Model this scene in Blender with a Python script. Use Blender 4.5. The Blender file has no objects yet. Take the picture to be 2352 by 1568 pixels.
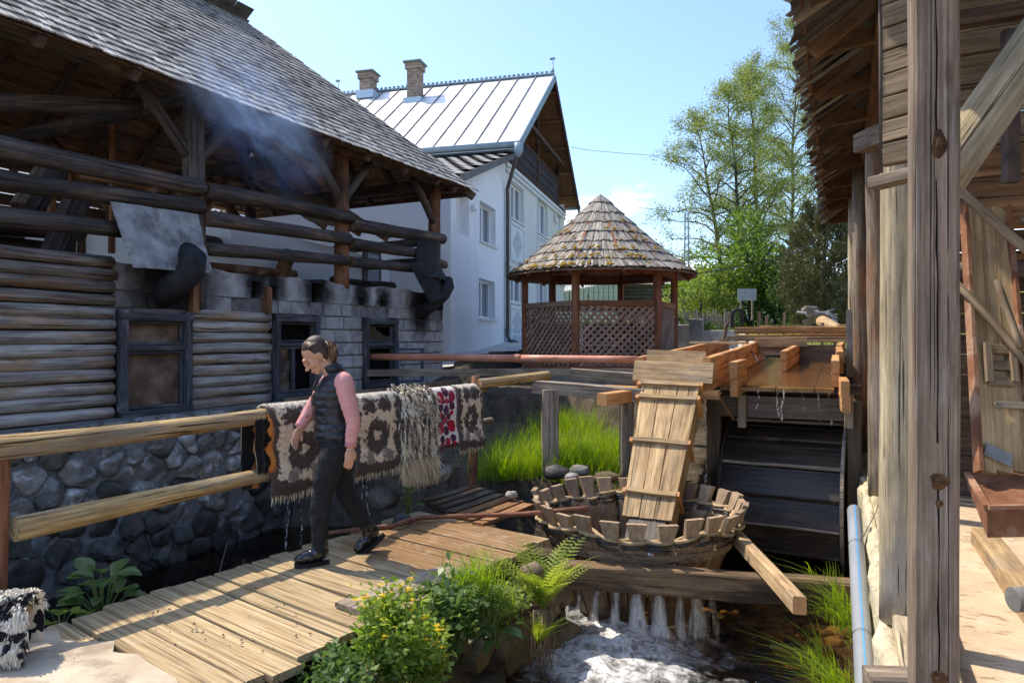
import bpy, math, random
import numpy as np
from mathutils import Vector, Matrix, noise
sc = bpy.context.scene
col = sc.collection
FPX, CU, HV, CZ = 1650.0, 1176.0, 778.0, 1.66
cam_d = bpy.data.cameras.new('camera')
cam = bpy.data.objects.new('camera', cam_d)
col.objects.link(cam)
cam.location = (0, 0, CZ)
cam.rotation_euler = (math.radians(90), 0, 0)
cam_d.sensor_width = 36
cam_d.lens = 36 * FPX / 2352
cam_d.shift_y = -(784 - HV) / 2352
cam_d.clip_start = 0.05
cam_d.clip_end = 3000
sc.camera = cam
SUN_EL = math.radians(57)
SUN_AZ = math.atan2(-0.86, 0.51)          # clockwise from +Y
wld = bpy.data.worlds.new('World')
sc.world = wld
wld.use_nodes = True
wn = wld.node_tree
wn.nodes.clear()
sky = wn.nodes.new('ShaderNodeTexSky')
sky.sky_type = 'NISHITA'
sky.sun_disc = False
sky.sun_elevation = SUN_EL
sky.sun_rotation = SUN_AZ
sky.air_density = 1.0
sky.dust_density = 1.3
sky.ozone_density = 5.0
tc = wn.nodes.new('ShaderNodeTexCoord')
sep = wn.nodes.new('ShaderNodeSeparateXYZ')
wn.links.new(tc.outputs['Generated'], sep.inputs[0])
mp = wn.nodes.new('ShaderNodeMapping')
mp.inputs['Scale'].default_value = (2.6, 2.6, 6.5)
mp.inputs['Location'].default_value = (0.35, 0.0, 0.3)
wn.links.new(tc.outputs['Generated'], mp.inputs[0])
nz = wn.nodes.new('ShaderNodeTexNoise')
nz.inputs['Scale'].default_value = 1.6
nz.inputs['Detail'].default_value = 9
nz.inputs['Roughness'].default_value = 0.55
wn.links.new(mp.outputs[0], nz.inputs[0])
thr = wn.nodes.new('ShaderNodeMapRange')     # fewer clouds higher up
thr.inputs['From Min'].default_value = 0.0
thr.inputs['From Max'].default_value = 0.34
thr.inputs['To Min'].default_value = 0.18
thr.inputs['To Max'].default_value = -0.30
wn.links.new(sep.outputs['Z'], thr.inputs['Value'])
ad = wn.nodes.new('ShaderNodeMath')
wn.links.new(nz.outputs[0], ad.inputs[0]); wn.links.new(thr.outputs[0], ad.inputs[1])
cr = wn.nodes.new('ShaderNodeMapRange')
cr.interpolation_type = 'SMOOTHSTEP'
cr.inputs['From Min'].default_value = 0.47
cr.inputs['From Max'].default_value = 0.62
wn.links.new(ad.outputs[0], cr.inputs['Value'])
mx = wn.nodes.new('ShaderNodeMix'); mx.data_type = 'RGBA'
wn.links.new(cr.outputs[0], mx.inputs[0])
wn.links.new(sky.outputs[0], mx.inputs[6])
mx.inputs[7].default_value = (7.5, 7.7, 8.1, 1)
bg = wn.nodes.new('ShaderNodeBackground')
bg.inputs['Strength'].default_value = 0.15
wn.links.new(mx.outputs[2], bg.inputs['Color'])
wo = wn.nodes.new('ShaderNodeOutputWorld')
wn.links.new(bg.outputs[0], wo.inputs['Surface'])
sun_d = bpy.data.lights.new('sun', 'SUN')
sun = bpy.data.objects.new('sun', sun_d)
col.objects.link(sun)
sun_d.energy = 2.55
sun_d.angle = math.radians(0.53)
sun_d.color = (1.0, 0.90, 0.75)
_ts = Vector((math.sin(SUN_AZ) * math.cos(SUN_EL), math.cos(SUN_AZ) * math.cos(SUN_EL), math.sin(SUN_EL)))
sun.rotation_euler = _ts.to_track_quat('Z', 'Y').to_euler()
sun.location = _ts * 30
vs = sc.view_settings
vs.view_transform = 'Standard'
vs.look = 'None'
vs.gamma = 1.0
vs.exposure = 1.1
vs.use_curve_mapping = False
cy = sc.cycles
cy.use_denoising = True
cy.max_bounces = 10
cy.diffuse_bounces = 6
cy.glossy_bounces = 3
cy.transmission_bounces = 4
cy.transparent_max_bounces = 12
cy.volume_bounces = 1
cy.caustics_reflective = False
cy.caustics_refractive = False
cy.sample_clamp_indirect = 8
random.seed(7)
RND = random.Random(11)
FR = Matrix.Identity(4)
MAT_OF = {}
def set_frame(m=None):
    global FR
    FR = m.copy() if m is not None else Matrix.Identity(4)
def P(u, v, Y):
    return Vector(((u - CU) / FPX * Y, Y, CZ - (v - HV) / FPX * Y))
def PZ(u, v, z):
    return P(u, v, (CZ - z) * FPX / (v - HV))
def place(o, parent, Mw):
    MAT_OF[o] = Mw
    if parent is not None:
        o.parent = parent
        o.matrix_basis = MAT_OF[parent].inverted() @ Mw
    else:
        o.matrix_basis = Mw
def tag(o, label=None, cat=None, group=None, kind=None):
    if label: o['label'] = label
    if cat: o['category'] = cat
    if group: o['group'] = group
    if kind: o['kind'] = kind
    return o
def thing(name, label, cat, M=None, group=None, kind=None):
    o = bpy.data.objects.new(name, None)
    col.objects.link(o)
    o.empty_display_size = 0.1
    place(o, None, M if M is not None else FR.copy())
    return tag(o, label, cat, group, kind)
def mkmesh(name, V, F, mats, smooth=False, mi=None):
    me = bpy.data.meshes.new(name)
    me.from_pydata([tuple(v) for v in V], [], F)
    if not isinstance(mats, (list, tuple)): mats = [mats]
    for m in mats: me.materials.append(m)
    if mi is not None: me.polygons.foreach_set('material_index', mi)
    if smooth: me.polygons.foreach_set('use_smooth', [True] * len(me.polygons))
    me.update()
    return me
def mk(name, V, F, mats, parent=None, M=None, smooth=False, mi=None, fr=None):
    me = mkmesh(name, V, F, mats, smooth, mi)
    o = bpy.data.objects.new(name, me)
    col.objects.link(o)
    place(o, parent, (FR if fr is None else fr) @ (M if M is not None else Matrix.Identity(4)))
    return o
def mkn(name, V, F, mats, parent=None, M=None, smooth=False, mi=None):
    """big meshes from numpy: F is an (n,k) int array"""
    me = bpy.data.meshes.new(name)
    nf, k = F.shape
    me.vertices.add(len(V)); me.vertices.foreach_set('co', np.asarray(V, dtype=np.float32).ravel())
    me.loops.add(nf * k); me.loops.foreach_set('vertex_index', F.astype(np.int32).ravel())
    me.polygons.add(nf)
    me.polygons.foreach_set('loop_start', np.arange(0, nf * k, k, dtype=np.int32))
    if smooth: me.polygons.foreach_set('use_smooth', np.ones(nf, dtype=bool))
    if not isinstance(mats, (list, tuple)): mats = [mats]
    for m in mats: me.materials.append(m)
    if mi is not None: me.polygons.foreach_set('material_index', np.asarray(mi, dtype=np.int32))
    me.update(calc_edges=True); me.validate()
    o = bpy.data.objects.new(name, me)
    col.objects.link(o)
    place(o, parent, FR @ (M if M is not None else Matrix.Identity(4)))
    return o
def axis(p0, p1, up=(0, 0, 1), roll=0.0):
    """matrix with X along p0->p1, Z near up, origin p0"""
    p0 = Vector(p0); p1 = Vector(p1)
    x = (p1 - p0).normalized()
    up = Vector(up)
    if abs(x.dot(up)) > 0.98: up = Vector((0, 1, 0))
    y = up.cross(x).normalized(); z = x.cross(y)
    M = Matrix((x, y, z)).transposed().to_4x4()
    M.translation = p0
    if roll: M = M @ Matrix.Rotation(roll, 4, 'X')
    return M
def beam_geo(L, w, h, c=None, ns=1, amp=0.0, w1=None, h1=None, rng=RND):
    """chamfered bar along X from 0 to L"""
    if c is None: c = min(w, h) * 0.07
    V = []; F = []; mi = []
    for i in range(ns + 1):
        t = i / ns
        ww = w + ((w1 if w1 is not None else w) - w) * t
        hh = h + ((h1 if h1 is not None else h) - h) * t
        a, b = ww / 2, hh / 2
        oy = rng.uniform(-amp, amp); oz = rng.uniform(-amp, amp)
        for (y, z) in ((a - c, -b), (a, -b + c), (a, b - c), (a - c, b), (-a + c, b), (-a, b - c), (-a, -b + c), (-a + c, -b)):
            V.append((L * t, y + oy + rng.uniform(-amp, amp) * .4, z + oz + rng.uniform(-amp, amp) * .4))
    for i in range(ns):
        for k in range(8):
            k2 = (k + 1) % 8
            F.append((i * 8 + k, i * 8 + k2, i * 8 + 8 + k2, i * 8 + 8 + k)); mi.append(0)
    F.append(tuple(range(7, -1, -1))); mi.append(1)
    F.append(tuple(ns * 8 + k for k in range(8))); mi.append(1)
    return V, F, mi
def beam(name, p0, p1, w, h, mat, parent=None, up=(0, 0, 1), c=None, ns=1, amp=0.0, roll=0.0, end=None, w1=None, h1=None):
    L = (Vector(p1) - Vector(p0)).length
    V, F, mi = beam_geo(L, w, h, c, ns, amp, w1, h1)
    return mk(name, V, F, [mat, end or mat], parent, axis(p0, p1, up, roll), mi=mi)
def log_geo(L, r0, r1, nr=10, ns=6, amp=0.06, bend=0.0, rng=RND, flat=0.0):
    V = []; F = []; mi = []
    ph = rng.uniform(0, 50); b1 = rng.uniform(-bend, bend); b2 = rng.uniform(-bend, bend)
    for i in range(ns + 1):
        t = i / ns
        r = r0 + (r1 - r0) * t
        cy_, cz_ = b1 * math.sin(math.pi * t), b2 * math.sin(math.pi * t)
        for k in range(nr):
            a = 2 * math.pi * k / nr
            rr = r * (1 + amp * 2 * noise.noise((t * L * 1.6 + ph, math.cos(a) * .9, math.sin(a) * .9)))
            V.append((L * t, cy_ + math.cos(a) * rr, cz_ + math.sin(a) * rr))
    for i in range(ns):
        for k in range(nr):
            k2 = (k + 1) % nr
            F.append((i * nr + k, i * nr + k2, i * nr + nr + k2, i * nr + nr + k)); mi.append(0)
    F.append(tuple(range(nr - 1, -1, -1))); mi.append(1)
    F.append(tuple(ns * nr + k for k in range(nr))); mi.append(1)
    return V, F, mi
def logp(name, p0, p1, r0, mat, parent=None, r1=None, nr=10, ns=6, amp=0.06, bend=0.0, end=None):
    L = (Vector(p1) - Vector(p0)).length
    V, F, mi = log_geo(L, r0, r1 if r1 is not None else r0, nr, ns, amp, bend)
    o = mk(name, V, F, [mat, end or mat], parent, axis(p0, p1, roll=RND.uniform(0, 6)), mi=mi)
    sm = [True] * (len(F) - 2) + [False, False]
    o.data.polygons.foreach_set('use_smooth', sm)
    return o
def tube_geo(pts, rad, nr=6, cap=True):
    """tube along a polyline; rad scalar or list"""
    pts = [Vector(p) for p in pts]; n = len(pts)
    if not isinstance(rad, (list, tuple)): rad = [rad] * n
    V = []; F = []
    prev = None
    for i, p in enumerate(pts):
        d = (pts[min(i + 1, n - 1)] - pts[max(i - 1, 0)]).normalized()
        a = prev if prev is not None else (Vector((0, 0, 1)) if abs(d.z) < .9 else Vector((1, 0, 0)))
        x = (a - d * a.dot(d)).normalized(); prev = x
        y = d.cross(x)
        for k in range(nr):
            an = 2 * math.pi * k / nr
            V.append(p + (x * math.cos(an) + y * math.sin(an)) * rad[i])
    for i in range(n - 1):
        for k in range(nr):
            k2 = (k + 1) % nr
            F.append((i * nr + k, i * nr + k2, i * nr + nr + k2, i * nr + nr + k))
    if cap:
        F.append(tuple(range(nr - 1, -1, -1))); F.append(tuple((n - 1) * nr + k for k in range(nr)))
    return V, F
def tube(name, pts, rad, mat, parent=None, nr=6, smooth=True):
    pts = [Vector(p) for p in pts]
    o0 = pts[0].copy()
    V, F = tube_geo([p - o0 for p in pts], rad, nr)
    return mk(name, V, F, mat, parent, Matrix.Translation(o0), smooth=smooth)
class MB:
    """collects pieces into ONE mesh"""
    def __init__(s): s.V = []; s.F = []; s.mi = []
    def add(s, V, F, M=None, mi=0):
        o = len(s.V)
        s.V += [tuple(M @ Vector(v)) for v in V] if M is not None else [tuple(v) for v in V]
        s.F += [tuple(i + o for i in f) for f in F]
        s.mi += (list(mi) if isinstance(mi, (list, tuple)) else [mi] * len(F))
    def beam(s, p0, p1, w, h, mi=0, up=(0, 0, 1), **kw):
        V, F, _ = beam_geo((Vector(p1) - Vector(p0)).length, w, h, **kw)
        s.add(V, F, axis(p0, p1, up), mi)
    def build(s, name, mats, parent=None, M=None, smooth=False):
        return mk(name, s.V, s.F, mats, parent, M, smooth, s.mi)
def box_geo(x0, x1, y0, y1, z0, z1):
    V = [(x0, y0, z0), (x1, y0, z0), (x1, y1, z0), (x0, y1, z0), (x0, y0, z1), (x1, y0, z1), (x1, y1, z1), (x0, y1, z1)]
    F = [(3, 2, 1, 0), (4, 5, 6, 7), (0, 1, 5, 4), (1, 2, 6, 5), (2, 3, 7, 6), (3, 0, 4, 7)]
    return V, F
def box(name, x0, x1, y0, y1, z0, z1, mat, parent=None, smooth=False):
    c = Vector(((x0 + x1) / 2, (y0 + y1) / 2, (z0 + z1) / 2))
    V, F = box_geo(x0 - c.x, x1 - c.x, y0 - c.y, y1 - c.y, z0 - c.z, z1 - c.z)
    return mk(name, V, F, mat, parent, Matrix.Translation(c))
def frame2(ox, oy, dx, dy, oz=0.0):
    """frame with local x along (dx,dy)"""
    a = math.atan2(dy, dx)
    return Matrix.Translation((ox, oy, oz)) @ Matrix.Rotation(a, 4, 'Z')
class NT:
    def __init__(s, name):
        s.m = bpy.data.materials.new(name); s.m.use_nodes = True
        s.t = s.m.node_tree; s.t.nodes.clear()
    def n(s, typ, ins=None, **props):
        nd = s.t.nodes.new('ShaderNode' + typ)
        for k, v in props.items(): setattr(nd, k, v)
        for k, v in (ins or {}).items():
            sock = nd.inputs[k]
            if hasattr(v, 'links') or isinstance(v, bpy.types.NodeSocket): s.t.links.new(v, sock)
            else:
                if isinstance(v, (list, tuple)) and sock.type == 'RGBA' and len(v) == 3: v = (*v, 1)
                sock.default_value = v
        return nd
    def math(s, op, a, b=0.5, clamp=False):
        return s.n('Math', {0: a, 1: b}, operation=op, use_clamp=clamp).outputs[0]
    def mix(s, f, a, b, blend='MIX'):
        return s.n('Mix', {0: f, 6: a, 7: b}, data_type='RGBA', blend_type=blend).outputs[2]
    def noise(s, vec, scale=5, detail=4, rough=.55, dist=0.0):
        return s.n('TexNoise', {'Vector': vec, 'Scale': scale, 'Detail': detail, 'Roughness': rough, 'Distortion': dist}).outputs[0]
    def map(s, vec, scale=(1, 1, 1), loc=(0, 0, 0)):
        return s.n('Mapping', {'Vector': vec, 'Scale': scale, 'Location': loc}).outputs[0]
    def ramp(s, fac, stops):
        nd = s.n('ValToRGB', {0: fac}); e = nd.color_ramp.elements
        while len(e) > 1: e.remove(e[-1])
        e[0].position = stops[0][0]; e[0].color = (*stops[0][1], 1)
        for p, c in stops[1:]:
            x = e.new(p); x.color = (*c, 1)
        return nd.outputs[0]
    def rng(s, v, a, b, c=0.0, d=1.0, smooth=True):
        return s.n('MapRange', {'Value': v, 'From Min': a, 'From Max': b, 'To Min': c, 'To Max': d}, interpolation_type='SMOOTHSTEP' if smooth else 'LINEAR').outputs[0]
    def objco(s, rand=True):
        tcn = s.n('TexCoord'); oi = s.n('ObjectInfo')
        v = tcn.outputs['Object']
        if rand:
            r = s.math('MULTIPLY', oi.outputs['Random'], 91.7)
            v = s.n('VectorMath', {0: v, 1: s.n('CombineXYZ', {0: r, 1: r, 2: r}).outputs[0]}, operation='ADD').outputs[0]
        return v, oi.outputs['Random']
    def vary(s, colr, rand, amt):
        k = s.rng(rand, 0, 1, 1 - amt, 1 + amt, False)
        return s.n('HueSaturation', {'Value': k, 'Color': colr}).outputs[0]
    def bump(s, h, strength=.3, dist=.02):
        return s.n('Bump', {'Height': h, 'Strength': strength, 'Distance': dist}).outputs[0]
    def out(s, surf, vol=None):
        o = s.n('OutputMaterial')
        if surf is not None: s.t.links.new(surf, o.inputs['Surface'])
        if vol is not None: s.t.links.new(vol, o.inputs['Volume'])
        return s.m
    def bsdf(s, colr, rough=.8, normal=None, spec=.3, metal=0.0, **kw):
        ins = {'Base Color': colr, 'Roughness': rough, 'Specular IOR Level': spec, 'Metallic': metal}
        if normal is not None: ins['Normal'] = normal
        ins.update(kw)
        return s.n('BsdfPrincipled', ins).outputs[0]
def surf(name, stops, scale=(6, 6, 6), nscale=1.0, detail=6, rough=.85, bump=.3, bscale=(20, 20, 20), bdist=.01,
         var=.12, stain=None, spec=.25, metal=0.0, crack=None, knots=False, dist=0.0):
    n = NT(name)
    v, r = n.objco()
    f = n.noise(n.map(v, scale), nscale, detail, .6, dist)
    c = n.ramp(f, stops)
    if stain:
        rgb, amt, ss, lo, hi = stain
        f2 = n.noise(n.map(v, ss if isinstance(ss, tuple) else (ss, ss, ss)), 1.0, 5, .6, .4)
        c = n.mix(n.math('MULTIPLY', n.rng(f2, lo, hi), amt), c, rgb)
    b = n.noise(n.map(v, bscale), 1.0, 5, .65)
    if crack: c = n.n('HueSaturation', {'Value': n.rng(n.noise(n.map(v, (2.2, 9, 9)), 1.0, 6, .68), .3, .7, .66, 1.26), 'Color': c}).outputs[0]
    if crack:
        rgb, cs = crack
        f3 = n.noise(n.map(v, cs), 1.0, 3, .5, .6)
        ck = n.rng(f3, .335, .375, 1, 0)
        c = n.mix(n.math('MULTIPLY', ck, .85), c, rgb)
        b = n.math('SUBTRACT', b, n.math('MULTIPLY', ck, .8))
    if knots:
        kv = n.n('TexVoronoi', {'Vector': n.map(v, (1.7, 5.5, 5.5)), 'Scale': 1.0, 'Randomness': 1.0}, feature='F1').outputs[0]
        kk = n.rng(kv, .04, .12, 1, 0)
        c = n.mix(n.math('MULTIPLY', kk, .6), c, (.09, .055, .03))
    c = n.vary(c, r, var)
    return n.out(n.bsdf(c, rough, n.bump(b, bump, bdist), spec, metal))
GR = (1.5, 42, 42)      # grain along local X
GB = (3, 90, 90)
def wood(name, a, b, rough=.82, var=.14, bump=.45, stain=None, crack=(.03, .02, .015), knots=True, bdist=.006, gs=GR, spec=.25, cs=(.8, 62, 62)):
    mid = tuple((x + y) / 2 for x, y in zip(a, b))
    b = tuple(x * .92 for x in b)
    return surf(name, [(.32, b), (.5, mid), (.68, a)], gs, 1, 9, rough, bump, GB, bdist, var, stain, spec,
                crack=(crack, cs) if crack else None, knots=knots)
M = {}
M['deck'] = None
M['rail'] = wood('rail_wood', (.63, .45, .21), (.31, .185, .075), bump=.9, bdist=.012, stain=((.27, .245, .215), .75, (.8, 4, 4), .48, .64))
M['rail_dark'] = wood('dark_rail_wood', (.16, .10, .06), (.07, .045, .03))
M['new'] = wood('fresh_timber', (.62, .33, .13), (.40, .18, .065), var=.13, stain=((.62, .43, .22), .5, (1.2, 5, 5), .48, .68))
M['newend'] = surf('fresh_end_grain', [(.3, (.42, .20, .08)), (.7, (.60, .34, .16))], (30, 30, 30), var=.1)
M['pale'] = wood('pale_board', (.58, .41, .22), (.34, .215, .105), var=.18, stain=((.33, .27, .20), .7, (1.5, 4, 4), .5, .7))
M['greyw'] = wood('weathered_timber', (.38, .31, .23), (.17, .125, .09), stain=((.10, .075, .055), .7, (1.5, 4, 4), .52, .7))
M['wet'] = wood('wet_timber', (.13, .085, .05), (.04, .027, .018), rough=.35, spec=.5, knots=False)
M['stave'] = wood('stave_wood', (.42, .30, .19), (.20, .135, .085), var=.2, stain=((.10, .075, .055), .7, (3, 6, 6), .5, .68), knots=False)
M['stave_dark'] = wood('sodden_stave_wood', (.16, .105, .07), (.05, .035, .025), var=.25, rough=.55, knots=False)
M['wheel'] = wood('wheel_wood', (.075, .058, .042), (.018, .014, .011), rough=.38, spec=.5, knots=False, stain=((.22, .15, .08), .6, (2, 3, 3), .58, .75))
M['wheel_edge'] = wood('wheel_edge_wood', (.40, .36, .30), (.18, .15, .12), knots=False)  # pale tone puts the wet highlight of the edges into the colour
M['char'] = wood('charred_log', (.14, .115, .10), (.03, .025, .022), var=.25, bump=.8, bdist=.012, stain=((.23, .15, .10), .7, (1.1, 3, 3), .52, .70))
M['charpost'] = wood('brown_post', (.38, .18, .085), (.14, .07, .04), var=.1, stain=((.035, .025, .02), .85, (.9, 2, 2), .45, .65))
M['charend'] = surf('charred_end', [(.3, (.05, .035, .025)), (.7, (.20, .12, .07))], (20, 20, 20))
M['logwall'] = wood('grey_log', (.58, .53, .475), (.24, .20, .165), var=.16, bump=.8, bdist=.012, stain=((.42, .27, .15), .75, (.9, 3, 3), .48, .62), gs=(1.0, 34, 34))
M['logburnt'] = wood('scorched_log', (.36, .30, .25), (.06, .045, .038), var=.2, stain=((.30, .15, .07), .75, (1.0, 3, 3), .54, .68))
M['frame'] = wood('charred_frame', (.115, .12, .135), (.028, .028, .032), var=.15, knots=False, stain=((.25, .24, .23), .6, (2, 8, 8), .55, .7))
M['under'] = wood('roof_underside', (.36, .23, .14), (.13, .085, .055), var=.3, knots=False)
M['rafter'] = wood('dark_rafter', (.17, .115, .078), (.06, .042, .03), var=.15)
M['shingle'] = wood('grey_shingle', (.52, .49, .43), (.25, .225, .19), var=.32, gs=(2.5, 40, 40), knots=False, rough=.7)
M['shingle_b'] = wood('dark_shingle', (.22, .20, .18), (.09, .08, .075), var=.3, gs=(2.5, 40, 40), knots=False)
M['red'] = wood('stained_red_timber', (.34, .15, .08), (.19, .075, .04), var=.12, knots=False)
M['slat'] = wood('lattice_slat', (.48, .33, .24), (.28, .17, .115), var=.12, knots=False, stain=((.48, .38, .30), .5, (3, 9, 9), .5, .7))
M['millpost'] = wood('old_square_post', (.34, .255, .185), (.17, .12, .083), gs=(1.6, 80, 80), cs=(.5, 95, 95), var=.02, bump=.7, bdist=.012, stain=((.40, .375, .34), .4, (3, 40, 40), .54, .64), crack=(.012, .009, .007))
M['millround'] = wood('barked_round_post', (.62, .52, .34), (.34, .26, .155), var=.08, bump=.9, bdist=.012, gs=(.9, 30, 30), stain=((.34, .30, .26), .8, (.7, 3, 3), .47, .62))
M['millgrey'] = wood('half_grey_post', (.36, .30, .22), (.17, .12, .08), var=.1, stain=((.28, .13, .06), .7, (.8, 2.5, 2.5), .5, .65))
M['millin'] = wood('inner_board', (.33, .25, .16), (.18, .125, .075), var=.16, stain=((.10, .065, .04), .6, (1, 3, 3), .5, .68))
M['millred'] = wood('reddish_board', (.36, .19, .085), (.17, .08, .035), var=.18)
M['stick'] = wood('stripped_stick', (.34, .15, .085), (.16, .065, .04), knots=False)
M['lookout'] = wood('lookout_wood', (.27, .16, .09), (.13, .075, .042), var=.2)
M['concrete'] = surf('concrete', [(.3, (.20, .19, .175)), (.7, (.36, .34, .31))], (4, 4, 4), rough=.95, bump=.5, bscale=(45, 45, 45), stain=((.10, .095, .09), .5, 2.0, .5, .7))
M['path'] = surf('path_concrete', [(.3, (.46, .36, .25)), (.7, (.62, .52, .38))], (5, 5, 5), rough=.95, bump=.5, bscale=(60, 60, 60), stain=((.26, .20, .14), .7, 3.5, .48, .66), var=0)
M['floor'] = surf('mill_floor_concrete', [(.3, (.50, .38, .25)), (.7, (.66, .53, .37))], (4, 4, 4), rough=.95, bump=.4, bscale=(60, 60, 60), stain=((.25, .15, .08), .75, (9, 26, 9), .56, .66), var=0)
M['plaster'] = surf('whitewashed_plaster', [(.3, (.44, .38, .25)), (.7, (.64, .57, .41))], (7, 7, 7), rough=.95, bump=.9, bscale=(22, 22, 22), bdist=.03, stain=((.48, .40, .10), .55, 2.5, .58, .75))
M['mortar'] = surf('rubble_mortar', [(.3, (.15, .145, .14)), (.7, (.30, .29, .275))], (9, 9, 9), rough=1, bump=1, bscale=(30, 30, 30), bdist=.04)
M['stone'] = surf('basalt_stone', [(.28, (.12, .105, .09)), (.50, (.23, .21, .185)), (.74, (.40, .37, .33))], (5, 5, 5), rough=.85, bump=.8, bscale=(26, 26, 26), bdist=.02, var=.4, stain=((.50, .485, .47), .85, 7, .52, .64))
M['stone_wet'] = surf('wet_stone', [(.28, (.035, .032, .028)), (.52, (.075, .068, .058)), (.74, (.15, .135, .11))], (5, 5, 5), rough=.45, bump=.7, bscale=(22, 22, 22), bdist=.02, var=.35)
M['stone_tan'] = surf('earthy_stone', [(.28, (.085, .06, .038)), (.52, (.17, .125, .08)), (.74, (.30, .25, .18))], (4, 4, 4), rough=.9, bump=.8, bscale=(22, 22, 22), bdist=.02, var=.3, stain=((.11, .12, .028), .8, 3, .5, .68))
M['earth'] = surf('bank_earth', [(.3, (.055, .04, .026)), (.7, (.14, .105, .07))], (6, 6, 6), rough=1, bump=1, bscale=(25, 25, 25), bdist=.04)
M['tin'] = surf('galvanised_sheet', [(.3, (.20, .20, .195)), (.7, (.46, .455, .44))], (5, 5, 5), rough=.6, bump=.5, bscale=(6, 6, 6), bdist=.02, metal=.25, spec=.4, stain=((.10, .09, .08), .75, 3, .48, .66))
M['tinblack'] = surf('sooty_sheet', [(.3, (.016, .017, .019)), (.7, (.045, .045, .046))], (5, 5, 5), rough=.8, bump=.3, bscale=(5, 5, 5), bdist=.02, spec=.2)
M['black'] = surf('black_soot', [(.3, (.006, .006, .006)), (.7, (.014, .013, .013))], (5, 5, 5), rough=1, spec=.05)  # soot at the smoke holes; elsewhere shade of openings put into black
M['stucco'] = surf('white_stucco', [(.3, (.82, .83, .83)), (.7, (.87, .88, .88))], (1.5, 1.5, 1.5), rough=.95, bump=.12, bscale=(70, 70, 70), var=0, stain=((.55, .58, .60), .3, (1, 1, .3), .5, .75))
M['cream'] = surf('cream_stucco', [(.3, (.66, .62, .50)), (.7, (.74, .70, .58))], (1.5, 1.5, 1.5), rough=.95, bump=.15, bscale=(70, 70, 70), var=.02)
M['ivory'] = surf('relief_stucco', [(.3, (.66, .68, .66)), (.7, (.74, .755, .73))], (2, 2, 2), rough=.95, bump=.15, bscale=(60, 60, 60), var=.02)
M['zinc'] = surf('pale_sheet_roof', [(.3, (.60, .62, .63)), (.7, (.76, .77, .77))], (1.2, .5, 1.2), rough=.42, bump=.08, bscale=(2, 2, 2), bdist=.02, metal=.35, spec=.5, stain=((.55, .5, .42), .5, 1.4, .6, .75), var=.04)
M['zincseam'] = surf('seam_metal', [(.3, (.16, .14, .12)), (.7, (.26, .22, .19))], (5, 5, 5), rough=.6)
M['bluegrey'] = surf('painted_gutter', [(.3, (.20, .27, .31)), (.7, (.30, .37, .41))], (5, 5, 5), rough=.5, spec=.4)
M['darkpipe'] = surf('dark_downpipe', [(.3, (.055, .05, .048)), (.7, (.11, .095, .085))], (5, 5, 5), rough=.5, spec=.4)
M['brick'] = surf('chimney_brick', [(.3, (.30, .22, .16)), (.7, (.42, .33, .25))], (6, 6, 6), rough=.95, var=.22)
M['brickmortar'] = surf('brick_mortar', [(.3, (.17, .14, .12)), (.7, (.25, .21, .18))], (6, 6, 6), rough=.95)
M['darkwood'] = wood('gable_boarding', (.105, .052, .032), (.042, .022, .015), var=.2, knots=False)
M['gablelight'] = wood('gable_rafter_wood', (.30, .16, .08), (.16, .08, .04), var=.2, knots=False)
M['pvc'] = surf('white_window_frame', [(.3, (.78, .79, .79)), (.7, (.84, .85, .85))], (3, 3, 3), rough=.4, spec=.4, bump=0)
M['rust'] = surf('rusty_steel', [(.28, (.13, .055, .03)), (.55, (.27, .12, .06)), (.75, (.42, .26, .17))], (6, 6, 6), rough=.8, bump=.5, bscale=(40, 40, 40), stain=((.52, .36, .26), .7, 3, .5, .68))
M['iron'] = surf('old_iron', [(.3, (.05, .04, .035)), (.7, (.14, .10, .08))], (9, 9, 9), rough=.7, spec=.4)
M['greypipe'] = surf('grey_plastic_pipe', [(.3, (.25, .265, .275)), (.7, (.31, .325, .335))], (3, 3, 3), rough=.38, spec=.5, bump=.03, var=0)
M['bluestripe'] = surf('blue_stripe', [(.3, (.10, .33, .62)), (.7, (.13, .38, .68))], (3, 3, 3), rough=.4, var=0, bump=0)
M['orangepipe'] = surf('orange_drain_pipe', [(.3, (.55, .20, .11)), (.6, (.70, .30, .19)), (.8, (.74, .46, .36))], (3, 5, 5), rough=.42, spec=.45, bump=.05, stain=((.07, .035, .03), .7, (3, 12, 12), .60, .70))
M['wire'] = surf('black_cable', [(.3, (.03, .03, .03)), (.7, (.05, .05, .05))], (5, 5, 5), rough=.6)
M['lampgrey'] = surf('painted_steel_lattice', [(.3, (.30, .33, .34)), (.7, (.42, .45, .45))], (5, 5, 5), rough=.7)
M['moss'] = surf('moss', [(.3, (.26, .14, .015)), (.5, (.42, .25, .04)), (.75, (.28, .22, .04))], (30, 30, 30), rough=1, bump=1, bscale=(80, 80, 80), var=.3)
LOGF = frame2(-1.317, 13.75, .451, .893)             # burnt log building: x along its front wall, y inwards
MILLF = frame2(0, 0, .908, -.418)                    # mill and flume: x to the right, y away along the mill wall
HOUSEF = frame2(-.32, 19.13, .26, .965)              # white house: x along its gable front, y inwards
DECKF = frame2(-2.30, 3.06, .533, .846)              # boardwalk: x along it, y to the left (towards the ditch)
DECKF = frame2(0, 0, .533, .846)
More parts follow.
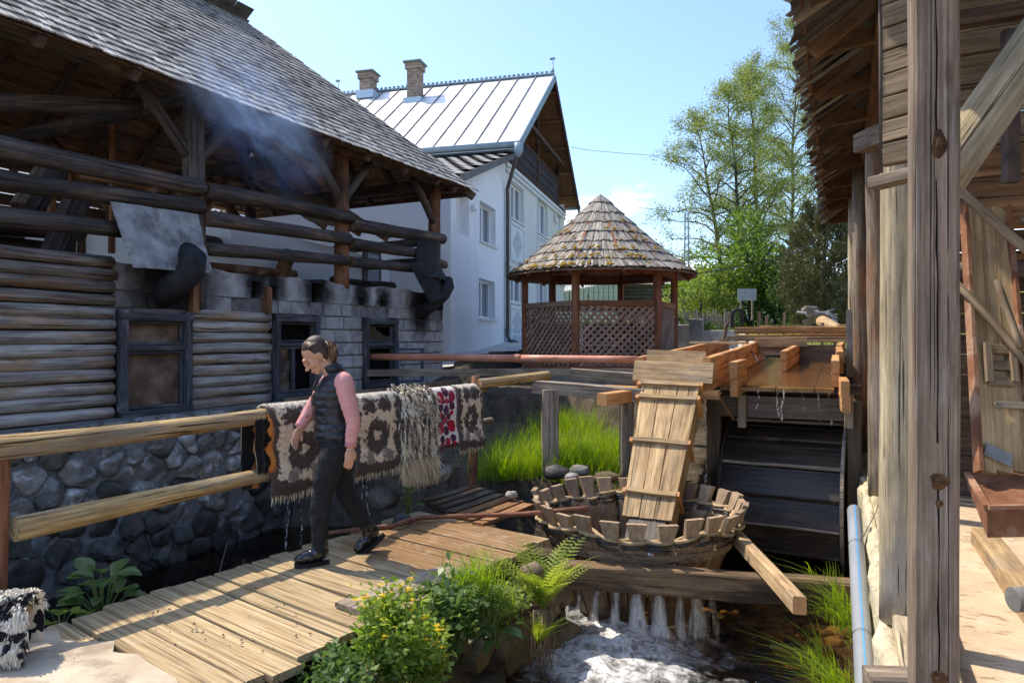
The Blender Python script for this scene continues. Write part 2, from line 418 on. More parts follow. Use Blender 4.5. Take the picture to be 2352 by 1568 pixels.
def leafmat(name, a, b, trans=.45, rough=.5, var=.0, sheen=.3):
    n = NT(name)
    g = n.n('NewGeometry')
    f = n.n('TexNoise', {'Vector': g.outputs['Position'], 'Scale': 2.3, 'Detail': 3}).outputs[0]
    f2 = n.n('TexWhiteNoise', {'Vector': n.n('VectorMath', {0: g.outputs['Position'], 1: (.07, .07, .07)}, operation='SNAP').outputs[0]}, noise_dimensions='3D').outputs[0]
    f = n.math('ADD', n.math('MULTIPLY', f, .8), n.math('MULTIPLY', f2, .25))
    c = n.ramp(f, [(.32, a), (.68, b)])
    d = n.bsdf(c, rough, spec=sheen)
    t = n.n('BsdfTranslucent', {'Color': n.n('HueSaturation', {'Value': 1.5, 'Saturation': 1.15, 'Color': c}).outputs[0]}).outputs[0]
    return n.out(n.n('MixShader', {0: trans, 1: d, 2: t}).outputs[0])
M['leaf_tree'] = leafmat('alder_leaf', (.13, .175, .04), (.27, .32, .09))
M['leaf_tree_b'] = leafmat('yellowish_leaf', (.17, .205, .045), (.33, .36, .10))
M['leaf_bush'] = leafmat('bush_leaf', (.09, .16, .025), (.24, .32, .06))
M['leaf_dark'] = leafmat('dark_leaf', (.030, .065, .014), (.085, .14, .035))
M['needle'] = leafmat('juniper_spray', (.05, .058, .022), (.15, .145, .055), .2)
M['grass'] = leafmat('grass_blade', (.15, .24, .02), (.32, .43, .05), .5)
M['meadow'] = leafmat('meadow_grass', (.14, .19, .03), (.30, .33, .07), .4)
M['herb'] = leafmat('herb_leaf', (.15, .25, .035), (.33, .42, .09), .5)
M['herb_dark'] = leafmat('broad_leaf', (.075, .14, .035), (.17, .25, .075), .4, rough=.38, sheen=.5)
M['fern'] = leafmat('fern_frond', (.24, .32, .05), (.42, .47, .10), .5)
M['petal'] = leafmat('yellow_petal', (.75, .46, .01), (.85, .62, .03), .3)
M['stem'] = leafmat('green_stem', (.12, .18, .04), (.2, .25, .07), .1)
M['twig'] = surf('bark', [(.3, (.055, .047, .040)), (.7, (.125, .11, .095))], (5, 5, 20), rough=.95, bump=.6)
M['twig_pale'] = surf('pale_bark', [(.3, (.20, .17, .13)), (.7, (.32, .28, .22))], (5, 5, 20), rough=.95, bump=.6)
M['drystem'] = surf('dry_stem', [(.3, (.20, .15, .10)), (.7, (.32, .25, .17))], (9, 9, 9), rough=.95)
def deck_material():
    n = NT('boardwalk_plank')
    v, r = n.objco()
    f = n.noise(n.map(v, (1.2, 44, 44)), 1, 9, .65)
    c = n.ramp(f, [(.32, (.20, .125, .06)), (.5, (.46, .33, .17)), (.68, (.64, .49, .28))])
    f3 = n.noise(n.map(v, (.6, 60, 60)), 1, 3, .5, .5)
    ck = n.rng(f3, .33, .40, 1, 0)
    c = n.mix(n.math('MULTIPLY', ck, .7), c, (.12, .085, .055))
    pos = n.n('NewGeometry').outputs['Position']
    sx = n.n('SeparateXYZ', {0: pos})
    d = n.n('VectorMath', {0: n.map(pos, (1, 1, 0)), 1: (-.55, 5.9, 0)}, operation='DISTANCE').outputs['Value']
    d = n.math('ADD', d, n.math('MULTIPLY', n.math('SUBTRACT', n.noise(pos, 3.2, 4), .5), .9))
    wet = n.rng(d, .62, .95, 1, 0)
    c = n.mix(n.math('MULTIPLY', wet, .82), c, n.ramp(f, [(.3, (.15, .068, .022)), (.7, (.34, .18, .065))]))
    gr = n.rng(n.noise(pos, 7, 5), .52, .7)
    c = n.mix(n.math('MULTIPLY', gr, .35), c, (.50, .41, .29))
    c = n.vary(c, r, .10)
    b = n.math('SUBTRACT', n.noise(n.map(v, GB), 1, 5), n.math('MULTIPLY', ck, .9))
    return n.out(n.bsdf(c, n.rng(wet, 0, 1, .85, .38, False), n.bump(b, .6, .008), .35))
M['deck'] = deck_material()
EX, EY = .533, .846
def coords(x, y):
    lx = (x + 1.317) * .451 + (y - 13.75) * .893           # along log wall
    ly = -(x + 1.317) * .893 + (y - 13.75) * .451          # into log building
    q = x * .908 - y * .418
    t = x * .418 + y * .908
    g = x * EX + y * EY
    nn = x * .846 - y * .533                               # deck: right is +
    return lx, ly, q, t, g, nn
def sstep(a, b, v):
    k = np.clip((v - a) / (b - a), 0, 1)
    return k * k * (3 - 2 * k)
def height(x, y):
    x = np.asarray(x, float); y = np.asarray(y, float)
    lx, ly, q, t, g, nn = coords(x, y)
    yard = .74 + .60 * sstep(-1.5, 2.2, lx)
    yard = yard + .075 * np.clip(y - 17, 0, 12) + .02 * np.clip(y - 29, 0, 60)
    yard = yard + 25 * sstep(110, 420, y + .25 * np.abs(x)) + 6 * np.sin(x * .011 + 1) * sstep(110, 420, y)
    yard = yard + 26 * sstep(140, 480, np.abs(x)) * sstep(-60, 60, y + 60)
    z = yard.copy()
    bank = -.05 + .10 * np.clip(t - 7.3, 0, 6)
    canyon = (ly < -.20) & (q < .30) & (t < 15.5)
    pit = -1.15
    zin = np.where((t > 7.75 + .12 * np.sin(x * 5)) & (q < -1.42 + .06 * np.sin(t * 4)), bank, pit)
    zin = np.where((t > 10.8), np.maximum(zin, .75), zin)
    z = np.where(canyon, zin, z)
    near = (g < 2.0) & (nn > -4.5)
    mound = (nn > -4.30) & (nn < -3.12) & (g >= 2.0) & (g < 5.1)
    z = np.where(canyon & mound, -.16, z)
    z = np.where(near, -.03, z)
    z = np.where((q >= .30) & (t < 15.5), -.12 + .9 * sstep(11, 15, t), z)
    z = np.where((q > 5), np.maximum(z, -.1 + .09 * (t)), z)
    return z
def build_ground():
    def spaced(a, b, st, far):
        core = np.arange(a, b + 1e-6, st)
        out = [a]; s = st
        while out[-1] > -far:
            s *= 1.28; out.append(out[-1] - s)
        lo = np.array(out[:0:-1])
        out = [core[-1]]; s = st
        while out[-1] < far:
            s *= 1.28; out.append(out[-1] + s)
        return np.concatenate([lo, core, np.array(out[1:])])
    xs = spaced(-7.5, 7.5, .14, 900); ys = spaced(-1, 19, .14, 900)
    X, Y = np.meshgrid(xs, ys)
    Z = height(X, Y)
    rs = np.random.RandomState(3)
    Z = Z + rs.uniform(-.02, .02, Z.shape)
    V = np.stack([X, Y, Z], -1).reshape(-1, 3)
    nx, ny = len(xs), len(ys)
    i = np.arange(ny - 1)[:, None] * nx + np.arange(nx - 1)[None, :]
    Fc = np.stack([i, i + 1, i + nx + 1, i + nx], -1).reshape(-1, 4)
    n = NT('ground_earth_and_grass')
    pos = n.n('NewGeometry').outputs['Position']
    f = n.noise(pos, 1.4, 8, .65)
    grass = n.ramp(f, [(.3, (.10, .13, .025)), (.5, (.18, .20, .05)), (.7, (.27, .26, .10))])
    earth = n.ramp(n.noise(pos, 6, 7, .65), [(.3, (.05, .04, .03)), (.7, (.15, .12, .085))])
    far = n.ramp(n.noise(pos, .06, 9, .7), [(.35, (.035, .06, .045)), (.6, (.075, .105, .07))])  # bluish forest tone, distance haze put into the colour
    sx = n.n('SeparateXYZ', {0: pos})
    yy = sx.outputs[1]
    ww = n.math('ADD', yy, n.math('MULTIPLY', n.math('SUBTRACT', f, .5), 3))
    c = n.mix(n.rng(ww, 17, 19), earth, grass)
    c = n.mix(n.rng(yy, 70, 120), c, far)
    bmp = n.bump(n.noise(pos, 14, 6, .7), .8, .04)
    mat = n.out(n.bsdf(c, 1.0, bmp, .1))
    o = mkn('ground', V, Fc, mat, smooth=False)
    tag(o, kind='structure')
build_ground()
def voronoi_cells(pts, x0, x1, y0, y1):
    cells = []
    pts = np.asarray(pts)
    for i, p in enumerate(pts):
        poly = [(x0, y0), (x1, y0), (x1, y1), (x0, y1)]
        d = np.sum((pts - p) ** 2, 1)
        for j in np.argsort(d)[1:22]:
            q = pts[j]; m = (p + q) / 2; nrm = q - p
            out = []
            for k in range(len(poly)):
                a = poly[k]; b = poly[(k + 1) % len(poly)]
                da = (a[0] - m[0]) * nrm[0] + (a[1] - m[1]) * nrm[1]
                db = (b[0] - m[0]) * nrm[0] + (b[1] - m[1]) * nrm[1]
                if da <= 0: out.append(a)
                if (da < 0 < db) or (db < 0 < da):
                    s = da / (da - db)
                    out.append((a[0] + (b[0] - a[0]) * s, a[1] + (b[1] - a[1]) * s))
            poly = out
            if len(poly) < 3: break
        cells.append(poly if len(poly) >= 3 else None)
    return cells
def stone_from_cell(poly, p, rng, gap, depth, back=.06):
    """rounded boulder whose outline is the cell; local XY = wall plane, Z outwards"""
    n = 14
    c = np.array(p)
    P_ = np.array(poly)
    out = []
    for k in range(n):
        a = 2 * math.pi * k / n
        d = np.array([math.cos(a), math.sin(a)])
        best = 9.0
        for e in range(len(P_)):
            A = P_[e] - c; B = P_[(e + 1) % len(P_)] - c
            den = d[0] * (B[1] - A[1]) - d[1] * (B[0] - A[0])
            if abs(den) < 1e-9: continue
            tt = (A[0] * (B[1] - A[1]) - A[1] * (B[0] - A[0])) / den
            uu = (A[0] * d[1] - A[1] * d[0]) / den
            if tt > 0 and -1e-6 <= uu <= 1 + 1e-6: best = min(best, tt)
        out.append(best)
    r = np.array(out)
    r = .12 * np.roll(r, 1) + .76 * r + .12 * np.roll(r, -1)
    r = np.maximum((r - gap) * np.array([1 + .16 * noise.noise((math.cos(k * .449) * 1.7 + p[0] * 9, math.sin(k * .449) * 1.7, p[1] * 9)) for k in range(n)]), .02)
    V = []; F = []
    seed = rng.uniform(0, 99)
    tx, ty = rng.uniform(-.25, .25), rng.uniform(-.25, .25)
    for (fr_, z) in ((1.0, -back), (1.0, depth * .42), (.90, depth * .80), (.52, depth)):
        for k in range(n):
            a = 2 * math.pi * k / n
            x, y = math.cos(a) * r[k] * fr_, math.sin(a) * r[k] * fr_
            nz_ = noise.noise((x * 7 + seed, y * 7, z * 7)) * depth * .55 if z > 0 else 0
            V.append((x, y, z + nz_ + (tx * x + ty * y if z > 0 else 0)))
    V.append((0, 0, depth * 1.02 + noise.noise((seed, 0, 0)) * depth * .3))
    for i in range(3):
        for k in range(n):
            k2 = (k + 1) % n
            F.append((i * n + k, i * n + k2, i * n + n + k2, i * n + n + k))
    for k in range(n): F.append((3 * n + k, 3 * n + (k + 1) % n, 4 * n))
    return V, F
def stone_wall(name, label, Mw, L, z0, z1, pitch, mats, depth=.10, thick=.3, seed=1, sizejit=.35, gap=.009, backmat='mortar', big=1.0, cat='wall', zsize=None, lip=None):
    """wall in a frame: local x along, local z up, faces -y.  one stone = one part"""
    rng = random.Random(seed)
    t = thing(name, label, cat, Mw)
    pts = []
    tries = 0
    target = int(L * (z1 - z0) / (pitch * pitch * .72))
    rad = []
    while len(pts) < target and tries < 60000:
        tries += 1
        x, z = rng.uniform(0, L), rng.uniform(z0, z1)
        rr = pitch * rng.uniform(1 - sizejit, 1 + sizejit * .6)
        if zsize: rr *= zsize(x, z)
        if all(((x - a) / 1.15) ** 2 + ((z - b) * 1.15) ** 2 > (.5 * (rr + c)) ** 2 for (a, b), c in zip(pts, rad)):
            pts.append((x, z)); rad.append(rr)
        if tries > 14000 and len(pts) > target * .8: break
    V = []; F = []; nx = int(L / .07); nz_ = int((z1 - z0) / .07)
    for j in range(nz_ + 1):
        for i in range(nx + 1):
            x, z = L * i / nx, z0 + (z1 - z0) * j / nz_
            V.append((x, -depth * .28 - depth * .55 * noise.noise((x * 3.1, z * 3.1, seed)) - depth * .3 * noise.noise((x * 11, z * 11, seed + 3)), z))
    for j in range(nz_):
        for i in range(nx): F.append((j * (nx + 1) + i, j * (nx + 1) + i + 1, (j + 1) * (nx + 1) + i + 1, (j + 1) * (nx + 1) + i))
    k0 = len(V); V += [(0, 0, z1), (L, 0, z1), (L, thick, z1), (0, thick, z1)]; F.append((k0, k0 + 1, k0 + 2, k0 + 3))
    mk('wall_core', V, F, M[backmat], t, fr=Mw)
    R = Matrix.Rotation(math.radians(90), 4, 'X')       # XY plane -> XZ, Z -> -Y
    for p, cell in zip(pts, voronoi_cells(pts, 0, L, z0, z1)):
        if not cell: continue
        V, F = stone_from_cell(cell, p, rng, gap * rng.uniform(.5, 1.6), depth * rng.uniform(.5, 1.3))
        m = mats(p[0], p[1], rng)
        mk('stone', V, F, M[m], t, Matrix.Translation((p[0], 0, p[1])) @ R, smooth=rng.random() < .35, fr=Mw)
    return t
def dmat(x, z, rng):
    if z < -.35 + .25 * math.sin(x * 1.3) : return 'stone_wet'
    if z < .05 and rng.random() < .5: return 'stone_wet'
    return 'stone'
WF = LOGF @ Matrix.Translation((-8.5, -.24, 0))
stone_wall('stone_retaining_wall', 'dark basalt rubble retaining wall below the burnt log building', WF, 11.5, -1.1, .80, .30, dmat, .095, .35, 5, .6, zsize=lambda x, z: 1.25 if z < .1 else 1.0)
set_frame(LOGF)
_v = []; _f = []
rs_ = random.Random(4)
nx_ = 60
for i in range(nx_ + 1):
    x = -9.6 + 12.6 * i / nx_
    _v += [(x, -.30 + rs_.uniform(-.03, .03), .70), (x, -.27 + rs_.uniform(-.03, .03), .775 + rs_.uniform(-.012, .02)), (x, .05, .80)]
for i in range(nx_):
    for k in range(2): _f.append((i * 3 + k, i * 3 + 3 + k, i * 3 + 4 + k, i * 3 + 1 + k))
led = mk('mortar_ledge', _v, _f, M['concrete'])
tag(led, 'rough grey mortar ledge on top of the basalt rubble wall', 'ledge')
set_frame()
HB = frame2(.10, 15.9, .95, -.30)
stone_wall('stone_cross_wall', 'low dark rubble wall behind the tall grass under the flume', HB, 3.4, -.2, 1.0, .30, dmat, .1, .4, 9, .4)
BW = DECKF @ Matrix.Translation((1.2, 2.93, 0))
stone_wall('mossy_bank_wall', 'earthy mossy stone bank under the edge of the boardwalk', BW, 4.25, -1.15, -.16, .40, lambda x, z, r: 'stone_tan' if (z > -.8 or r.random() < .5) else 'stone_wet', .17, .35, 21, .35, .03, 'earth')
def path_slab():
    rs = random.Random(8)
    edge = []
    N_ = 26
    for i in range(N_ + 1):                       # ragged edge where the path laps over the planks (deck frame: x along, y left)
        y = 4.75 - (4.75 - 1.2) * i / N_
        edge.append((2.06 + rs.uniform(-.05, .07) - .05 * math.sin(y * 3), y))
    V = []; F = []
    for (x, y) in edge: V += [(x, y, .012), (x - .16, y, .034), (-1.5, y, .02)]
    for i in range(N_):
        for k in range(2): F.append((i * 3 + k, i * 3 + k + 1, i * 3 + 4 + k, i * 3 + 3 + k))
    set_frame(DECKF)
    o = mk('concrete_path', V, F, M['path'])
    set_frame()
    tag(o, kind='structure')
path_slab()
def boardwalk():
    set_frame(DECKF)
    t = thing('boardwalk', 'weathered crosswise plank boardwalk with a wet brown far end', 'boardwalk', DECKF)
    rs = random.Random(17)
    x = 1.55
    k = 0
    while x < 5.35:
        w = rs.uniform(.11, .21)
        yl = 4.46 + rs.uniform(-.03, .05); yr = 2.95 + rs.uniform(-.07, .04)
        sk = -.16                                                         # planks lie a little askew
        zj = rs.uniform(-.010, .010)
        o = beam('plank', (x + w / 2 - sk * .2, yl, -.022 + zj), (x + w / 2 + sk - sk * .2, yr, -.022 + zj + rs.uniform(-.004, .004)), w - rs.uniform(.006, .020), .045, M['deck'], t, c=.004, ns=3, amp=.003)
        x += w; k += 1
    for y in (4.2, 3.3):
        beam('bearer', (1.6, y, -.12), (5.4, y, -.12), .14, .14, M['greyw'], t)
    set_frame()
    lp0 = PZ(800, 1398, .035); lp1 = PZ(1050, 1305, .035)
    b = beam('loose_board', lp0, lp1, .24, .03, M['greyw'], None, ns=4, amp=.008)
    tag(b, 'loose grey board lying along the edge of the boardwalk', 'board')
    hv = PZ(870, 1278, .008)
boardwalk()
def slatted_platform():
    A = PZ(970, 1150, .0); B = PZ(1085, 1115, .0); C = PZ(1230, 1165, .0)
    t = thing('slatted_platform', 'wet slatted wooden platform beyond the end of the boardwalk', 'platform', Matrix.Translation(A))
    ed = (B - A); across = (C - B)
    n = 7
    for i in range(n):
        o = across * ((i + .3) / n)
        m = M['wet'] if i < 4 else M['millred']
        beam('slat', A + o, B + o, .115, .035, m, t, amp=.004, ns=2)
    for s in (.15, .85):
        p = A + ed * s - Vector((0, 0, .05))
        beam('bearer', p - across * .02, p + across * 1.0, .08, .07, M['wet'], t)
slatted_platform()
FP0 = Vector((-2.96, 4.16, 0)); FD = Vector((.533, .846, 0))
def fpt(s, z, off=0.0): return FP0 + FD * s + Vector((.846, -.533, 0)) * off + Vector((0, 0, z))
def fence():
    t = thing('rail_fence', 'peeled log rail fence beside the boardwalk, rugs hang on it', 'fence', Matrix.Translation(fpt(0, 0)))
    logp('rail', fpt(-.75, 1.045, .02), fpt(1.95, 1.05, .02), .078, M['rail'], t, .060, 12, 12, .05, .018)
    logp('rail', fpt(.06, .545, .02), fpt(1.95, .585, .02), .072, M['rail'], t, .055, 12, 10, .05, .014)
    logp('rail', fpt(1.8, 1.055, -.02), fpt(4.95, 1.09), .055, M['rail'], t, .05, 10, 10, .05, .01)
    logp('rail', fpt(1.9, .60, -.02), fpt(5.05, .70, .03), .05, M['greyw'], t, .045, 10, 8, .05, .01)
    logp('rail', fpt(4.75, 1.155, .06), P(1258, 862, 8.95), .055, M['rail'], t, .06, 10, 6, .05, .0, end=M['newend'])
    for s, lean, r, m in ((0.0, .02, .042, 'red'), (4.72, .06, .055, 'charpost')):
        logp('post', fpt(s, -1.05, -.01), fpt(s + lean, 1.24 if s > 4 else 1.10, .0), r, M[m], t, r * .85, 9, 7, .1, .02)
    b = beam('ledge_plank', LOGF @ Vector((-4.55, -.40, .82)), LOGF @ Vector((-.3, -.50, .86)), .05, .10, M['millin'], None)
    tag(b, 'long brown plank on edge along the ledge behind the rugs', 'plank')
fence()
HOLES = [(-4.64, 2.30, .17, .25), (-4.33, 2.29, .13, .20), (-3.46, 2.30, .24, .36), (-2.44, 2.22, .15, .22), (-1.86, 2.20, .13, .22), (-.16, 2.22, .20, .24)]
def block_material(parent):
    n = NT('sooty_concrete_block')
    v, r = n.objco()
    lc = n.n('TexCoord', object=parent).outputs['Object']
    f = n.noise(v, 9, 7, .65)
    c = n.ramp(f, [(.3, (.32, .315, .31)), (.5, (.48, .465, .445)), (.72, (.64, .62, .58))])
    pale = n.rng(n.noise(n.map(lc, (5, 5, .9)), 1, 5), .56, .68)
    c = n.mix(n.math('MULTIPLY', pale, .5), c, (.60, .585, .55))
    soot = None
    nzz = n.math('MULTIPLY', n.math('SUBTRACT', n.noise(lc, 5, 5, .65), .5), .34)
    for (hx, hz, hw, hh) in HOLES + [(-5.95, 2.2, .55, .6), (-.75, 2.1, .3, .5)]:
        d = n.n('VectorMath', {0: n.map(lc, (1, 0, .75)), 1: (hx, 0, (hz + .12) * .75)}, operation='DISTANCE').outputs['Value']
        d = n.math('ADD', d, nzz)
        k = n.rng(d, hw * .55, hw * 1.7 + .12, 1, 0)
        soot = k if soot is None else n.math('MAXIMUM', soot, k)
    gen = n.rng(n.noise(lc, 1.3, 5, .6), .42, .75)
    soot = n.math('MAXIMUM', soot, n.math('MULTIPLY', gen, .45))
    c = n.mix(n.math('MULTIPLY', soot, .96), c, (.012, .011, .011))
    c = n.vary(c, r, .12)
    pits = n.noise(v, 60, 4, .7)
    return n.out(n.bsdf(c, 1.0, n.bump(n.math('ADD', pits, f), .9, .018), .1))
def window_frame(t, x0, x1, z0, z1, ztr, y=-.03, fw=.085, panes=('board', 'board'), mullion=None):
    w = box('window', x0 - .0, x1 + .0, y + .10, y + .13, z0, z1, M['black'], t)
    fm = M['frame']
    Z = Vector((0, 0, 1))
    def bar(a, b, wd, dp, nm='frame'): return beam(nm, a, b, wd, dp, fm, w, up=(0, 1, 0), c=.012)
    for xx in (x0 + fw / 2, x1 - fw / 2): bar((xx, y, z0 - .03), (xx, y, z1 + .03), fw, .12)
    for zz in (z0 + fw / 2, z1 - fw / 2): bar((x0, y - .003, zz), (x1, y - .003, zz), fw, .125)
    bar((x0 + fw, y + .02, ztr), (x1 - fw, y + .02, ztr), .06, .09, 'transom')
    for (a, b) in ((z0 + fw, ztr - .03), (ztr + .03, z1 - fw)):
        for xx in (x0 + fw + .02, x1 - fw - .02): bar((xx, y + .03, a), (xx, y + .03, b), .035, .06, 'casement')
        for zz in (a + .018, b - .018): bar((x0 + fw, y + .027, zz), (x1 - fw, y + .027, zz), .035, .06, 'casement')
    if mullion is not None: bar((mullion, y + .03, z0 + fw), (mullion, y + .03, ztr - .03), .05, .06, 'casement')
    box('sill', x0 - .06, x1 + .06, y - .10, y + .10, z0 - .09, z0 - .032, fm, w)
    rng_ = random.Random(int((x0 + 20) * 100))
    for kind, (a, b) in zip(panes, ((z0 + fw, ztr - .03), (ztr + .03, z1 - fw))):
        if kind == 'board':      # scorched sheet nailed in the opening
            V = []; F = []
            n_ = 8
            for i in range(n_ + 1):
                for j in range(n_ + 1):
                    V.append((x0 + fw + .03 + (x1 - x0 - 2 * fw - .06) * i / n_, y + .065 + rng_.uniform(-.004, .004), a + .03 + (b - a - .06) * j / n_))
            for i in range(n_):
                for j in range(n_): F.append((i * (n_ + 1) + j, (i + 1) * (n_ + 1) + j, (i + 1) * (n_ + 1) + j + 1, i * (n_ + 1) + j + 1))
            mk('scorched_panel', V, F, M['rustpanel'], w, smooth=True)
        elif kind == 'glass':
            V, F = box_geo(x0 + fw + .03, (mullion or x1 - fw) - .03, y + .06, y + .066, a + .03, b - .03)
            mk('pane', V, F, M['dirtyglass'], w)
        elif kind == 'broken':   # pane with a jagged hole
            X0, X1 = x0 + fw + .03, x1 - fw - .03
            pts = [(X0, a), (X0 + (X1 - X0) * .55, a), (X0 + (X1 - X0) * .62, a + (b - a) * .18), (X0 + (X1 - X0) * .5, a + (b - a) * .4), (X0 + (X1 - X0) * .72, a + (b - a) * .55), (X1, a + (b - a) * .5), (X1, b), (X0, b)]
            pts = [(X0, a), (X1, a), (X1, a + (b - a) * .35), (X0 + (X1 - X0) * .75, a + (b - a) * .42), (X0 + (X1 - X0) * .62, a + (b - a) * .6), (X0 + (X1 - X0) * .45, a + (b - a) * .66), (X0 + (X1 - X0) * .40, b), (X0, b)]
            V = [(p[0], y + .06, p[1]) for p in pts] + [(p[0], y + .065, p[1]) for p in pts]
            k = len(pts)
            F = [tuple(range(k)), tuple(range(2 * k - 1, k - 1, -1))] + [(i, (i + 1) % k, k + (i + 1) % k, k + i) for i in range(k)]
            mk('broken_pane', V, F, M['dirtyglass'], w)
    return w
M['rustpanel'] = surf('scorched_hardboard', [(.3, (.085, .05, .035)), (.5, (.17, .11, .075)), (.72, (.30, .225, .165))], (4, 4, 4), rough=.7, bump=.3, bscale=(9, 9, 9), stain=((.03, .02, .018), .7, 3, .52, .7))
def _glass(name, tint, alpha, rough=.05):
    n = NT(name)
    g = n.n('BsdfGlossy', {'Color': (.9, .93, .95, 1), 'Roughness': rough}).outputs[0]
    v, r = n.objco()
    dirt = n.rng(n.noise(v, 5, 5), .4, .75, 0, .5)
    d = n.bsdf(tint, .6)
    tr = n.n('BsdfTransparent', {'Color': (*tint, 1)}).outputs[0]
    a = n.n('MixShader', {0: n.math('ADD', dirt, alpha), 1: tr, 2: d}).outputs[0]
    fr_ = n.n('Fresnel', {'IOR': 1.5}).outputs[0]
    return n.out(n.n('MixShader', {0: n.math('MULTIPLY', fr_, 1.6, True), 1: a, 2: g}).outputs[0])
M['dirtyglass'] = _glass('grimy_glass', (.30, .26, .20), .15, .12)
def _wglass():
    n = NT('window_glass')
    v, r = n.objco()
    nb = n.bump(n.noise(v, 1.5, 2), .05, .02)
    g = n.n('BsdfGlossy', {'Color': (.75, .80, .84, 1), 'Roughness': .03, 'Normal': nb}).outputs[0]
    d = n.bsdf((.10, .13, .15), .3)
    return n.out(n.n('MixShader', {0: .45, 1: d, 2: g}).outputs[0])
M['glass'] = _wglass()
def log_building():
    set_frame(LOGF)
    t = thing('log_building', 'fire-blackened open-sided log building with a hipped shingle roof', 'building', LOGF)
    blk = block_material(t)
    rs = random.Random(31)
    Z0 = .80
    n = 13; hh = (2.56 - Z0) / n
    for i in range(n):
        z = Z0 + hh * (i + .5)
        logp('wall_log', (-9.4, .03, z), (-6.66 + rs.uniform(-.02, .02), .03, z + rs.uniform(-.008, .008)), hh * .505, M['logburnt' if i >= n - 4 or (i == n - 5 and rs.random() < .5) else 'logwall'], t, hh * .49, 12, 9, .09, .008, end=M['charend'])
    n = 9; hh = (2.02 - .79) / n
    for i in range(n):
        z = .79 + hh * (i + .5)
        logp('wall_log', (-5.70, .03, z), (-4.42 + rs.uniform(-.02, .02), .03, z), hh * .505, M['logwall'], t, hh * .49, 12, 6, .09, .006, end=M['charend'])
    wins = [(-4.37, -3.50, .80, 1.98), (-2.43, -1.56, .80, 1.98), (-6.63, -5.72, .5, 1.95)]
    def free(x0, x1, z0, z1):
        if x0 < -5.0 and z1 < 1.95: return False
        if x1 > -5.72 and x0 < -4.40 and z1 < 2.02: return False      # log panel
        for a, b, c, d in wins:
            if x1 > a + .02 and x0 < b - .02 and z1 > c + .02 and z0 < d - .02: return False
        for hx, hz, hw, hd in HOLES:
            if x1 > hx - hw / 2 and x0 < hx + hw / 2 and z1 > hz - hd / 2 and z0 < hz + hd / 2: return False
        return True
    courses = []
    z = .80
    while z < 2.18:
        courses.append((z, z + .20)); z += .20
    for ci, (a, b) in enumerate(courses):
        x = -6.66 - (.2 if ci % 2 else 0)
        while x < -.02:
            L = .40 if rs.random() < .75 else .26
            x1 = min(x + L, 0)
            cuts = [x, x1]
            for wa, wb, wc, wd in wins + [(-5.70, -4.40, .5, 2.02)]:
                if b > wc + .02 and a < wd - .02:
                    for e in (wa, wb):
                        if x + .03 < e < x1 - .03: cuts.append(e)
            cuts.sort()
            for p, q in zip(cuts, cuts[1:]):
                if q - p < .03: continue
                g = .010
                if free(p + g, q - g, a + g, b - g):
                    V, F, _ = beam_geo(q - p - 2 * g, .19, b - a - 2 * g, .010, 1, .003, rng=rs)
                    mk('concrete_block', V, F, blk, t, Matrix.Translation((p + g, .10 + rs.uniform(-.007, .007), (a + b) / 2)))
            x = x1
    xs = [-6.66]
    hs = sorted(HOLES)
    for hx, hz, hw, hd in hs: xs += [hx - hw / 2, hx + hw / 2]
    xs.append(.02)
    top = lambda x: 2.52 + .02 * math.sin(x * 3.1) - .015 * x * 0 + .012 * math.sin(x * 9)
    def slab(x0, x1, za, zb, nm='poured_concrete'):
        nx = max(2, int((x1 - x0) / .12)); nz2 = max(2, int(((zb if not callable(zb) else 2.5) - za) / .1)); V = []; F = []
        for j in range(nz2 + 1):
            for i in range(nx + 1):
                x = x0 + (x1 - x0) * i / nx; zt = zb(x) if callable(zb) else zb
                zz = za + (zt - za) * j / nz2
                V.append((x, .008 + .035 * noise.noise((x * 5, zz * 5, 3)) + .02 * noise.noise((x * 14, zz * 14, 7)), zz))
        k0 = len(V)
        for i in range(nx + 1):
            x = x0 + (x1 - x0) * i / nx; zt = zb(x) if callable(zb) else zb
            V.append((x, .19, zt))
        for j in range(nz2):
            for i in range(nx): F.append((j * (nx + 1) + i, j * (nx + 1) + i + 1, (j + 1) * (nx + 1) + i + 1, (j + 1) * (nx + 1) + i))
        for i in range(nx): F.append((nz2 * (nx + 1) + i, nz2 * (nx + 1) + i + 1, k0 + i + 1, k0 + i))
        for side in (0, nx):       # reveals
            col_ = [j * (nx + 1) + side for j in range(nz2 + 1)]
            b0 = len(V); V += [(V[c][0], .19, V[c][2]) for c in col_]
            for j in range(nz2): F.append((col_[j], col_[j + 1], b0 + j + 1, b0 + j))
        mk(nm, V, F, blk, t, smooth=False)
    for a, b in zip(xs[::2], xs[1::2]): slab(a, b, 2.20, top)
    for hx, hz, hw, hd in HOLES:
        slab(hx - hw / 2, hx + hw / 2, hz + hd / 2, top)
        if hz - hd / 2 > 2.21: slab(hx - hw / 2, hx + hw / 2, 2.20, hz - hd / 2)
        box('smoke_hole', hx - hw / 2 - .03, hx + hw / 2 + .03, .20, .26, hz - hd / 2 - .03, hz + hd / 2 + .03, M['black'], t)
    for p in ((-5.66, 1.98, 2.54), (-4.48, 2.0, 2.36)):
        beam('charred_stud', (p[0], -.02, p[1]), (p[0], -.02, p[2]), .09, .10, M['charpost'], t, up=(0, 1, 0))
    for (a, b, c, d) in ((-6.66, -5.72, 1.95, 2.25), (-5.72, -4.37, 2.0, 2.2), (-4.37, -3.5, 1.98, 2.2), (-3.5, -2.43, .8, 2.2), (-2.43, -1.56, 1.98, 2.2), (-1.56, 0, .8, 2.2)):
        box('joint_core', a, b - .004, .035, .18, c, d, M['mortar'], t)
    box('joint_core', -9.4, -6.64, .05, .16, .78, 2.5, M['black'], t)
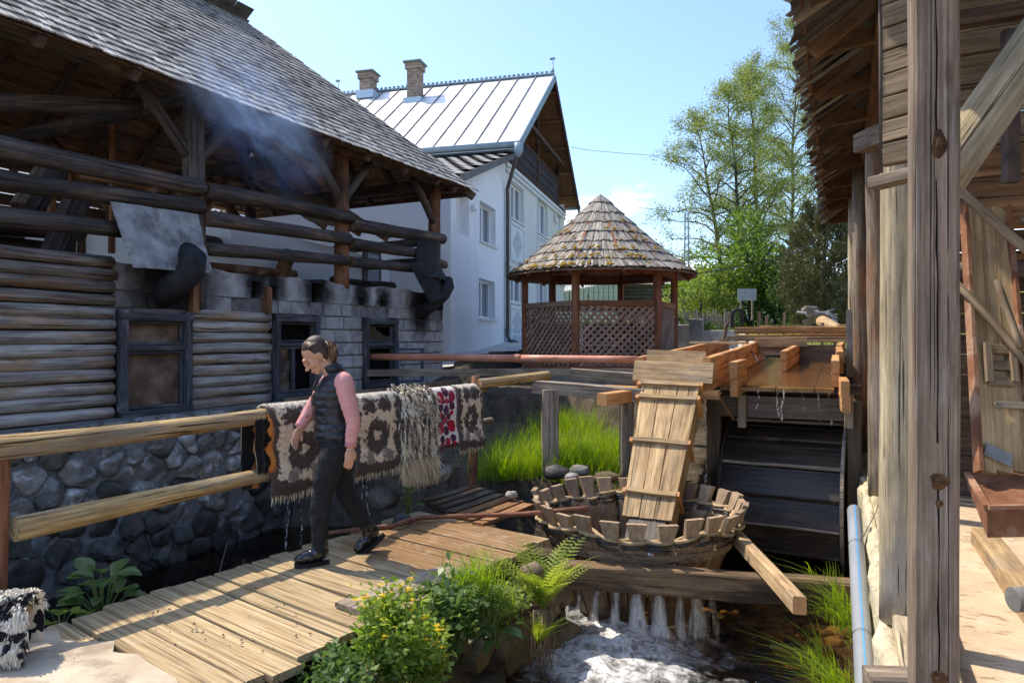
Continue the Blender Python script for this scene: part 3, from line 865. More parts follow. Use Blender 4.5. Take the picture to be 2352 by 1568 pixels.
    box('joint_core', -5.72, -4.42, .05, .16, .78, 2.0, M['black'], t)
    window_frame(t, -6.63, -5.72, .78, 1.95, 1.55, panes=('board', 'board'))
    window_frame(t, -4.37, -3.50, .82, 1.98, 1.58, panes=('glass', None), mullion=-3.98)
    window_frame(t, -2.43, -1.56, .86, 1.98, 1.56, panes=(None, 'broken'))
    for a, b in (((-1.62, -.10, .92), (-1.62, -.10, 1.50)), ((-1.25, -.36, .92), (-1.25, -.36, 1.50)), ((-1.62, -.10, 1.48), (-1.25, -.36, 1.48)), ((-1.62, -.10, .93), (-1.25, -.36, .93))):
        beam('open_casement', a, b, .05, .04, M['bluecase'], t)
    E_Z, E_Y, E_X = 4.50, -.45, .40
    RZ, RY = 7.22, 2.55
    slope = (RZ - E_Z) / (RY - E_Y)
    def rz(y): return E_Z + slope * (min(y, 2 * RY - y) - E_Y)
    for x, m, r in ((-5.55, 'char', .135), (-2.80, 'charpost', .12), (-.10, 'charpost', .12), (-8.6, 'char', .13)):
        logp('post', (x, .12, 2.45 if x > -5 else 2.0), (x, .12, 4.62), r, M[m], t, r * .95, 12, 9, .05, .02)
    for x in (-8.6, -5.55, -2.8, -.10):
        logp('post', (x, 4.95, .8), (x, 4.95, 4.6), .11, M['char'], t, .11, 10, 6, .06, .03)
    for y in (.12, 4.95): logp('plate_log', (-11, y, 4.68), (.25, y, 4.68), .11, M['char'], t, .10, 10, 8, .05)
    for x in (-8.6, -5.55, -2.8, -.10): logp('tie_log', (x, -.1, 4.62), (x, 5.2, 4.62), .11, M['char'], t, .10, 10, 6, .06, .03)
    rails = [((-9.5, 3.45), (-5.55, 3.50), .115), ((-9.5, 3.07), (-5.55, 3.27), .10), ((-9.5, 2.76), (-6.6, 2.85), .10),
             ((-5.5, 3.48), (-2.75, 3.55), .11), ((-5.5, 3.14), (-2.8, 3.22), .10), ((-5.5, 2.77), (-2.85, 2.88), .085),
             ((-2.75, 3.46), (-.05, 3.56), .11), ((-2.75, 3.16), (-.9, 3.20), .095), ((-2.75, 2.87), (-.9, 2.93), .09), ((-.7, 3.05), (.02, 3.08), .09), ((-.7, 2.68), (.0, 2.68), .08)]
    for i, ((xa, za), (xb, zb), r) in enumerate(rails):
        logp('rail_log', (xa, -.02, za), (xb, -.02, zb), r, M['char'], t, r * .9, 12, 10, .07, .02, end=M['charend'])
    for k, z in enumerate((3.5, 3.1, 2.75)):
        logp('rail_log', (-9.5, 4.9, z), (-5.6, 4.9, z - .06), .10, M['char'], t, .09, 10, 8, .06, .03)
        logp('rail_log', (-2.85, 4.9, z), (-.05, 4.9, z + .05), .085, M['char'], t, .08, 10, 8, .06, .03)
    for x in (-5.55, -2.8, -.10):
        for s in (-1, 1):
            if x == -.10 and s == 1: continue
            logp('brace', (x, .12, 3.82), (x + s * .72, .12, 4.58), .075, M['char'], t, .07, 9, 4, .06)
    logp('brace', (-9.5, 1.0, 3.6), (-6.0, .5, 4.45), .10, M['char'], t, .09, 10, 6, .06)
    logp('brace', (-2.9, .3, 4.1), (-3.3, 2.2, 5.6), .08, M['charpost'], t, .07, 9, 5, .06)
    for x0, x1 in ((-5.4, -4.2), (-4.6, -3.4), (-2.6, -1.5)):
        logp('brace', (x0, 3.4, 4.62), (x1, 3.0, 3.2), .07, M['charpost'], t, .06, 9, 5, .06)
    logp('inner_post', (-5.0, 2.5, 2.9), (-5.0, 2.5, 5.2), .05, M['charpost'], t, .045, 8, 6, .08, .04)
    for (a, b, r, m) in (((-8.9, 1.4, 2.9), (-6.2, 1.3, 3.0), .16, 'char'), ((-8.0, 1.0, 2.3), (-7.5, 1.1, 3.15), .14, 'char'), ((-6.9, .9, 2.2), (-6.5, .9, 3.3), .15, 'char'),
                         ((-6.9, 1.2, 3.1), (-6.55, 1.2, 3.75), .17, 'char'), ((-4.9, 1.2, 3.0), (-2.9, 1.4, 3.05), .15, 'char'), ((-3.6, 1.3, 2.2), (-3.3, 1.3, 3.1), .12, 'charpost'), ((-3.4, 1.0, 2.3), (-3.0, 1.0, 3.05), .12, 'charpost'),
                         ((-7.6, 2.6, 3.2), (-5.7, 2.6, 3.25), .09, 'charpost'), ((-2.4, 1.6, 2.3), (-2.2, 1.6, 3.2), .10, 'char'), ((-8.4, .8, 3.62), (-8.1, -.1, 3.30), .06, 'millred'), ((-6.5, .8, 3.55), (-6.2, -.05, 3.35), .05, 'millred'),
                         ((-5.3, .9, 2.60), (-4.6, 1.0, 2.60), .10, 'charpost'), ((-2.2, .8, 2.62), (-.4, .9, 2.66), .10, 'char')):
        logp('inner_timber', a, b, r, M[m], t, r * .9, 10, 5, .08, .02, end=M['charend'])
    for z in (2.40, 2.58, 2.76): beam('inner_board', (-9.2, 1.7, z), (-6.3, 1.7, z + .02), .04, .15, M['rafter'], t)
    for x in (-5.2, -4.9, -4.75, -4.3): beam('inner_stud', (x, 3.6, 2.5), (x, 3.6, 4.55), .09, .09, M['charpost'], t, up=(0, 1, 0))
    for k in range(14):
        box('inner_board', -9.3, -.2 if k < 9 else -2.9, 4.99, 5.04, .8 + k * .187, .8 + k * .187 + .17, M['rafter'], t)
    for k in range(6):
        beam('inner_board', (-5.45, 4.97, 3.50 + k * .19), (-2.95, 4.97, 3.50 + k * .19), .03, .165, M['millin' if k % 2 else 'rafter'], t)
    for z in (3.5, 3.1):
        logp('rail_log', (-.02, .1, z + .06), (-.02, 3.0, z), .09, M['char'], t, .08, 10, 6, .06, .02)
    for k in range(12):
        x = -10.6 + k * .98
        if x > -2.75: x = min(x, -.2)
        yt = RY if x < -2.6 else None
        for s in (0, 1):
            y0 = -.40 if s == 0 else 2 * RY + .40
            if x < -2.6: y1 = RY
            else:
                reach = (E_X - x); y1 = (E_Y + reach) if s == 0 else (2 * RY - E_Y - reach)
            beam('rafter', (x, y0, rz(y0) - .10), (x, y1, rz(y1) - .10), .085, .12, M['rafter'], t, amp=.006, ns=2)
    for y in (.4, 1.2, 2.0, 2.55, 3.1, 3.9, 4.7):          # rafters of the hip end
        reach = min(y - E_Y, 2 * RY - E_Y - y)
        beam('rafter', (E_X - .05, y, E_Z - .10 + slope * .05), (E_X - reach, y, E_Z + slope * reach - .10), .085, .12, M['rafter'], t)
    W_ = RY - E_Y
    for s in (0, 1):
        y0 = E_Y if s == 0 else 2 * RY - E_Y
        beam('hip_rafter', (E_X, y0, E_Z - .10), (E_X - W_, RY, RZ - .10), .10, .14, M['rafter'], t)
    nb = 11
    for s in (0, 1, 2):
        for i in range(nb):
            f = (i + .35) / nb
            reach = W_ * f
            z = E_Z + slope * reach - .035
            if s < 2:
                y = E_Y + reach if s == 0 else 2 * RY - E_Y - reach
                beam('roof_batten', (-11, y, z), (E_X - reach, y, z), .05, .035, M['under'], t)
            else:
                beam('roof_batten', (E_X - reach, E_Y + reach, z), (E_X - reach, 2 * RY - E_Y - reach, z), .05, .035, M['under'], t)
    def strips(name, pts_fn, n, mat):
        mb = MB()
        for i in range(n):
            Vq = pts_fn(i, n)
            if Vq is None: continue
            mb.add(Vq, [(0, 1, 2, 3)] if len(Vq) == 4 else [(0, 1, 2)])
        return mb.build(name, mat, t)
    def front_strip(s):
        def fn(i, n):
            x0 = -11 + (11 + E_X) * i / n; x1 = -11 + (11 + E_X) * (i + .93) / n
            def yt(x): return RY if x < E_X - W_ else (E_Y + (E_X - x))
            j = .006 * math.sin(i * 12.9)
            fl = (lambda y: y) if s == 0 else (lambda y: 2 * RY - y)
            return [(x0, fl(E_Y), E_Z + .004 + j), (x1, fl(E_Y), E_Z + .004 + j), (x1, fl(yt(x1)), rz(yt(x1)) + .004 + j), (x0, fl(yt(x0)), rz(yt(x0)) + .004 + j)]
        return fn
    def hip_strip(i, n):
        y0 = E_Y + 2 * W_ * i / n; y1 = E_Y + 2 * W_ * (i + .93) / n
        r0 = min(y0 - E_Y, 2 * RY - E_Y - y0); r1 = min(y1 - E_Y, 2 * RY - E_Y - y1); j = .006 * math.sin(i * 12.9)
        return [(E_X, y0, E_Z + .004 + j), (E_X, y1, E_Z + .004 + j), (E_X - r1, y1, E_Z + slope * r1 + .004 + j), (E_X - r0, y0, E_Z + slope * r0 + .004 + j)]
    for nm, fn, n_ in (('shingle_lining', front_strip(0), 130), ('shingle_lining', front_strip(1), 130), ('shingle_lining', hip_strip, 70)):
        o = strips(nm, fn, n_, M['under']); o['kind'] = 'stuff'
    def shingle_geo(w, L, th, rng):
        j = rng.uniform(-.012, .012)
        V = [(0, -w / 2, 0), (L, -w / 2, 0), (L, w / 2, 0), (0, w / 2, 0), (0, -w / 2 + j * .3, th), (L, -w / 2, th * .4), (L, w / 2, th * .4), (j, w / 2, th)]
        F = [(0, 3, 2, 1), (4, 5, 6, 7), (0, 1, 5, 4), (2, 3, 7, 6), (3, 0, 4, 7), (1, 2, 6, 5)]
        return V, F
    SL = math.sqrt(1 + slope * slope)
    rows = 26
    rowh = W_ * SL / rows
    big = []; rest = MB()
    up_v = Vector((0, 1 / SL, slope / SL)); al = Vector((-1, 0, 0)); nr_ = Vector((0, -slope / SL, 1 / SL))
    for r in range(rows):
        d = r * rowh
        reach = d / SL
        x_end = E_X - reach
        x = -9.9 + rs.uniform(0, .1)
        while x < x_end:
            w = rs.uniform(.085, .135)
            p = Vector((x + w / 2, E_Y + reach, E_Z)) + Vector((0, 0, slope * reach)) + nr_ * .028 + up_v * (rs.uniform(-.02, .02) - .02)
            skew = rs.uniform(-.03, .03)
            ax = (up_v + al * skew).normalized(); ay = nr_.cross(ax).normalized()
            tilt = rs.uniform(.0, .05)
            az = (nr_ - ax * -.0).normalized()
            ax2 = (ax - nr_ * (.055 + tilt * .5)).normalized(); az2 = ax2.cross(ay)
            Mx = Matrix((ax2, ay, az2)).transposed().to_4x4(); Mx.translation = p + nr_ * .018
            V, F = shingle_geo(w * .96, rowh * 1.5, .016, rs)
            wp = LOGF @ p
            k_ = (wp.x / wp.y, (wp.z - CZ) / wp.y)
            inview = k_[0] > -.72 and k_[1] < .475
            if inview and len(big) < 296 and r < 5 and x > -8.6: big.append((V, F, Mx))
            else: rest.add(V, F, Mx, mi=0 if rs.random() < .82 else 1)
            x += w
    for V, F, Mx in big:
        mk('shingle', V, F, M['shingle'] if rs.random() < .82 else M['shingle_b'], t, Mx)
    o = rest.build('roof_shingles', [M['shingle'], M['shingle_b']], t); o['kind'] = 'stuff'
    for side in ('hip', 'back'):
        mb = MB()
        for r in range(18):
            rh = W_ * SL / 18; reach = r * rh / SL
            if side == 'hip':
                a, b = E_Y + reach, 2 * RY - E_Y - reach
                y = a + .22
                while y < b - .3:
                    w = rs.uniform(.10, .16)
                    o0 = Vector((E_X - reach + .02, y + w / 2, E_Z + slope * reach + .03)); ax = Vector((-1, 0, slope)).normalized()
                    mb.add(*shingle_geo(w * .96, rh * 1.4, .016, rs), axis(o0, o0 + ax))
                    y += w
            else:
                x = -9.9
                while x < E_X - reach:
                    w = .3
                    o0 = Vector((x + w / 2, 2 * RY - E_Y - reach + .02, E_Z + slope * reach + .03)); ax = Vector((0, -1, slope)).normalized()
                    mb.add(*shingle_geo(w * .98, rh * 1.3, .016, rs), axis(o0, o0 + ax))
                    x += w
        o = mb.build('roof_shingles', M['shingle_b'], t); o['kind'] = 'stuff'
    x = -9.9
    mb = MB()
    while x < E_X - W_ + .10:
        w = rs.uniform(.10, .15)
        o0 = Vector((x, RY + .30, RZ - .16)); ax = Vector((0, -1, slope * .85)).normalized()
        o1 = Vector((x, RY - .02, RZ + .02)); 
        mb.add(*shingle_geo(w, .62, .03, rs), axis(o0, o0 + ax))
        x += w * .97
    o = mb.build('ridge_shingles', M['shingle_b'], t); o['kind'] = 'stuff'
    beam('ridge_board', (-9.9, RY, RZ - .05), (E_X - W_, RY, RZ - .05), .06, .18, M['rafter'], t)
    beam('eave_board', (-10, E_Y + .10, E_Z + .03), (E_X, E_Y + .10, E_Z + .03), .03, .05, M['rafter'], t)
    beam('eave_board', (E_X - .03, E_Y, E_Z - .04), (E_X - .03, 2 * RY - E_Y, E_Z - .04), .035, .09, M['rafter'], t)
    for k in range(9):
        beam('lean_to_board', (-5.4, 5.10 + k * .22, 3.40 + k * .15), (-.4, 5.10 + k * .22, 3.40 + k * .15), .2, .025, M['millin'], t, up=(0, -.5, .86))
    for x in (-5.2, -3.9, -2.6, -1.3): beam('lean_to_rafter', (x, 5.1, 3.54), (x, 6.75, 4.5), .08, .10, M['charpost'], t)
    for k in range(7):
        y0 = .9 + k * .19
        beam('inner_roof_board', (-2.75, y0, 3.62 + k * .115), (-.55, y0, 3.62 + k * .115), .19, .022, M['millin'], t, up=(0, -.5, .86))
    for x in (-2.4, -1.5, -.7): beam('inner_roof_rafter', (x, .8, 3.52), (x, 2.3, 4.42), .07, .09, M['charpost'], t)
    set_frame()
    return t, blk
M['bluecase'] = surf('faded_blue_paint', [(.3, (.045, .065, .10)), (.7, (.10, .13, .18))], (9, 9, 9), rough=.8)
LOGB, BLK = log_building()
def bent_sheet(name, label, pts, rows, cols, mat, bulge, seed, fr_=LOGF, thick=.006, cat='sheet metal'):
    """pts: four corners (tl,tr,br,bl) in the frame; crumpled sheet with thickness"""
    tl, tr, br, bl = [Vector(p) for p in pts]
    nrm = (tr - tl).cross(bl - tl).normalized()
    V = []; F = []
    for side in (0, 1):
        for j in range(rows + 1):
            for i in range(cols + 1):
                a, b = i / cols, j / rows
                p = (tl * (1 - a) + tr * a) * (1 - b) + (bl * (1 - a) + br * a) * b
                k = bulge(a, b) + .020 * abs(noise.noise((a * 3.2 + seed, b * 3.2, seed))) + .010 * abs(noise.noise((a * 7 + seed, b * 7, 1)))
                edge = .003 * noise.noise((a * 3.3, b * 3.3, seed + 5))
                V.append(p + nrm * (k + side * thick) + (tr - tl).normalized() * edge + Vector((0, 0, edge)))
    n1 = (rows + 1) * (cols + 1)
    for j in range(rows):
        for i in range(cols):
            a = j * (cols + 1) + i
            q = (a, a + 1, a + cols + 2, a + cols + 1)
            F.append(q); F.append(tuple(n1 + x for x in reversed(q)))
    set_frame(fr_)
    o0 = sum(V, Vector()) / len(V)
    o = mk(name, [v - o0 for v in V], F, mat, None, Matrix.Translation(o0), smooth=True)
    set_frame()
    tag(o, label, cat)
    return o
s1 = bent_sheet('smoke_hood_sheet', 'large pale galvanised sheet bolted over the first burnt window', ((-6.80, -.16, 3.12), (-5.66, -.10, 3.16), (-5.60, -.26, 2.45), (-6.66, -.32, 2.42)), 22, 28, M['tin'], lambda a, b: -.02 * b * b + .02 * max(0, .08 - a) * 12, 2.0)
s2 = bent_sheet('smoke_hood_sheet', 'black curled metal sheet hanging by the far corner post', ((-1.05, -.16, 3.42), (-.30, -.12, 3.45), (-.18, -.22, 2.65), (-1.15, -.30, 2.75)), 14, 14, M['tinblack'], lambda a, b: -.10 * math.sin(a * 3.1) + .08 * math.sin(b * 4), 5.0)
s3 = bent_sheet('smoke_hood_sheet', 'black sagging metal flap below the curled sheet at the corner', ((-1.42, -.22, 2.98), (-.75, -.34, 3.05), (-.55, -.36, 2.45), (-.98, -.38, 2.28)), 12, 12, M['tinblack'], lambda a, b: -.06 * math.sin(a * 3.1) + .10 * (a - .5) ** 2, 8.0)
def stove_pipe(name, label, pts, r):
    set_frame(LOGF)
    d = [p for p in [Vector(q) for q in pts]]
    o = tube(name, d, [r * .96, r, r, r * 1.02, r], M['tinblack'], None, 16)
    set_frame()
    tag(o, label, 'pipe')
stove_pipe('stove_pipe', 'sooty bent stub of stove pipe poking out under the galvanised sheet', ((-6.06, .10, 2.14), (-6.0, -.24, 2.34), (-5.95, -.34, 2.46), (-5.91, -.30, 2.58), (-5.88, -.16, 2.64)), .16)
stove_pipe('stove_pipe', 'sooty stove pipe rising to the black curled sheet', ((-.80, .05, 2.10), (-.66, -.22, 2.30), (-.52, -.34, 2.48), (-.42, -.36, 2.62), (-.36, -.30, 2.74)), .12)
def mill():
    set_frame(MILLF)
    rs = random.Random(41)
    t = thing('timber_mill', 'open-fronted timber mill with shaggy shingled eaves and mixed posts', 'building', MILLF)
    V = []; F = []
    ny = 90; prof = [(.15, -1.2), (.16, -.7), (.165, -.3), (.17, -.04), (.18, .04), (.20, .075), (.24, .08), (.28, .06), (.285, -.1)]
    for j in range(ny + 1):
        y = 1.0 + 12.5 * j / ny
        for (q, z) in prof:
            k = .05 if z > -.25 else .02
            V.append((q + k * noise.noise((q * 9, y * 3.0, z * 6)) * 1.2 + (.10 if y > 7.5 else 0) * 0, y, z + k * .9 * noise.noise((q * 7 + 9, y * 4.2, z * 5)) + (.05 if z > -.3 else 0)))
    m_ = len(prof)
    for j in range(ny):
        for k in range(m_ - 1): F.append((j * m_ + k, j * m_ + k + 1, (j + 1) * m_ + k + 1, (j + 1) * m_ + k))
    mk('plinth', V, F, M['plaster'], t, smooth=True)
    for a, b in ((2.2, 5.9), (5.95, 9.2), (9.25, 13.4)):
        beam('sill_beam', (.36, a, .07), (.36, b, .09), .24, .20, M['millround'], t, ns=4, amp=.008)
    beam('sill_end', (.10, 3.55, .12), (.34, 3.62, .13), .14, .14, M['greyw'], t)
    sp = []
    o = beam('square_post', (.308, 3.13, -.75), (.308, 3.13, 4.6), .150, .20, M['millpost'], t, up=(-.02, 1, 0), c=.012, ns=14, amp=.0025)
    for (z, w, h) in ((2.37, .024, .055), (1.14, .030, .032), (1.06, .012, .016), (.42, .026, .034)):
        V = []; F = []
        for r_, d in ((1, .0), (.6, -.012), (.25, -.03)):
            for k in range(12):
                a = k * math.pi / 6
                V.append((math.cos(a) * w * r_ * (1 + .25 * math.sin(a * 3 + z)), d, math.sin(a) * h * r_))
        for i in range(2):
            for k in range(12): F.append((i * 12 + k, i * 12 + (k + 1) % 12, i * 12 + 12 + (k + 1) % 12, i * 12 + 12 + k))
        F.append(tuple(24 + k for k in range(12)))
        V = [(x, y * .35 - .001, zz) for x, y, zz in V]
        mk('knot_hole', V, F, M['knot'], o, Matrix.Translation((.318, 3.0285, z)))
    V = []; F = []
    zc = 4.4; x = .290
    k = 0
    pts = []
    while zc > -.5:
        x += rs.uniform(-.004, .0045) + .0012; zc -= .12
        pts.append((x, zc, rs.uniform(.0010, .0034)))
    for (x, z, w) in pts: V += [(x - w, 3.0268, z), (x + w, 3.0268, z)]
    for i in range(len(pts) - 1):
        if i % 9 != 7: F.append((2 * i, 2 * i + 1, 2 * i + 3, 2 * i + 2))
    mk('drying_crack', V, F, M['black'], o)
    logp('round_post', (.275, 4.45, .12), (.265, 4.40, 3.52), .095, M['millround'], t, .085, 14, 16, .04, .015, end=M['pale'])
    logp('round_post', (.33, 7.7, .16), (.30, 7.65, 3.55), .115, M['millgrey'], t, .105, 12, 12, .06, .02)
    beam('post_corbel', (.16, 7.2, 3.42), (.52, 6.5, 3.40), .16, .17, M['greyw'], t, amp=.01, ns=2)
    logp('round_post', (.22, 10.6, .16), (.20, 10.6, 3.9), .10, M['millgrey'], t, .09, 12, 10, .06, .02)
    logp('round_post', (.17, 12.6, .3), (.17, 12.6, 3.9), .10, M['millround'], t, .09, 10, 8, .06, .02)
    beam('corner_board', (.12, 14.2, .5), (.12, 14.2, 4.0), .05, .22, M['red'], t, up=(0, 1, 0))
    beam('corner_board', (.16, 13.2, .5), (.16, 13.2, 4.0), .04, .16, M['millin'], t, up=(0, 1, 0))
    beam('wall_plate', (.32, 1.5, 4.02), (.32, 15.3, 4.02), .20, .18, M['lookout'], t, ns=4, amp=.008)
    y = 8.4
    while y < 15.1:
        w = rs.uniform(.16, .24)
        beam('wall_board', (.44, y + w / 2, .16), (.44, y + w / 2, 3.95), .03, w - .01, M['millin'], t, up=(0, 1, 0), c=.004)
        y += w
    sh = thing('lath_shutter', 'narrow stack of short laths with an iron rod beside the square post', 'shutter', MILLF @ Matrix.Translation((.20, 3.75, 2.35)))
    for k in range(9):
        beam('lath', (.17, 3.72, 2.50 + k * .105), (.285, 3.66, 2.505 + k * .105), .05, .098, M['millin'], sh, c=.006, amp=.002)
    tube('iron_rod', [(.160, 3.70, 2.42), (.158, 3.70, 2.9), (.156, 3.70, 3.42)], .008, M['iron'], sh)
    beam('bracket', (.13, 3.70, 3.44), (.27, 3.62, 3.45), .04, .05, M['iron'], sh)
    beam('shelf_board', (.13, 3.74, 2.38), (.29, 3.64, 2.39), .10, .05, M['greyw'], sh)
    EQ, EZ, SLP = -.25, 4.00, .72
    def rz(q): return EZ + SLP * (q - EQ)
    for ty in (2.0, 3.0, 4.05, 5.1, 6.1, 7.2, 8.2, 9.2, 10.4, 11.6, 12.6, 13.6, 15.2):
        beam('lookout', (EQ + .02, ty, rz(EQ) - .16 + .06), (.9, ty, rz(.9) - .10), .09, .15, M['lookout'], t, ns=2, amp=.006)
        beam('lookout_tie', (EQ + .03, ty + .05, 3.94), (.25, ty + .05, 3.99), .07, .13, M['lookout'], t, ns=2, amp=.006)
    beam('eave_batten', (EQ - .02, 1.5, 3.97), (EQ - .02, 15.35, 3.97), .045, .05, M['lookout'], t)
    for k, q in enumerate((-.15, .1, .4, .8, 1.3)):
        beam('roof_batten', (q, 1.2, rz(q) + .0), (q, 15.3, rz(q) + .0), .05, .035, M['rafter'], t)
    mb = MB()
    n_ = 120
    for i in range(n_):
        y0 = 1.0 + 14.4 * i / n_; y1 = 1.0 + 14.4 * (i + .9) / n_; j = .008 * math.sin(i * 7.7)
        mb.add([(EQ, y0, EZ + .03 + j), (EQ, y1, EZ + .03 + j), (3.2, y1, rz(3.2) + .03 + j), (3.2, y0, rz(3.2) + .03 + j)], [(0, 1, 2, 3)])
    o = mb.build('shingle_lining', M['under'], t); o['kind'] = 'stuff'
    V = [(3.2, 1.0, rz(3.2)), (3.2, 15.4, rz(3.2)), (7.2, 15.4, 3.6), (7.2, 1.0, 3.6)]
    mk('back_slope', V, [(0, 1, 2, 3)], M['shingle_b'], t)
    def shg(w, L, th):
        a, b, c_ = rs.uniform(-.03, .03), rs.uniform(-.03, .03), rs.uniform(.2, .8)
        V = [(a, -w / 2, 0), (L, -w / 2, 0), (L, w / 2, 0), (b, w / 2, 0), (a, -w / 2, th), (L, -w / 2, th), (L, w / 2, th), (b, w / 2, th)]
        return V, [(0, 3, 2, 1), (4, 5, 6, 7), (0, 1, 5, 4), (2, 3, 7, 6), (3, 0, 4, 7), (1, 2, 6, 5)]
    ax = Vector((1, 0, SLP)).normalized(); nr_ = Vector((-SLP, 0, 1)).normalized()
    mb = MB(); count = 0
    for row in range(5):
        y = 1.2
        while y < 15.4:
            w = rs.uniform(.06, .12)
            p = Vector((EQ - .10 - .02 * row + rs.uniform(-.05, .05), y, EZ - .10 + .05 * row)) + ax * (.10 * row) + nr_ * (.02 * row)
            d = (ax + Vector((0, rs.uniform(-.07, .07), rs.uniform(-.14, .02)))).normalized()
            Mx = axis(p, p + d)
            V, F = shg(w, rs.uniform(.5, .65), .014)
            if row < 2 and 5 < y and count < 290:
                mk('eave_shingle', V, F, M['shingle_b'] if rs.random() < .6 else M['shingle'], t, Mx); count += 1
            else: mb.add(V, F, Mx, mi=0 if rs.random() < .6 else 1)
            y += w * .95
    o = mb.build('roof_shingles', [M['shingle_b'], M['shingle']], t); o['kind'] = 'stuff'
    mb = MB()
    for row in range(14):
        y = 1.0
        while y < 15.4:
            w = .24
            p = Vector((EQ + .1, y, EZ + .08)) + ax * (.26 * row) + nr_ * .03
            V, F = shg(w, .42, .016); mb.add(V, F, axis(p, p + ax)); y += w
    o = mb.build('roof_shingles', M['shingle_b'], t); o['kind'] = 'stuff'
    for k in range(7):
        beam('partition_board', (.55, 5.4, 2.58 + k * .20), (3.6, 5.4, 2.60 + k * .20), .03, .192, M['millin'] if k > 1 else M['millred'], t, c=.005)  # lowest boards redder: the orange light on them is put into the colour
    beam('cross_beam', (.45, 5.25, 2.42), (3.6, 5.25, 2.44), .16, .17, M['millred'], t)
    beam('cross_beam', (.45, 5.0, 3.55), (3.6, 5.0, 3.58), .10, .08, M['rafter'], t)
    beam('cross_beam', (.45, 6.3, 2.2), (3.6, 6.3, 2.22), .16, .14, M['millred'], t)
    for k in range(18):
        beam('back_board', (.5, 8.9, .1 + k * .215), (5.8, 8.9, .1 + k * .215), .03, .205, M['rafter'], t)
    for k in range(14):
        beam('side_board', (5.8, 0.2 + k * .62, -.1), (5.8, .2 + k * .62, 4.8), .03, .60, M['rafter'], t, up=(0, 1, 0))
    set_frame()
    logp('brace_log', P(2150, 425, 3.02), P(2420, 40, 3.25), .098, M['millround'], t, .105, 16, 8, .03, .0, end=M['greyw'])
    beam('inner_brace', P(2215, 520, 4.9), P(2380, 330, 4.6), .14, .15, M['millin'], t)
    beam('inner_brace', P(2320, 70, 4.2), P(2322, 420, 4.2), .08, .06, M['iron'], t, up=(0, 1, 0))
    for a, b, Y0, Y1, r in (((2200, 430), (2400, 605), 4.2, 3.8, .028), ((2300, 470), (2400, 540), 4.4, 4.2, .02), ((2195, 650), (2360, 835), 4.1, 3.7, .022), ((2290, 645), (2345, 800), 3.9, 3.7, .018)):
        logp('inner_pole', P(*a, Y0), P(*b, Y1), r, M['millin'], t, r, 8, 5, .08, .01)
    return t
M['knot'] = surf('orange_rotten_knot', [(.3, (.03, .018, .01)), (.55, (.12, .06, .028)), (.8, (.27, .15, .07))], (30, 30, 30), rough=.95, bump=1, bscale=(60, 60, 60), var=.2)
MILL = mill()
def mill_floor():
    set_frame(MILLF)
    V = []; F = []
    nx, ny = 30, 50
    for j in range(ny + 1):
        for i in range(nx + 1):
            q, y = .30 + 5.6 * i / nx, -1.5 + 10.4 * j / ny
            V.append((q, y, .0 + .012 * noise.noise((q * 2, y * 2, 0))))
    for j in range(ny):
        for i in range(nx):
            a = j * (nx + 1) + i
            F.append((a, a + 1, a + nx + 2, a + nx + 1))
    o = mk('mill_floor', V, F, M['floor'], smooth=True)
    set_frame()
    tag(o, kind='structure')
mill_floor()
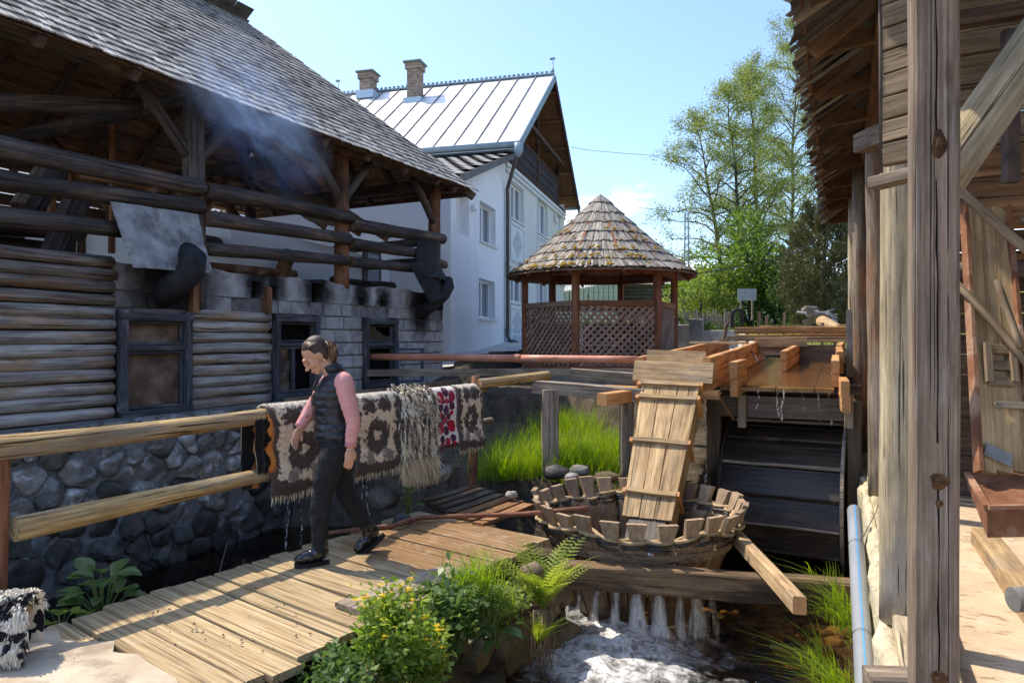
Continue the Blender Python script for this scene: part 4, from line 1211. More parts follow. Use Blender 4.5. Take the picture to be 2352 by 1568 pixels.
def mill_gear():
    A, B = P(2262, 480, 4.35), P(2305, 1085, 3.62)
    t = thing('grain_chute', 'leaning pale plank chute with cleats and red-brown edge strips inside the mill', 'chute', Matrix.Translation(B))
    X = (P(2300, 760, 4) - P(2250, 760, 4)).normalized()
    nrm = (B - A).cross(X).normalized()
    if nrm.y > 0: nrm = -nrm
    for k, m in ((-1, 'pale'), (0, 'pale'), (1, 'pale')):
        beam('board', A + X * k * .082, B + X * k * .082, .08, .03, M[m], t, up=nrm, c=.003)
    for k in (-1.62, 1.55): beam('edge_strip', A + X * k * .082 + nrm * .012, B + X * k * .082 + nrm * .012, .022, .06, M['rust'], t, up=nrm)
    def on(f, k, o): return A + (B - A) * f + X * k * .082 + nrm * o
    for f in (.585, .645, .70): beam('cleat', on(f, -.75, .03), on(f + .006, .75, .03), .05, .03, M['millin'], t, up=nrm)
    for k in (-.85, .8): beam('cleat', on(.57, k, .05), on(.71, k, .05), .035, .025, M['millin'], t, up=nrm)
    beam('latch_bar', on(.785, -.5, .04), on(.79, 1.9, .04), .035, .02, M['greyw'], t, up=nrm)
    beam('patch_plate', on(.93, -1.3, .035), on(.97, .3, .035), .07, .006, M['tin'], t, up=nrm)
    t2 = thing('steel_hopper', 'rusty red steel hopper box at the foot of the plank chute', 'hopper', Matrix.Translation(P(2300, 1150, 3.55)))
    c = [P(2222, 1092, 3.75), P(2300, 1078, 3.75), P(2420, 1078, 3.75), P(2420, 1168, 3.35), P(2268, 1170, 3.35)]
    V = [tuple(p) for p in c] + [tuple(p - Vector((0, 0, .13 if i > 2 else .05))) for i, p in enumerate(c)]
    F = [(0, 1, 2, 3, 4), (9, 8, 7, 6, 5)] + [(i, (i + 1) % 5, 5 + (i + 1) % 5, 5 + i) for i in range(5)]
    F = [tuple(reversed(f)) for f in F]
    set_frame()
    o0 = Vector(c[4])
    mk('hopper_body', [Vector(v) - o0 for v in V], F, M['rust'], t2, Matrix.Translation(o0))
    beam('rim', c[4] + Vector((0, 0, .012)), c[3] + Vector((0, 0, .012)), .03, .02, M['rust'], t2)
    beam('rim', c[0] + Vector((0, 0, .012)), c[4] + Vector((0, 0, .012)), .03, .02, M['rust'], t2)
    for a, b in (((2400, 1180), (2420, 1420)),):
        beam('leg', P(*a, 3.55), P(b[0], b[1], 3.5), .05, .05, M['rust'], t2)
    s = beam('floor_timber', PZ(2258, 1232, .07), PZ(2440, 1480, .07), .16, .14, M['pale'], None, ns=3, amp=.006)
    tag(s, 'thick pale timber skid lying on the sunlit mill floor', 'timber')
    t3 = thing('drive_shaft', 'iron drive shaft with flanges in the dark mill interior', 'shaft', Matrix.Translation(P(2210, 622, 4.3)))
    tube('shaft', [P(2195, 622, 4.3), P(2420, 612, 4.2)], .05, M['iron'], t3, 12)
    for u in (2262, 2306):
        tube('flange', [P(u, 619, 4.28), P(u + 5, 619, 4.28)], .085, M['iron'], t3, 16)
    pd = logp('wooden_roller', P(2326, 1376, 3.0), P(2420, 1372, 3.0), .05, M['concrete'], None, .05, 14, 4, .02)
    tag(pd, 'grey rounded roller end poking in at the right above the mill floor', 'roller')
mill_gear()
def blue_pipe():
    a = P(1962, 1172, 5.95); b = P(1992, 1640, 3.75)
    t = thing('grey_water_pipe', 'grey plastic water pipe with a blue stripe along the plastered wall', 'pipe', Matrix.Translation(b))
    n = 20; d = (b - a).normalized(); L = (b - a).length
    r = .054
    V = []; F = []; mi = []
    seg = 10
    for s in range(seg + 1):
        for k in range(n):
            an = 2 * math.pi * k / n
            V.append((L * s / seg, math.cos(an) * r, math.sin(an) * r - .01 * math.sin(math.pi * s / seg)))
    for s in range(seg):
        for k in range(n):
            F.append((s * n + k, s * n + (k + 1) % n, s * n + n + (k + 1) % n, s * n + n + k)); mi.append(0)
    o = len(V)
    for xx in (0, .25):
        for k in range(n):
            an = 2 * math.pi * k / n; V.append((xx, math.cos(an) * r * .86, math.sin(an) * r * .86))
    for k in range(n):
        F.append((k, o + k, o + (k + 1) % n, (k + 1) % n)); mi.append(0)
        F.append((o + k, o + n + k, o + n + (k + 1) % n, o + (k + 1) % n)); mi.append(0)
    mk('pipe_wall', V, F, [M['greypipe']], t, axis(a, b), smooth=True, mi=mi)
    side = axis(a, b)
    V = []; F = []
    for s in range(seg + 1):
        for an in (1.42, 1.60):
            V.append((L * s / seg, math.cos(an) * (r + .0012), math.sin(an) * (r + .0012) - .01 * math.sin(math.pi * s / seg)))
    for s in range(seg): F.append((2 * s, 2 * s + 1, 2 * s + 3, 2 * s + 2))
    mk('blue_stripe', V, F, M['bluestripe'], t, side)
    for f in (.25, .72):
        V, F = tube_geo([(L * f, math.cos(x) * (r + .002), math.sin(x) * (r + .002)) for x in np.linspace(0, 6.3, 20)], .002, 4)
        mk('tie_wire', V, F, M['iron'], t, side)
    w = tube('iron_wire', [P(1978, 1240, 5.3), P(2010, 1180, 5.4), P(2035, 1110, 5.6)], .003, M['iron'])
    tag(w, 'thin rusty wire sticking up from the plastered wall', 'wire')
blue_pipe()
def flume():
    set_frame(MILLF)
    rs = random.Random(51)
    t = thing('wooden_flume', 'two-channel plank flume of orange timber carrying water to the wheel', 'flume', MILLF)
    nw, ne = M['new'], M['newend']
    def zf(y): return 1.10 + .030 * (y - 8.6)
    def wall(q0, q1, ya, yb, base, h, n=2, th=.085, mats=('new', 'new'), dz=.0):
        for i in range(n):
            z0 = zf(ya) + base + i * (h / n); z1 = zf(yb) + base + dz + i * (h / n)
            beam('side_board', (q0, ya + rs.uniform(-.03, .03), z0 + h / n / 2), (q1, yb, z1 + h / n / 2), th, h / n - .004, M[mats[i % len(mats)]], t, ns=3, amp=.004, end=ne, c=.006)
    wall(-2.12, -2.10, 8.12, 11.6, .0, .37); wall(-2.12, -2.12, 11.65, 15.0, .02, .35)
    wall(-1.36, -1.36, 8.10, 10.4, .0, .37); wall(-1.37, -1.40, 10.44, 14.4, -.0, .37)
    wall(-1.135, -1.10, 8.50, 9.15, -.10, .40)
    wall(-.78, -.72, 11.1, 14.2, .02, .29)
    wall(-.075, -.085, 8.95, 10.4, .0, .30); wall(-.03, -.05, 10.45, 12.2, .04, .30); wall(-.06, .0, 12.25, 14.4, .05, .30)
    wall(.03, .0, 8.42, 8.95, -.22, .34)
    q = -2.06
    for k in range(4):
        w = .17; beam('floor_board', (q + w / 2, 8.15, zf(8.15) - .02), (q + w / 2, 15, zf(15) - .02), w - .006, .04, M['greyw'], t, ns=2, amp=.003); q += w
    q = -1.315
    for k in range(6):
        w = .205; beam('floor_board', (q + w / 2, 8.72 + rs.uniform(-.03, .03), zf(8.7) - .025), (q + w / 2, 15, zf(15) - .025), w - .006, .045, M['wetfloor'], t, ns=2, amp=.003); q += w
    beam('lip_beam', (-1.40, 8.98, .86), (.10, 8.92, .86), .12, .26, M['wet'], t, ns=3, amp=.006)
    beam('hanger', (-1.08, 8.86, .62), (-1.08, 8.86, 1.0), .09, .16, M['greyw'], t, up=(0, 1, 0))
    beam('hanger', (.06, 8.60, .70), (.06, 8.60, 1.06), .09, .14, M['greyw'], t, up=(0, 1, 0))
    for y in (9.9, 11.2, 12.8, 14.4): beam('bearer', (-2.35, y, zf(y) - .12), (.2, y, zf(y) - .12), .14, .15, M['wet'], t)
    for q_ in (-1.42, .12): beam('pit_post', (q_, 9.0, -1.1), (q_, 9.0, .95), .16, .16, M['wet'], t, up=(0, 1, 0))
    for k in range(9): beam('pit_board', (-1.50, 9.0, -1.0 + k * .21), (-1.50, 11.0, -1.0 + k * .21), .04, .20, M['wet'], t)
    for k in range(10): beam('pit_board', (-1.55, 10.95, -1.05 + k * .21), (.28, 10.95, -1.05 + k * .21), .04, .20, M['wet'], t)
    for k in range(9): beam('pit_board', (.20, 8.4, -1.0 + k * .13), (.20, 11.0, -1.0 + k * .13), .05, .125, M['wet'], t)
    beam('cross_tie', (-2.20, 11.55, 1.60), (-1.30, 11.3, 1.60), .06, .035, M['pale'], t)
    beam('cross_tie', (-.85, 12.4, 1.62), (.05, 12.3, 1.63), .07, .035, M['pale'], t)
    beam('sluice_board', (-1.40, 13.2, 1.60), (-.55, 13.2, 1.61), .05, .16, M['pale'], t, up=(0, 0, 1))
    beam('sluice_board', (-1.40, 13.25, 1.45), (-.75, 13.25, 1.46), .05, .14, M['greyw'], t)
    beam('sluice_board', (-.72, 13.6, 1.40), (-.05, 13.6, 1.41), .05, .30, M['wet'], t)
    beam('cross_tie', (-2.0, 14.3, 1.68), (.05, 14.1, 1.66), .14, .07, M['millin'], t, end=ne)
    for ya, z, m in ((15.6, 1.83, 'new'), (15.75, 1.68, 'new')):
        beam('stacked_beam', (-2.05, ya, z), (.12, ya - .1, z + .01), .14, .13, M[m], t, end=ne, ns=3, amp=.006)
    for q_, z1 in ((-1.65, 2.25), (-1.5, 2.15), (-1.15, 2.22), (-.4, 2.0), (-.15, 2.0), (-1.9, 1.8), (-.75, 1.95)):
        beam('stake', (q_, 16.3, 1.3), (q_ + .02, 16.3, z1), .06, .06, M['greyw' if z1 < 2.1 else 'millin'], t, up=(0, 1, 0))
    for q0, q1, z in ((-1.6, -.7, 1.93), (-.75, -.25, 1.91), (-.1, .3, 1.94)):
        beam('loose_plank', (q0, 16.1, z), (q1, 16.1, z), .12, .03, M['pale'], t)
    beam('head_board', (-2.16, 8.02, 1.30), (-1.28, 8.02, 1.28), .05, .235, M['pale'], t, ns=2, amp=.004, up=(0, .35, .94))
    beam('head_board', (-2.04, 8.14, 1.455), (-1.38, 8.14, 1.44), .05, .16, M['pale'], t, ns=2, amp=.004, up=(0, .3, .95))
    beam('head_sill', (-2.30, 8.05, 1.06), (-1.22, 8.05, 1.05), .13, .10, M['new'], t, end=ne)
    set_frame()
    beam('trestle_beam', P(1226, 887, 8.75), P(1480, 908, 8.05), .13, .155, M['greyw'], t, ns=3, amp=.006, end=ne)
    beam('trestle_beam', P(1312, 858, 9.6), P(1458, 870, 9.3), .10, .15, M['greyw'], t, ns=2, amp=.006)
    beam('trestle_beam', P(1382, 917, 7.75), P(1470, 905, 8.3), .13, .13, M['new'], t, end=ne)
    beam('trestle_beam', P(1390, 893, 8.6), P(1460, 897, 8.5), .10, .10, M['new'], t, end=ne)
    beam('trestle_post', P(1264, 1085, 8.6), P(1264, 895, 8.6), .20, .17, M['greyw'], t, up=(0, 1, 0), ns=2, amp=.006)
    beam('trestle_post', P(1438, 1105, 8.15), P(1441, 905, 8.15), .14, .15, M['greyw'], t, up=(0, 1, 0), ns=2, amp=.006)
    return t
def wetfloor():
    n = NT('wet_flume_floor')
    v, r = n.objco()
    f = n.noise(n.map(v, (1.2, 20, 20)), 1, 7, .6)
    c = n.ramp(f, [(.3, (.16, .085, .03)), (.7, (.36, .22, .09))])
    return n.out(n.bsdf(c, .25, n.bump(f, .3, .01), .5))
M['wetfloor'] = wetfloor()
flume()
def chute():
    set_frame(MILLF)
    t = thing('plank_chute', 'steep covered plank chute pouring from the flume into the barrel', 'chute', MILLF @ Matrix.Translation((-1.70, 6.85, 0)))
    T = Vector((-1.735, 8.02, 1.20)); B = Vector((-1.70, 6.78, -.06))
    X = Vector((1, 0, 0)); ax = (B - T).normalized(); nrm = X.cross(ax).normalized()
    if nrm.y > 0: nrm = -nrm
    def on(f, k, o=0.0):
        hw = .30 + (.215 - .30) * f
        return T + (B - T) * f + X * k * hw + nrm * o
    for a, b in ((-.98, -.36), (-.36, .30), (.30, .98)):
        w0 = (b - a) * .30; w1 = (b - a) * .215
        L = ((B - T)).length
        V, F, mi = beam_geo(L, w0 - .006, .028, .004, 3, .002, w1=w1 - .005)
        p0 = on(0, (a + b) / 2); p1 = on(1, (a + b) / 2)
        mk('board', V, F, [M['pale'], M['pale']], t, axis(p0, p1, nrm), mi=mi)
    for k in (-1.02, 1.02):
        beam('side_plank', on(0, k, -.10), on(1, k, -.10), .035, .24, M['pale'], t, up=nrm, ns=2, amp=.003)
    beam('inner_floor', on(0, 0, -.20), on(1, 0, -.20), .45, .03, M['wet'], t, up=nrm)
    for f in (.045, .155, .49, .84):
        beam('batten', on(f, -1.10, .035), on(f + .01, 1.10, .035), .05, .045, M['pale'], t, up=nrm, end=M['newend'], ns=2, amp=.003)
        for k in (-1.14, 1.14):
            beam('strap_post', on(f + .005, k, .05), on(f + .005, k, -.26), .045, .05, M['new'], t, up=ax, end=M['newend'])
    beam('spout', on(1.0, 0, -.02), on(1.16, 0, -.02), .36, .03, M['wet'], t, up=nrm)
    set_frame()
chute()
BC = Vector((1.17, 6.70, 0)); BZT, BZB, BRT, BRB = .19, -.80, .95, .55
def barrel():
    set_frame(Matrix.Translation(BC))
    rs = random.Random(61)
    t = thing('whirlpool_barrel', 'open slatted whirlpool barrel of wedge-topped staves in the stream', 'barrel', FR)
    N_ = 27
    def R(z): return BRB + (BRT - BRB) * (z - BZB) / (BZT - BZB)
    for i in range(N_):
        a = 2 * math.pi * (i + .5 + rs.uniform(-.10, .10)) / N_
        dz = rs.uniform(-.025, .03)
        lean = rs.uniform(-.02, .02)
        sp = 2 * math.pi / N_
        V = []; F = []
        prof = [(0.0, R(BZB) * sp * .90), (.55, R(BZB + .55 * .99) * sp * .93), (.775, R(-.03) * sp * .93), (.83, .105), (1.0, .165)]
        th = .045
        for (f, w) in prof:
            z = BZB + (BZT - BZB) * f + (dz if f > .8 else 0)
            r = R(z) + lean * f + (.015 if f > .8 else 0)
            for (rr, ww) in ((r - th / 2, w * .95), (r + th / 2, w)):
                V.append((rr, -ww / 2, z)); V.append((rr, ww / 2, z))
        for k in range(len(prof) - 1):
            o = k * 4; p = o + 4
            F += [(o + 2, o + 3, p + 3, p + 2), (o + 1, o, p, p + 1), (o, o + 2, p + 2, p), (o + 3, o + 1, p + 1, p + 3)]
        l = (len(prof) - 1) * 4
        F += [(0, 1, 3, 2), (l, l + 2, l + 3, l + 1)]
        x0, zc = R(-.3), -.3
        V = [(zz - zc, -yy, xx - x0) for xx, yy, zz in V]          # grain (local X) runs up the stave
        Mx = Matrix.Rotation(a, 4, 'Z') @ Matrix.Translation((x0, 0, zc)) @ Matrix(((0, 0, 1, 0), (0, -1, 0, 0), (1, 0, 0, 0), (0, 0, 0, 1)))
        mk('stave', V, F, M['stave_two'], t, Mx)
    for k in range(7):
        pts = []; ph = rs.uniform(0, 6); z0 = -.045 + k * .014 + rs.uniform(-.01, .01)
        r0 = R(z0)
        n_ = 120
        for i in range(n_ + 1):
            a = 2 * math.pi * i / n_
            wv = .050 * math.sin(a * N_ / 2 * (1) + k * math.pi + .6 * math.sin(a * 3 + ph))
            pts.append((math.cos(a) * (r0 + wv + .012), math.sin(a) * (r0 + wv + .012), z0 + .022 * math.sin(a * 5 + ph) + .012 * math.sin(a * 11 + ph * 2)))
        rad = .012 if k < 5 else .017
        m = M['withy_dark'] if k < 5 else M['withy']
        V, F = tube_geo(pts, rad, 6)
        mk('woven_hoop', V, F, m, t, smooth=True)
    V = []; F = []
    n_ = 54
    for i in range(n_):
        a = 2 * math.pi * i / n_
        for z in (-.18, -.10):
            for d in (.027, .047): V.append((math.cos(a) * (R(z) + d), math.sin(a) * (R(z) + d), z))
    for i in range(n_):
        o = i * 4; p = ((i + 1) % n_) * 4
        F += [(o + 1, p + 1, p + 3, o + 3), (o + 2, o + 3, p + 3, p + 2), (o, o + 1, p + 1, p)]
    mk('hoop_band', V, F, M['stave'], t)
    set_frame()
def stave_two():
    """one board: pale above the weave, sodden dark below the splash line"""
    n = NT('sodden_and_dry_stave')
    v, r = n.objco()
    f = n.noise(n.map(v, (2, 30, 30)), 1, 7, .6)
    dry = n.ramp(f, [(.28, (.21, .135, .08)), (.5, (.34, .24, .15)), (.74, (.48, .36, .235))])
    wet = n.ramp(f, [(.28, (.075, .045, .026)), (.7, (.25, .155, .085))])
    lx = n.n('SeparateXYZ', {0: n.n('TexCoord').outputs['Object']}).outputs[0]
    k = n.rng(n.math('ADD', lx, n.math('MULTIPLY', n.noise(v, 6, 4), .2)), .20, .42)
    c = n.mix(k, wet, dry)
    c = n.vary(c, r, .25)
    return n.out(n.bsdf(c, n.rng(k, 0, 1, .4, .85, False), n.bump(f, .5, .01), .35))
M['stave_two'] = stave_two()
M['withy'] = surf('pale_withy', [(.3, (.30, .20, .10)), (.7, (.50, .38, .22))], (20, 20, 20), rough=.8)
M['withy_dark'] = surf('wet_withy', [(.3, (.02, .018, .016)), (.7, (.07, .06, .05))], (20, 20, 20), rough=.35, spec=.6)
barrel()
def beams_over_stream():
    b = beam('cross_beam_over_stream', PZ(1300, 1290, -.17) - Vector((.05, 0, .09)), PZ(1975, 1340, -.17) - Vector((-.1, 0, .09)), .17, .20, M['beam_two'], None, ns=5, amp=.006)
    tag(b, 'heavy squared beam laid across the stream in front of the barrel', 'beam')
    d = beam('short_timber', PZ(1683, 1222, -.10), PZ(1838, 1392, -.045), .085, .115, M['pale'], None, ns=3, amp=.006, end=M['newend'])
    tag(d, 'short pale timber lying askew over the squared beam', 'timber')
M['beam_two'] = wood('damp_squared_beam', (.34, .22, .12), (.12, .075, .04), stain=((.05, .035, .025), .85, (.8, 2.5, 2.5), .46, .62))
beams_over_stream()
def water_wheel():
    C = MILLF @ Vector((-.60, 9.62, -.27))
    Fw = Matrix.Translation(C) @ Matrix.Rotation(math.radians(-24.7 - 4), 4, 'Z')    # local x = axle, y away, z up
    set_frame(Fw)
    t = thing('water_wheel', 'dark wet overshot water wheel with wide bucket boards below the flume', 'water wheel', Fw)
    hw = .64; R1, R0 = 1.0, .91
    n = 72
    for s in (-1, 1):
        V = []; F = []
        for i in range(n):
            a = 2 * math.pi * i / n
            for r in (R0 - .04, R1):
                for dx in (0, .035): V.append((s * (hw + dx), math.cos(a) * r, math.sin(a) * r))
        for i in range(n):
            o = i * 4; p = ((i + 1) % n) * 4
            F += [(o, o + 2, p + 2, p), (o + 1, p + 1, p + 3, o + 3), (o + 2, o + 3, p + 3, p + 2), (o, p, p + 1, o + 1)]
        mk('rim', V, F, M['wheel_edge' if s == 1 else 'wheel'], t)
        for k in range(6):
            a = k * math.pi / 3 + .2
            beam('spoke', (s * (hw - .05), math.cos(a) * .08, math.sin(a) * .08), (s * (hw - .05), math.cos(a) * R0, math.sin(a) * R0), .07, .09, M['wheel'], t, up=(1, 0, 0))
    nb = 18
    for k in range(nb):
        a = 2 * math.pi * k / nb + .16
        a2 = a + 2 * math.pi / nb
        def pt(r, an): return Vector((0, -math.cos(an) * r, math.sin(an) * r))
        p_out = pt(R1 - .008, a); p_in = pt(R0, a2 - .05)
        d = (p_in - p_out)
        mid = (p_out + p_in) / 2
        up = d.normalized()
        beam('bucket_board', mid + Vector((-hw + .003, 0, 0)), mid + Vector((hw - .003, 0, 0)), .03, d.length, M['wheel'], t, up=up, c=.004, ns=2, amp=.003)
        beam('bucket_edge', p_out + Vector((-hw + .004, 0, 0)), p_out + Vector((hw - .004, 0, 0)), .034, .034, M['wheel_edge'] if k % 2 else M['wheel'], t, up=up, c=.008, ns=4, amp=.005)
        s0 = pt(R0 - .015, a + math.pi / nb)
        beam('sole_board', s0 + Vector((-hw + .005, 0, 0)), s0 + Vector((hw - .005, 0, 0)), .30, .03, M['wheel'], t, up=s0.normalized())
    logp('axle', (-.9, 0, 0), (.9, 0, 0), .10, M['wheel'], t, .10, 12, 3, .02)
    set_frame()
water_wheel()
def gazebo():
    GC = Vector((1.92, 15.6, 1.34)); R = 1.65
    set_frame(Matrix.Translation(GC))
    rs = random.Random(71)
    t = thing('gazebo', 'six-sided timber gazebo with lattice panels and a mossy shingled cone roof', 'gazebo', FR)
    ang = [math.radians(-114 + 60 * k) for k in range(6)]
    pts = [Vector((math.cos(a) * R, math.sin(a) * R, 0)) for a in ang]
    zr, zt = 1.02, 1.82                                   # rail top, plate
    for p, a in zip(pts, ang):
        beam('post', p + Vector((0, 0, -.3)), p + Vector((0, 0, zt)), .13, .13, M['red'], t, up=(math.cos(a), math.sin(a), 0))
    for k in range(6):
        A, B = pts[k], pts[(k + 1) % 6]
        d = (B - A).normalized(); nrm = Vector((-d.y, d.x, 0))
        out = -nrm if nrm.dot(A + B) < 0 else nrm
        a_, b_ = A + d * .07, B - d * .07
        beam('top_plate', a_ + Vector((0, 0, zt - .07)), b_ + Vector((0, 0, zt - .07)), .10, .14, M['red'], t)
        front = k in (5, 0, 1)
        beam('rail', a_ + Vector((0, 0, zr)), b_ + Vector((0, 0, zr)), .10, .11, M['slat'] if k == 5 else M['red'], t)
        beam('bottom_rail', a_ + Vector((0, 0, -.26)), b_ + Vector((0, 0, -.26)), .08, .09, M['red'], t)
        if k == 3: continue                                # way in, at the back
        L = (b_ - a_).length; z0, z1 = -.22, zr - .05; H = z1 - z0
        st = .15; w = .056
        lay = ((1, .012), (-1, -.012)) if front else ((1, .0),)
        for sgn, off in lay:
            u0 = -H
            while u0 < L + H:
                ua, ub = (u0, u0 + H) if sgn == 1 else (u0 + H, u0)
                lo = (u0, z0) if sgn == 1 else (u0, z1); hi = (u0 + H, z1) if sgn == 1 else (u0 + H, z0)
                x0, x1 = max(0, u0), min(L, u0 + H)
                if x1 - x0 > .04:
                    f0, f1 = (x0 - u0) / H, (x1 - u0) / H
                    za = lo[1] + (hi[1] - lo[1]) * f0; zb = lo[1] + (hi[1] - lo[1]) * f1
                    beam('lattice_slat', a_ + d * x0 + Vector((0, 0, za)) + out * off, a_ + d * x1 + Vector((0, 0, zb)) + out * off, w, .018, M['slat'], t, up=out, c=.002)
                u0 += st
    for k in range(6):
        if k == 3: continue
        A, B = pts[k] * .86, pts[(k + 1) % 6] * .86
        for j in range(4): beam('shade_lining', A.lerp(B, .05) + Vector((0, 0, -.12 + j * .215)), B.lerp(A, .05) + Vector((0, 0, -.12 + j * .215)), .03, .20, M['darkwood'], t)  # dark boards added behind the lattice so its gaps look shaded
    for k in range(6):
        A, B = pts[k] * 1.02, pts[(k + 1) % 6] * 1.02
        V = []; F = []; n_ = 22
        for i in range(n_ + 1):
            p = A.lerp(B, i / n_); V += [(p.x, p.y, zt - .02), (p.x, p.y, zt - .20 - (.022 if i % 2 else 0))]
        m0 = len(V)
        V += [(x * .985, y * .985, z) for x, y, z in V]
        for i in range(n_):
            F.append((2 * i, 2 * i + 1, 2 * i + 3, 2 * i + 2)); F.append((m0 + 2 * i, m0 + 2 * i + 2, m0 + 2 * i + 3, m0 + 2 * i + 1)); F.append((2 * i + 1, m0 + 2 * i + 1, m0 + 2 * i + 3, 2 * i + 3))
        mk('eave_trim', V, F, M['red'], t)
    ze, za = 1.66, 3.45; RE = 2.04
    def prof(f):                                           # f 0 eave .. 1 apex
        r = RE * (1 - f)
        z = ze + (za - ze) * (max(f, 0) ** 1.13)
        return r, z
    for k in range(12):
        a = k * math.pi / 6 + .1
        r0, z0 = prof(.02); r1, z1 = prof(.97)
        beam('rafter', (math.cos(a) * r0, math.sin(a) * r0, z0 - .07), (math.cos(a) * r1, math.sin(a) * r1, z1 - .07), .06, .08, M['red'], t)
    V = []; F = []
    n_ = 48
    for f in (.0, .5, .99):
        r, z = prof(f)
        for k in range(n_): V.append((math.cos(2 * math.pi * k / n_) * r, math.sin(2 * math.pi * k / n_) * r, z - .025))
    for i in range(2):
        for k in range(n_): F.append((i * n_ + k, i * n_ + (k + 1) % n_, (i + 1) * n_ + (k + 1) % n_, (i + 1) * n_ + k))
    mk('roof_lining', V, F, M['under'], t)
    rows = 8; rest = MB(); cnt = 0; cand = []
    mossb = MB()
    for r_ in range(rows):
        f0 = r_ / rows; f1 = min(.995, (r_ + 1.28) / rows)
        ra, zaa = prof(f0); rb, zbb = prof(f1)
        w = .058 if r_ < 6 else .05
        n2 = max(14, int(2 * math.pi * ra / (w * .93)))
        for k in range(n2):
            a = 2 * math.pi * (k + rs.uniform(-.2, .2)) / n2
            e = rs.uniform(-.045, .03); lift = rs.uniform(0, .02)
            rr = ra - e * .6
            p = Vector((math.cos(a) * rr, math.sin(a) * rr, zaa + .03 + lift + e * .5))
            q = Vector((math.cos(a) * rb, math.sin(a) * rb, zbb + .012))
            L = (q - p).length; ws = w * rs.uniform(.75, 1.1); we = ws * max(.35, rb / max(ra, .01))
            nrm = Vector((math.cos(a), math.sin(a), 1.1)).normalized()
            j = rs.uniform(-.012, .012)
            V = [(0 + j, -ws / 2, 0), (L, -we / 2, 0), (L, we / 2, 0), (-j, ws / 2, 0), (j, -ws / 2, .016), (L, -we / 2, .006), (L, we / 2, .006), (-j, ws / 2, .016)]
            F = [(0, 3, 2, 1), (4, 5, 6, 7), (0, 1, 5, 4), (2, 3, 7, 6), (3, 0, 4, 7), (1, 2, 6, 5)]
            Mx = axis(p, q, nrm)
            facing = math.cos(a - math.radians(-97))
            cand.append((facing - .08 * r_, V, F, Mx))
    cand.sort(key=lambda c: -c[0])
    for i, (fc, V, F, Mx) in enumerate(cand):
        dk = rs.random() < .12
        if i < 298: mk('shingle', V, F, M['shingle_b'] if dk else M['gshingle'], t, Mx)
        else: rest.add(V, F, Mx, mi=1 if dk else 0)
    o = rest.build('roof_shingles', [M['gshingle'], M['shingle_b']], t); o['kind'] = 'stuff'
    mb = MB()
    for k in range(260):
        f = rs.random() ** 1.9 * .62
        a = math.radians(-97) + rs.gauss(-.55 if rs.random() < .6 else .35, .55)
        if noise.noise((math.cos(a) * 3.1 + 2, math.sin(a) * 3.1, f * 6)) < .02: continue
        r, z = prof(round(f * rows) / rows + rs.uniform(-.02, .05))
        c = Vector((math.cos(a) * r, math.sin(a) * r, z + .045)) + Vector((math.cos(a), math.sin(a), 1.1)) * .026; s = rs.uniform(.014, .040)
        V = []; F = []
        for j, (rr, zz) in enumerate(((1, 0), (.75, .5), (.0, .7))):
            if rr == 0: V.append((0, 0, zz * s)); continue
            for m in range(6): V.append((math.cos(m * 1.047) * rr * s * rs.uniform(.7, 1.3) * 1.3, math.sin(m * 1.047) * rr * s * rs.uniform(.7, 1.3), zz * s))
        for m in range(6): F += [(m, (m + 1) % 6, 6 + (m + 1) % 6, 6 + m), (6 + m, 6 + (m + 1) % 6, 12)]
        mb.add(V, F, Matrix.Translation(c) @ Vector((0, 0, 1)).rotation_difference(Vector((math.cos(a), math.sin(a), 1.0)).normalized()).to_matrix().to_4x4())
    o = mb.build('roof_moss', M['moss'], t); o['kind'] = 'stuff'
    V = []; F = []
    for z in (-.6, -.31):
        for a in ang: V.append((math.cos(a) * 1.85, math.sin(a) * 1.85, z))
    F = [tuple(range(6, 12))] + [(i, (i + 1) % 6, 6 + (i + 1) % 6, 6 + i) for i in range(6)]
    mk('floor_slab', V, F, M['concrete'], t)
    set_frame()
M['gshingle'] = wood('weathered_oak_shingle', (.45, .405, .33), (.20, .17, .135), var=.3, gs=(3, 40, 40), knots=False, stain=((.36, .20, .045), .5, 2.2, .66, .76))
gazebo()
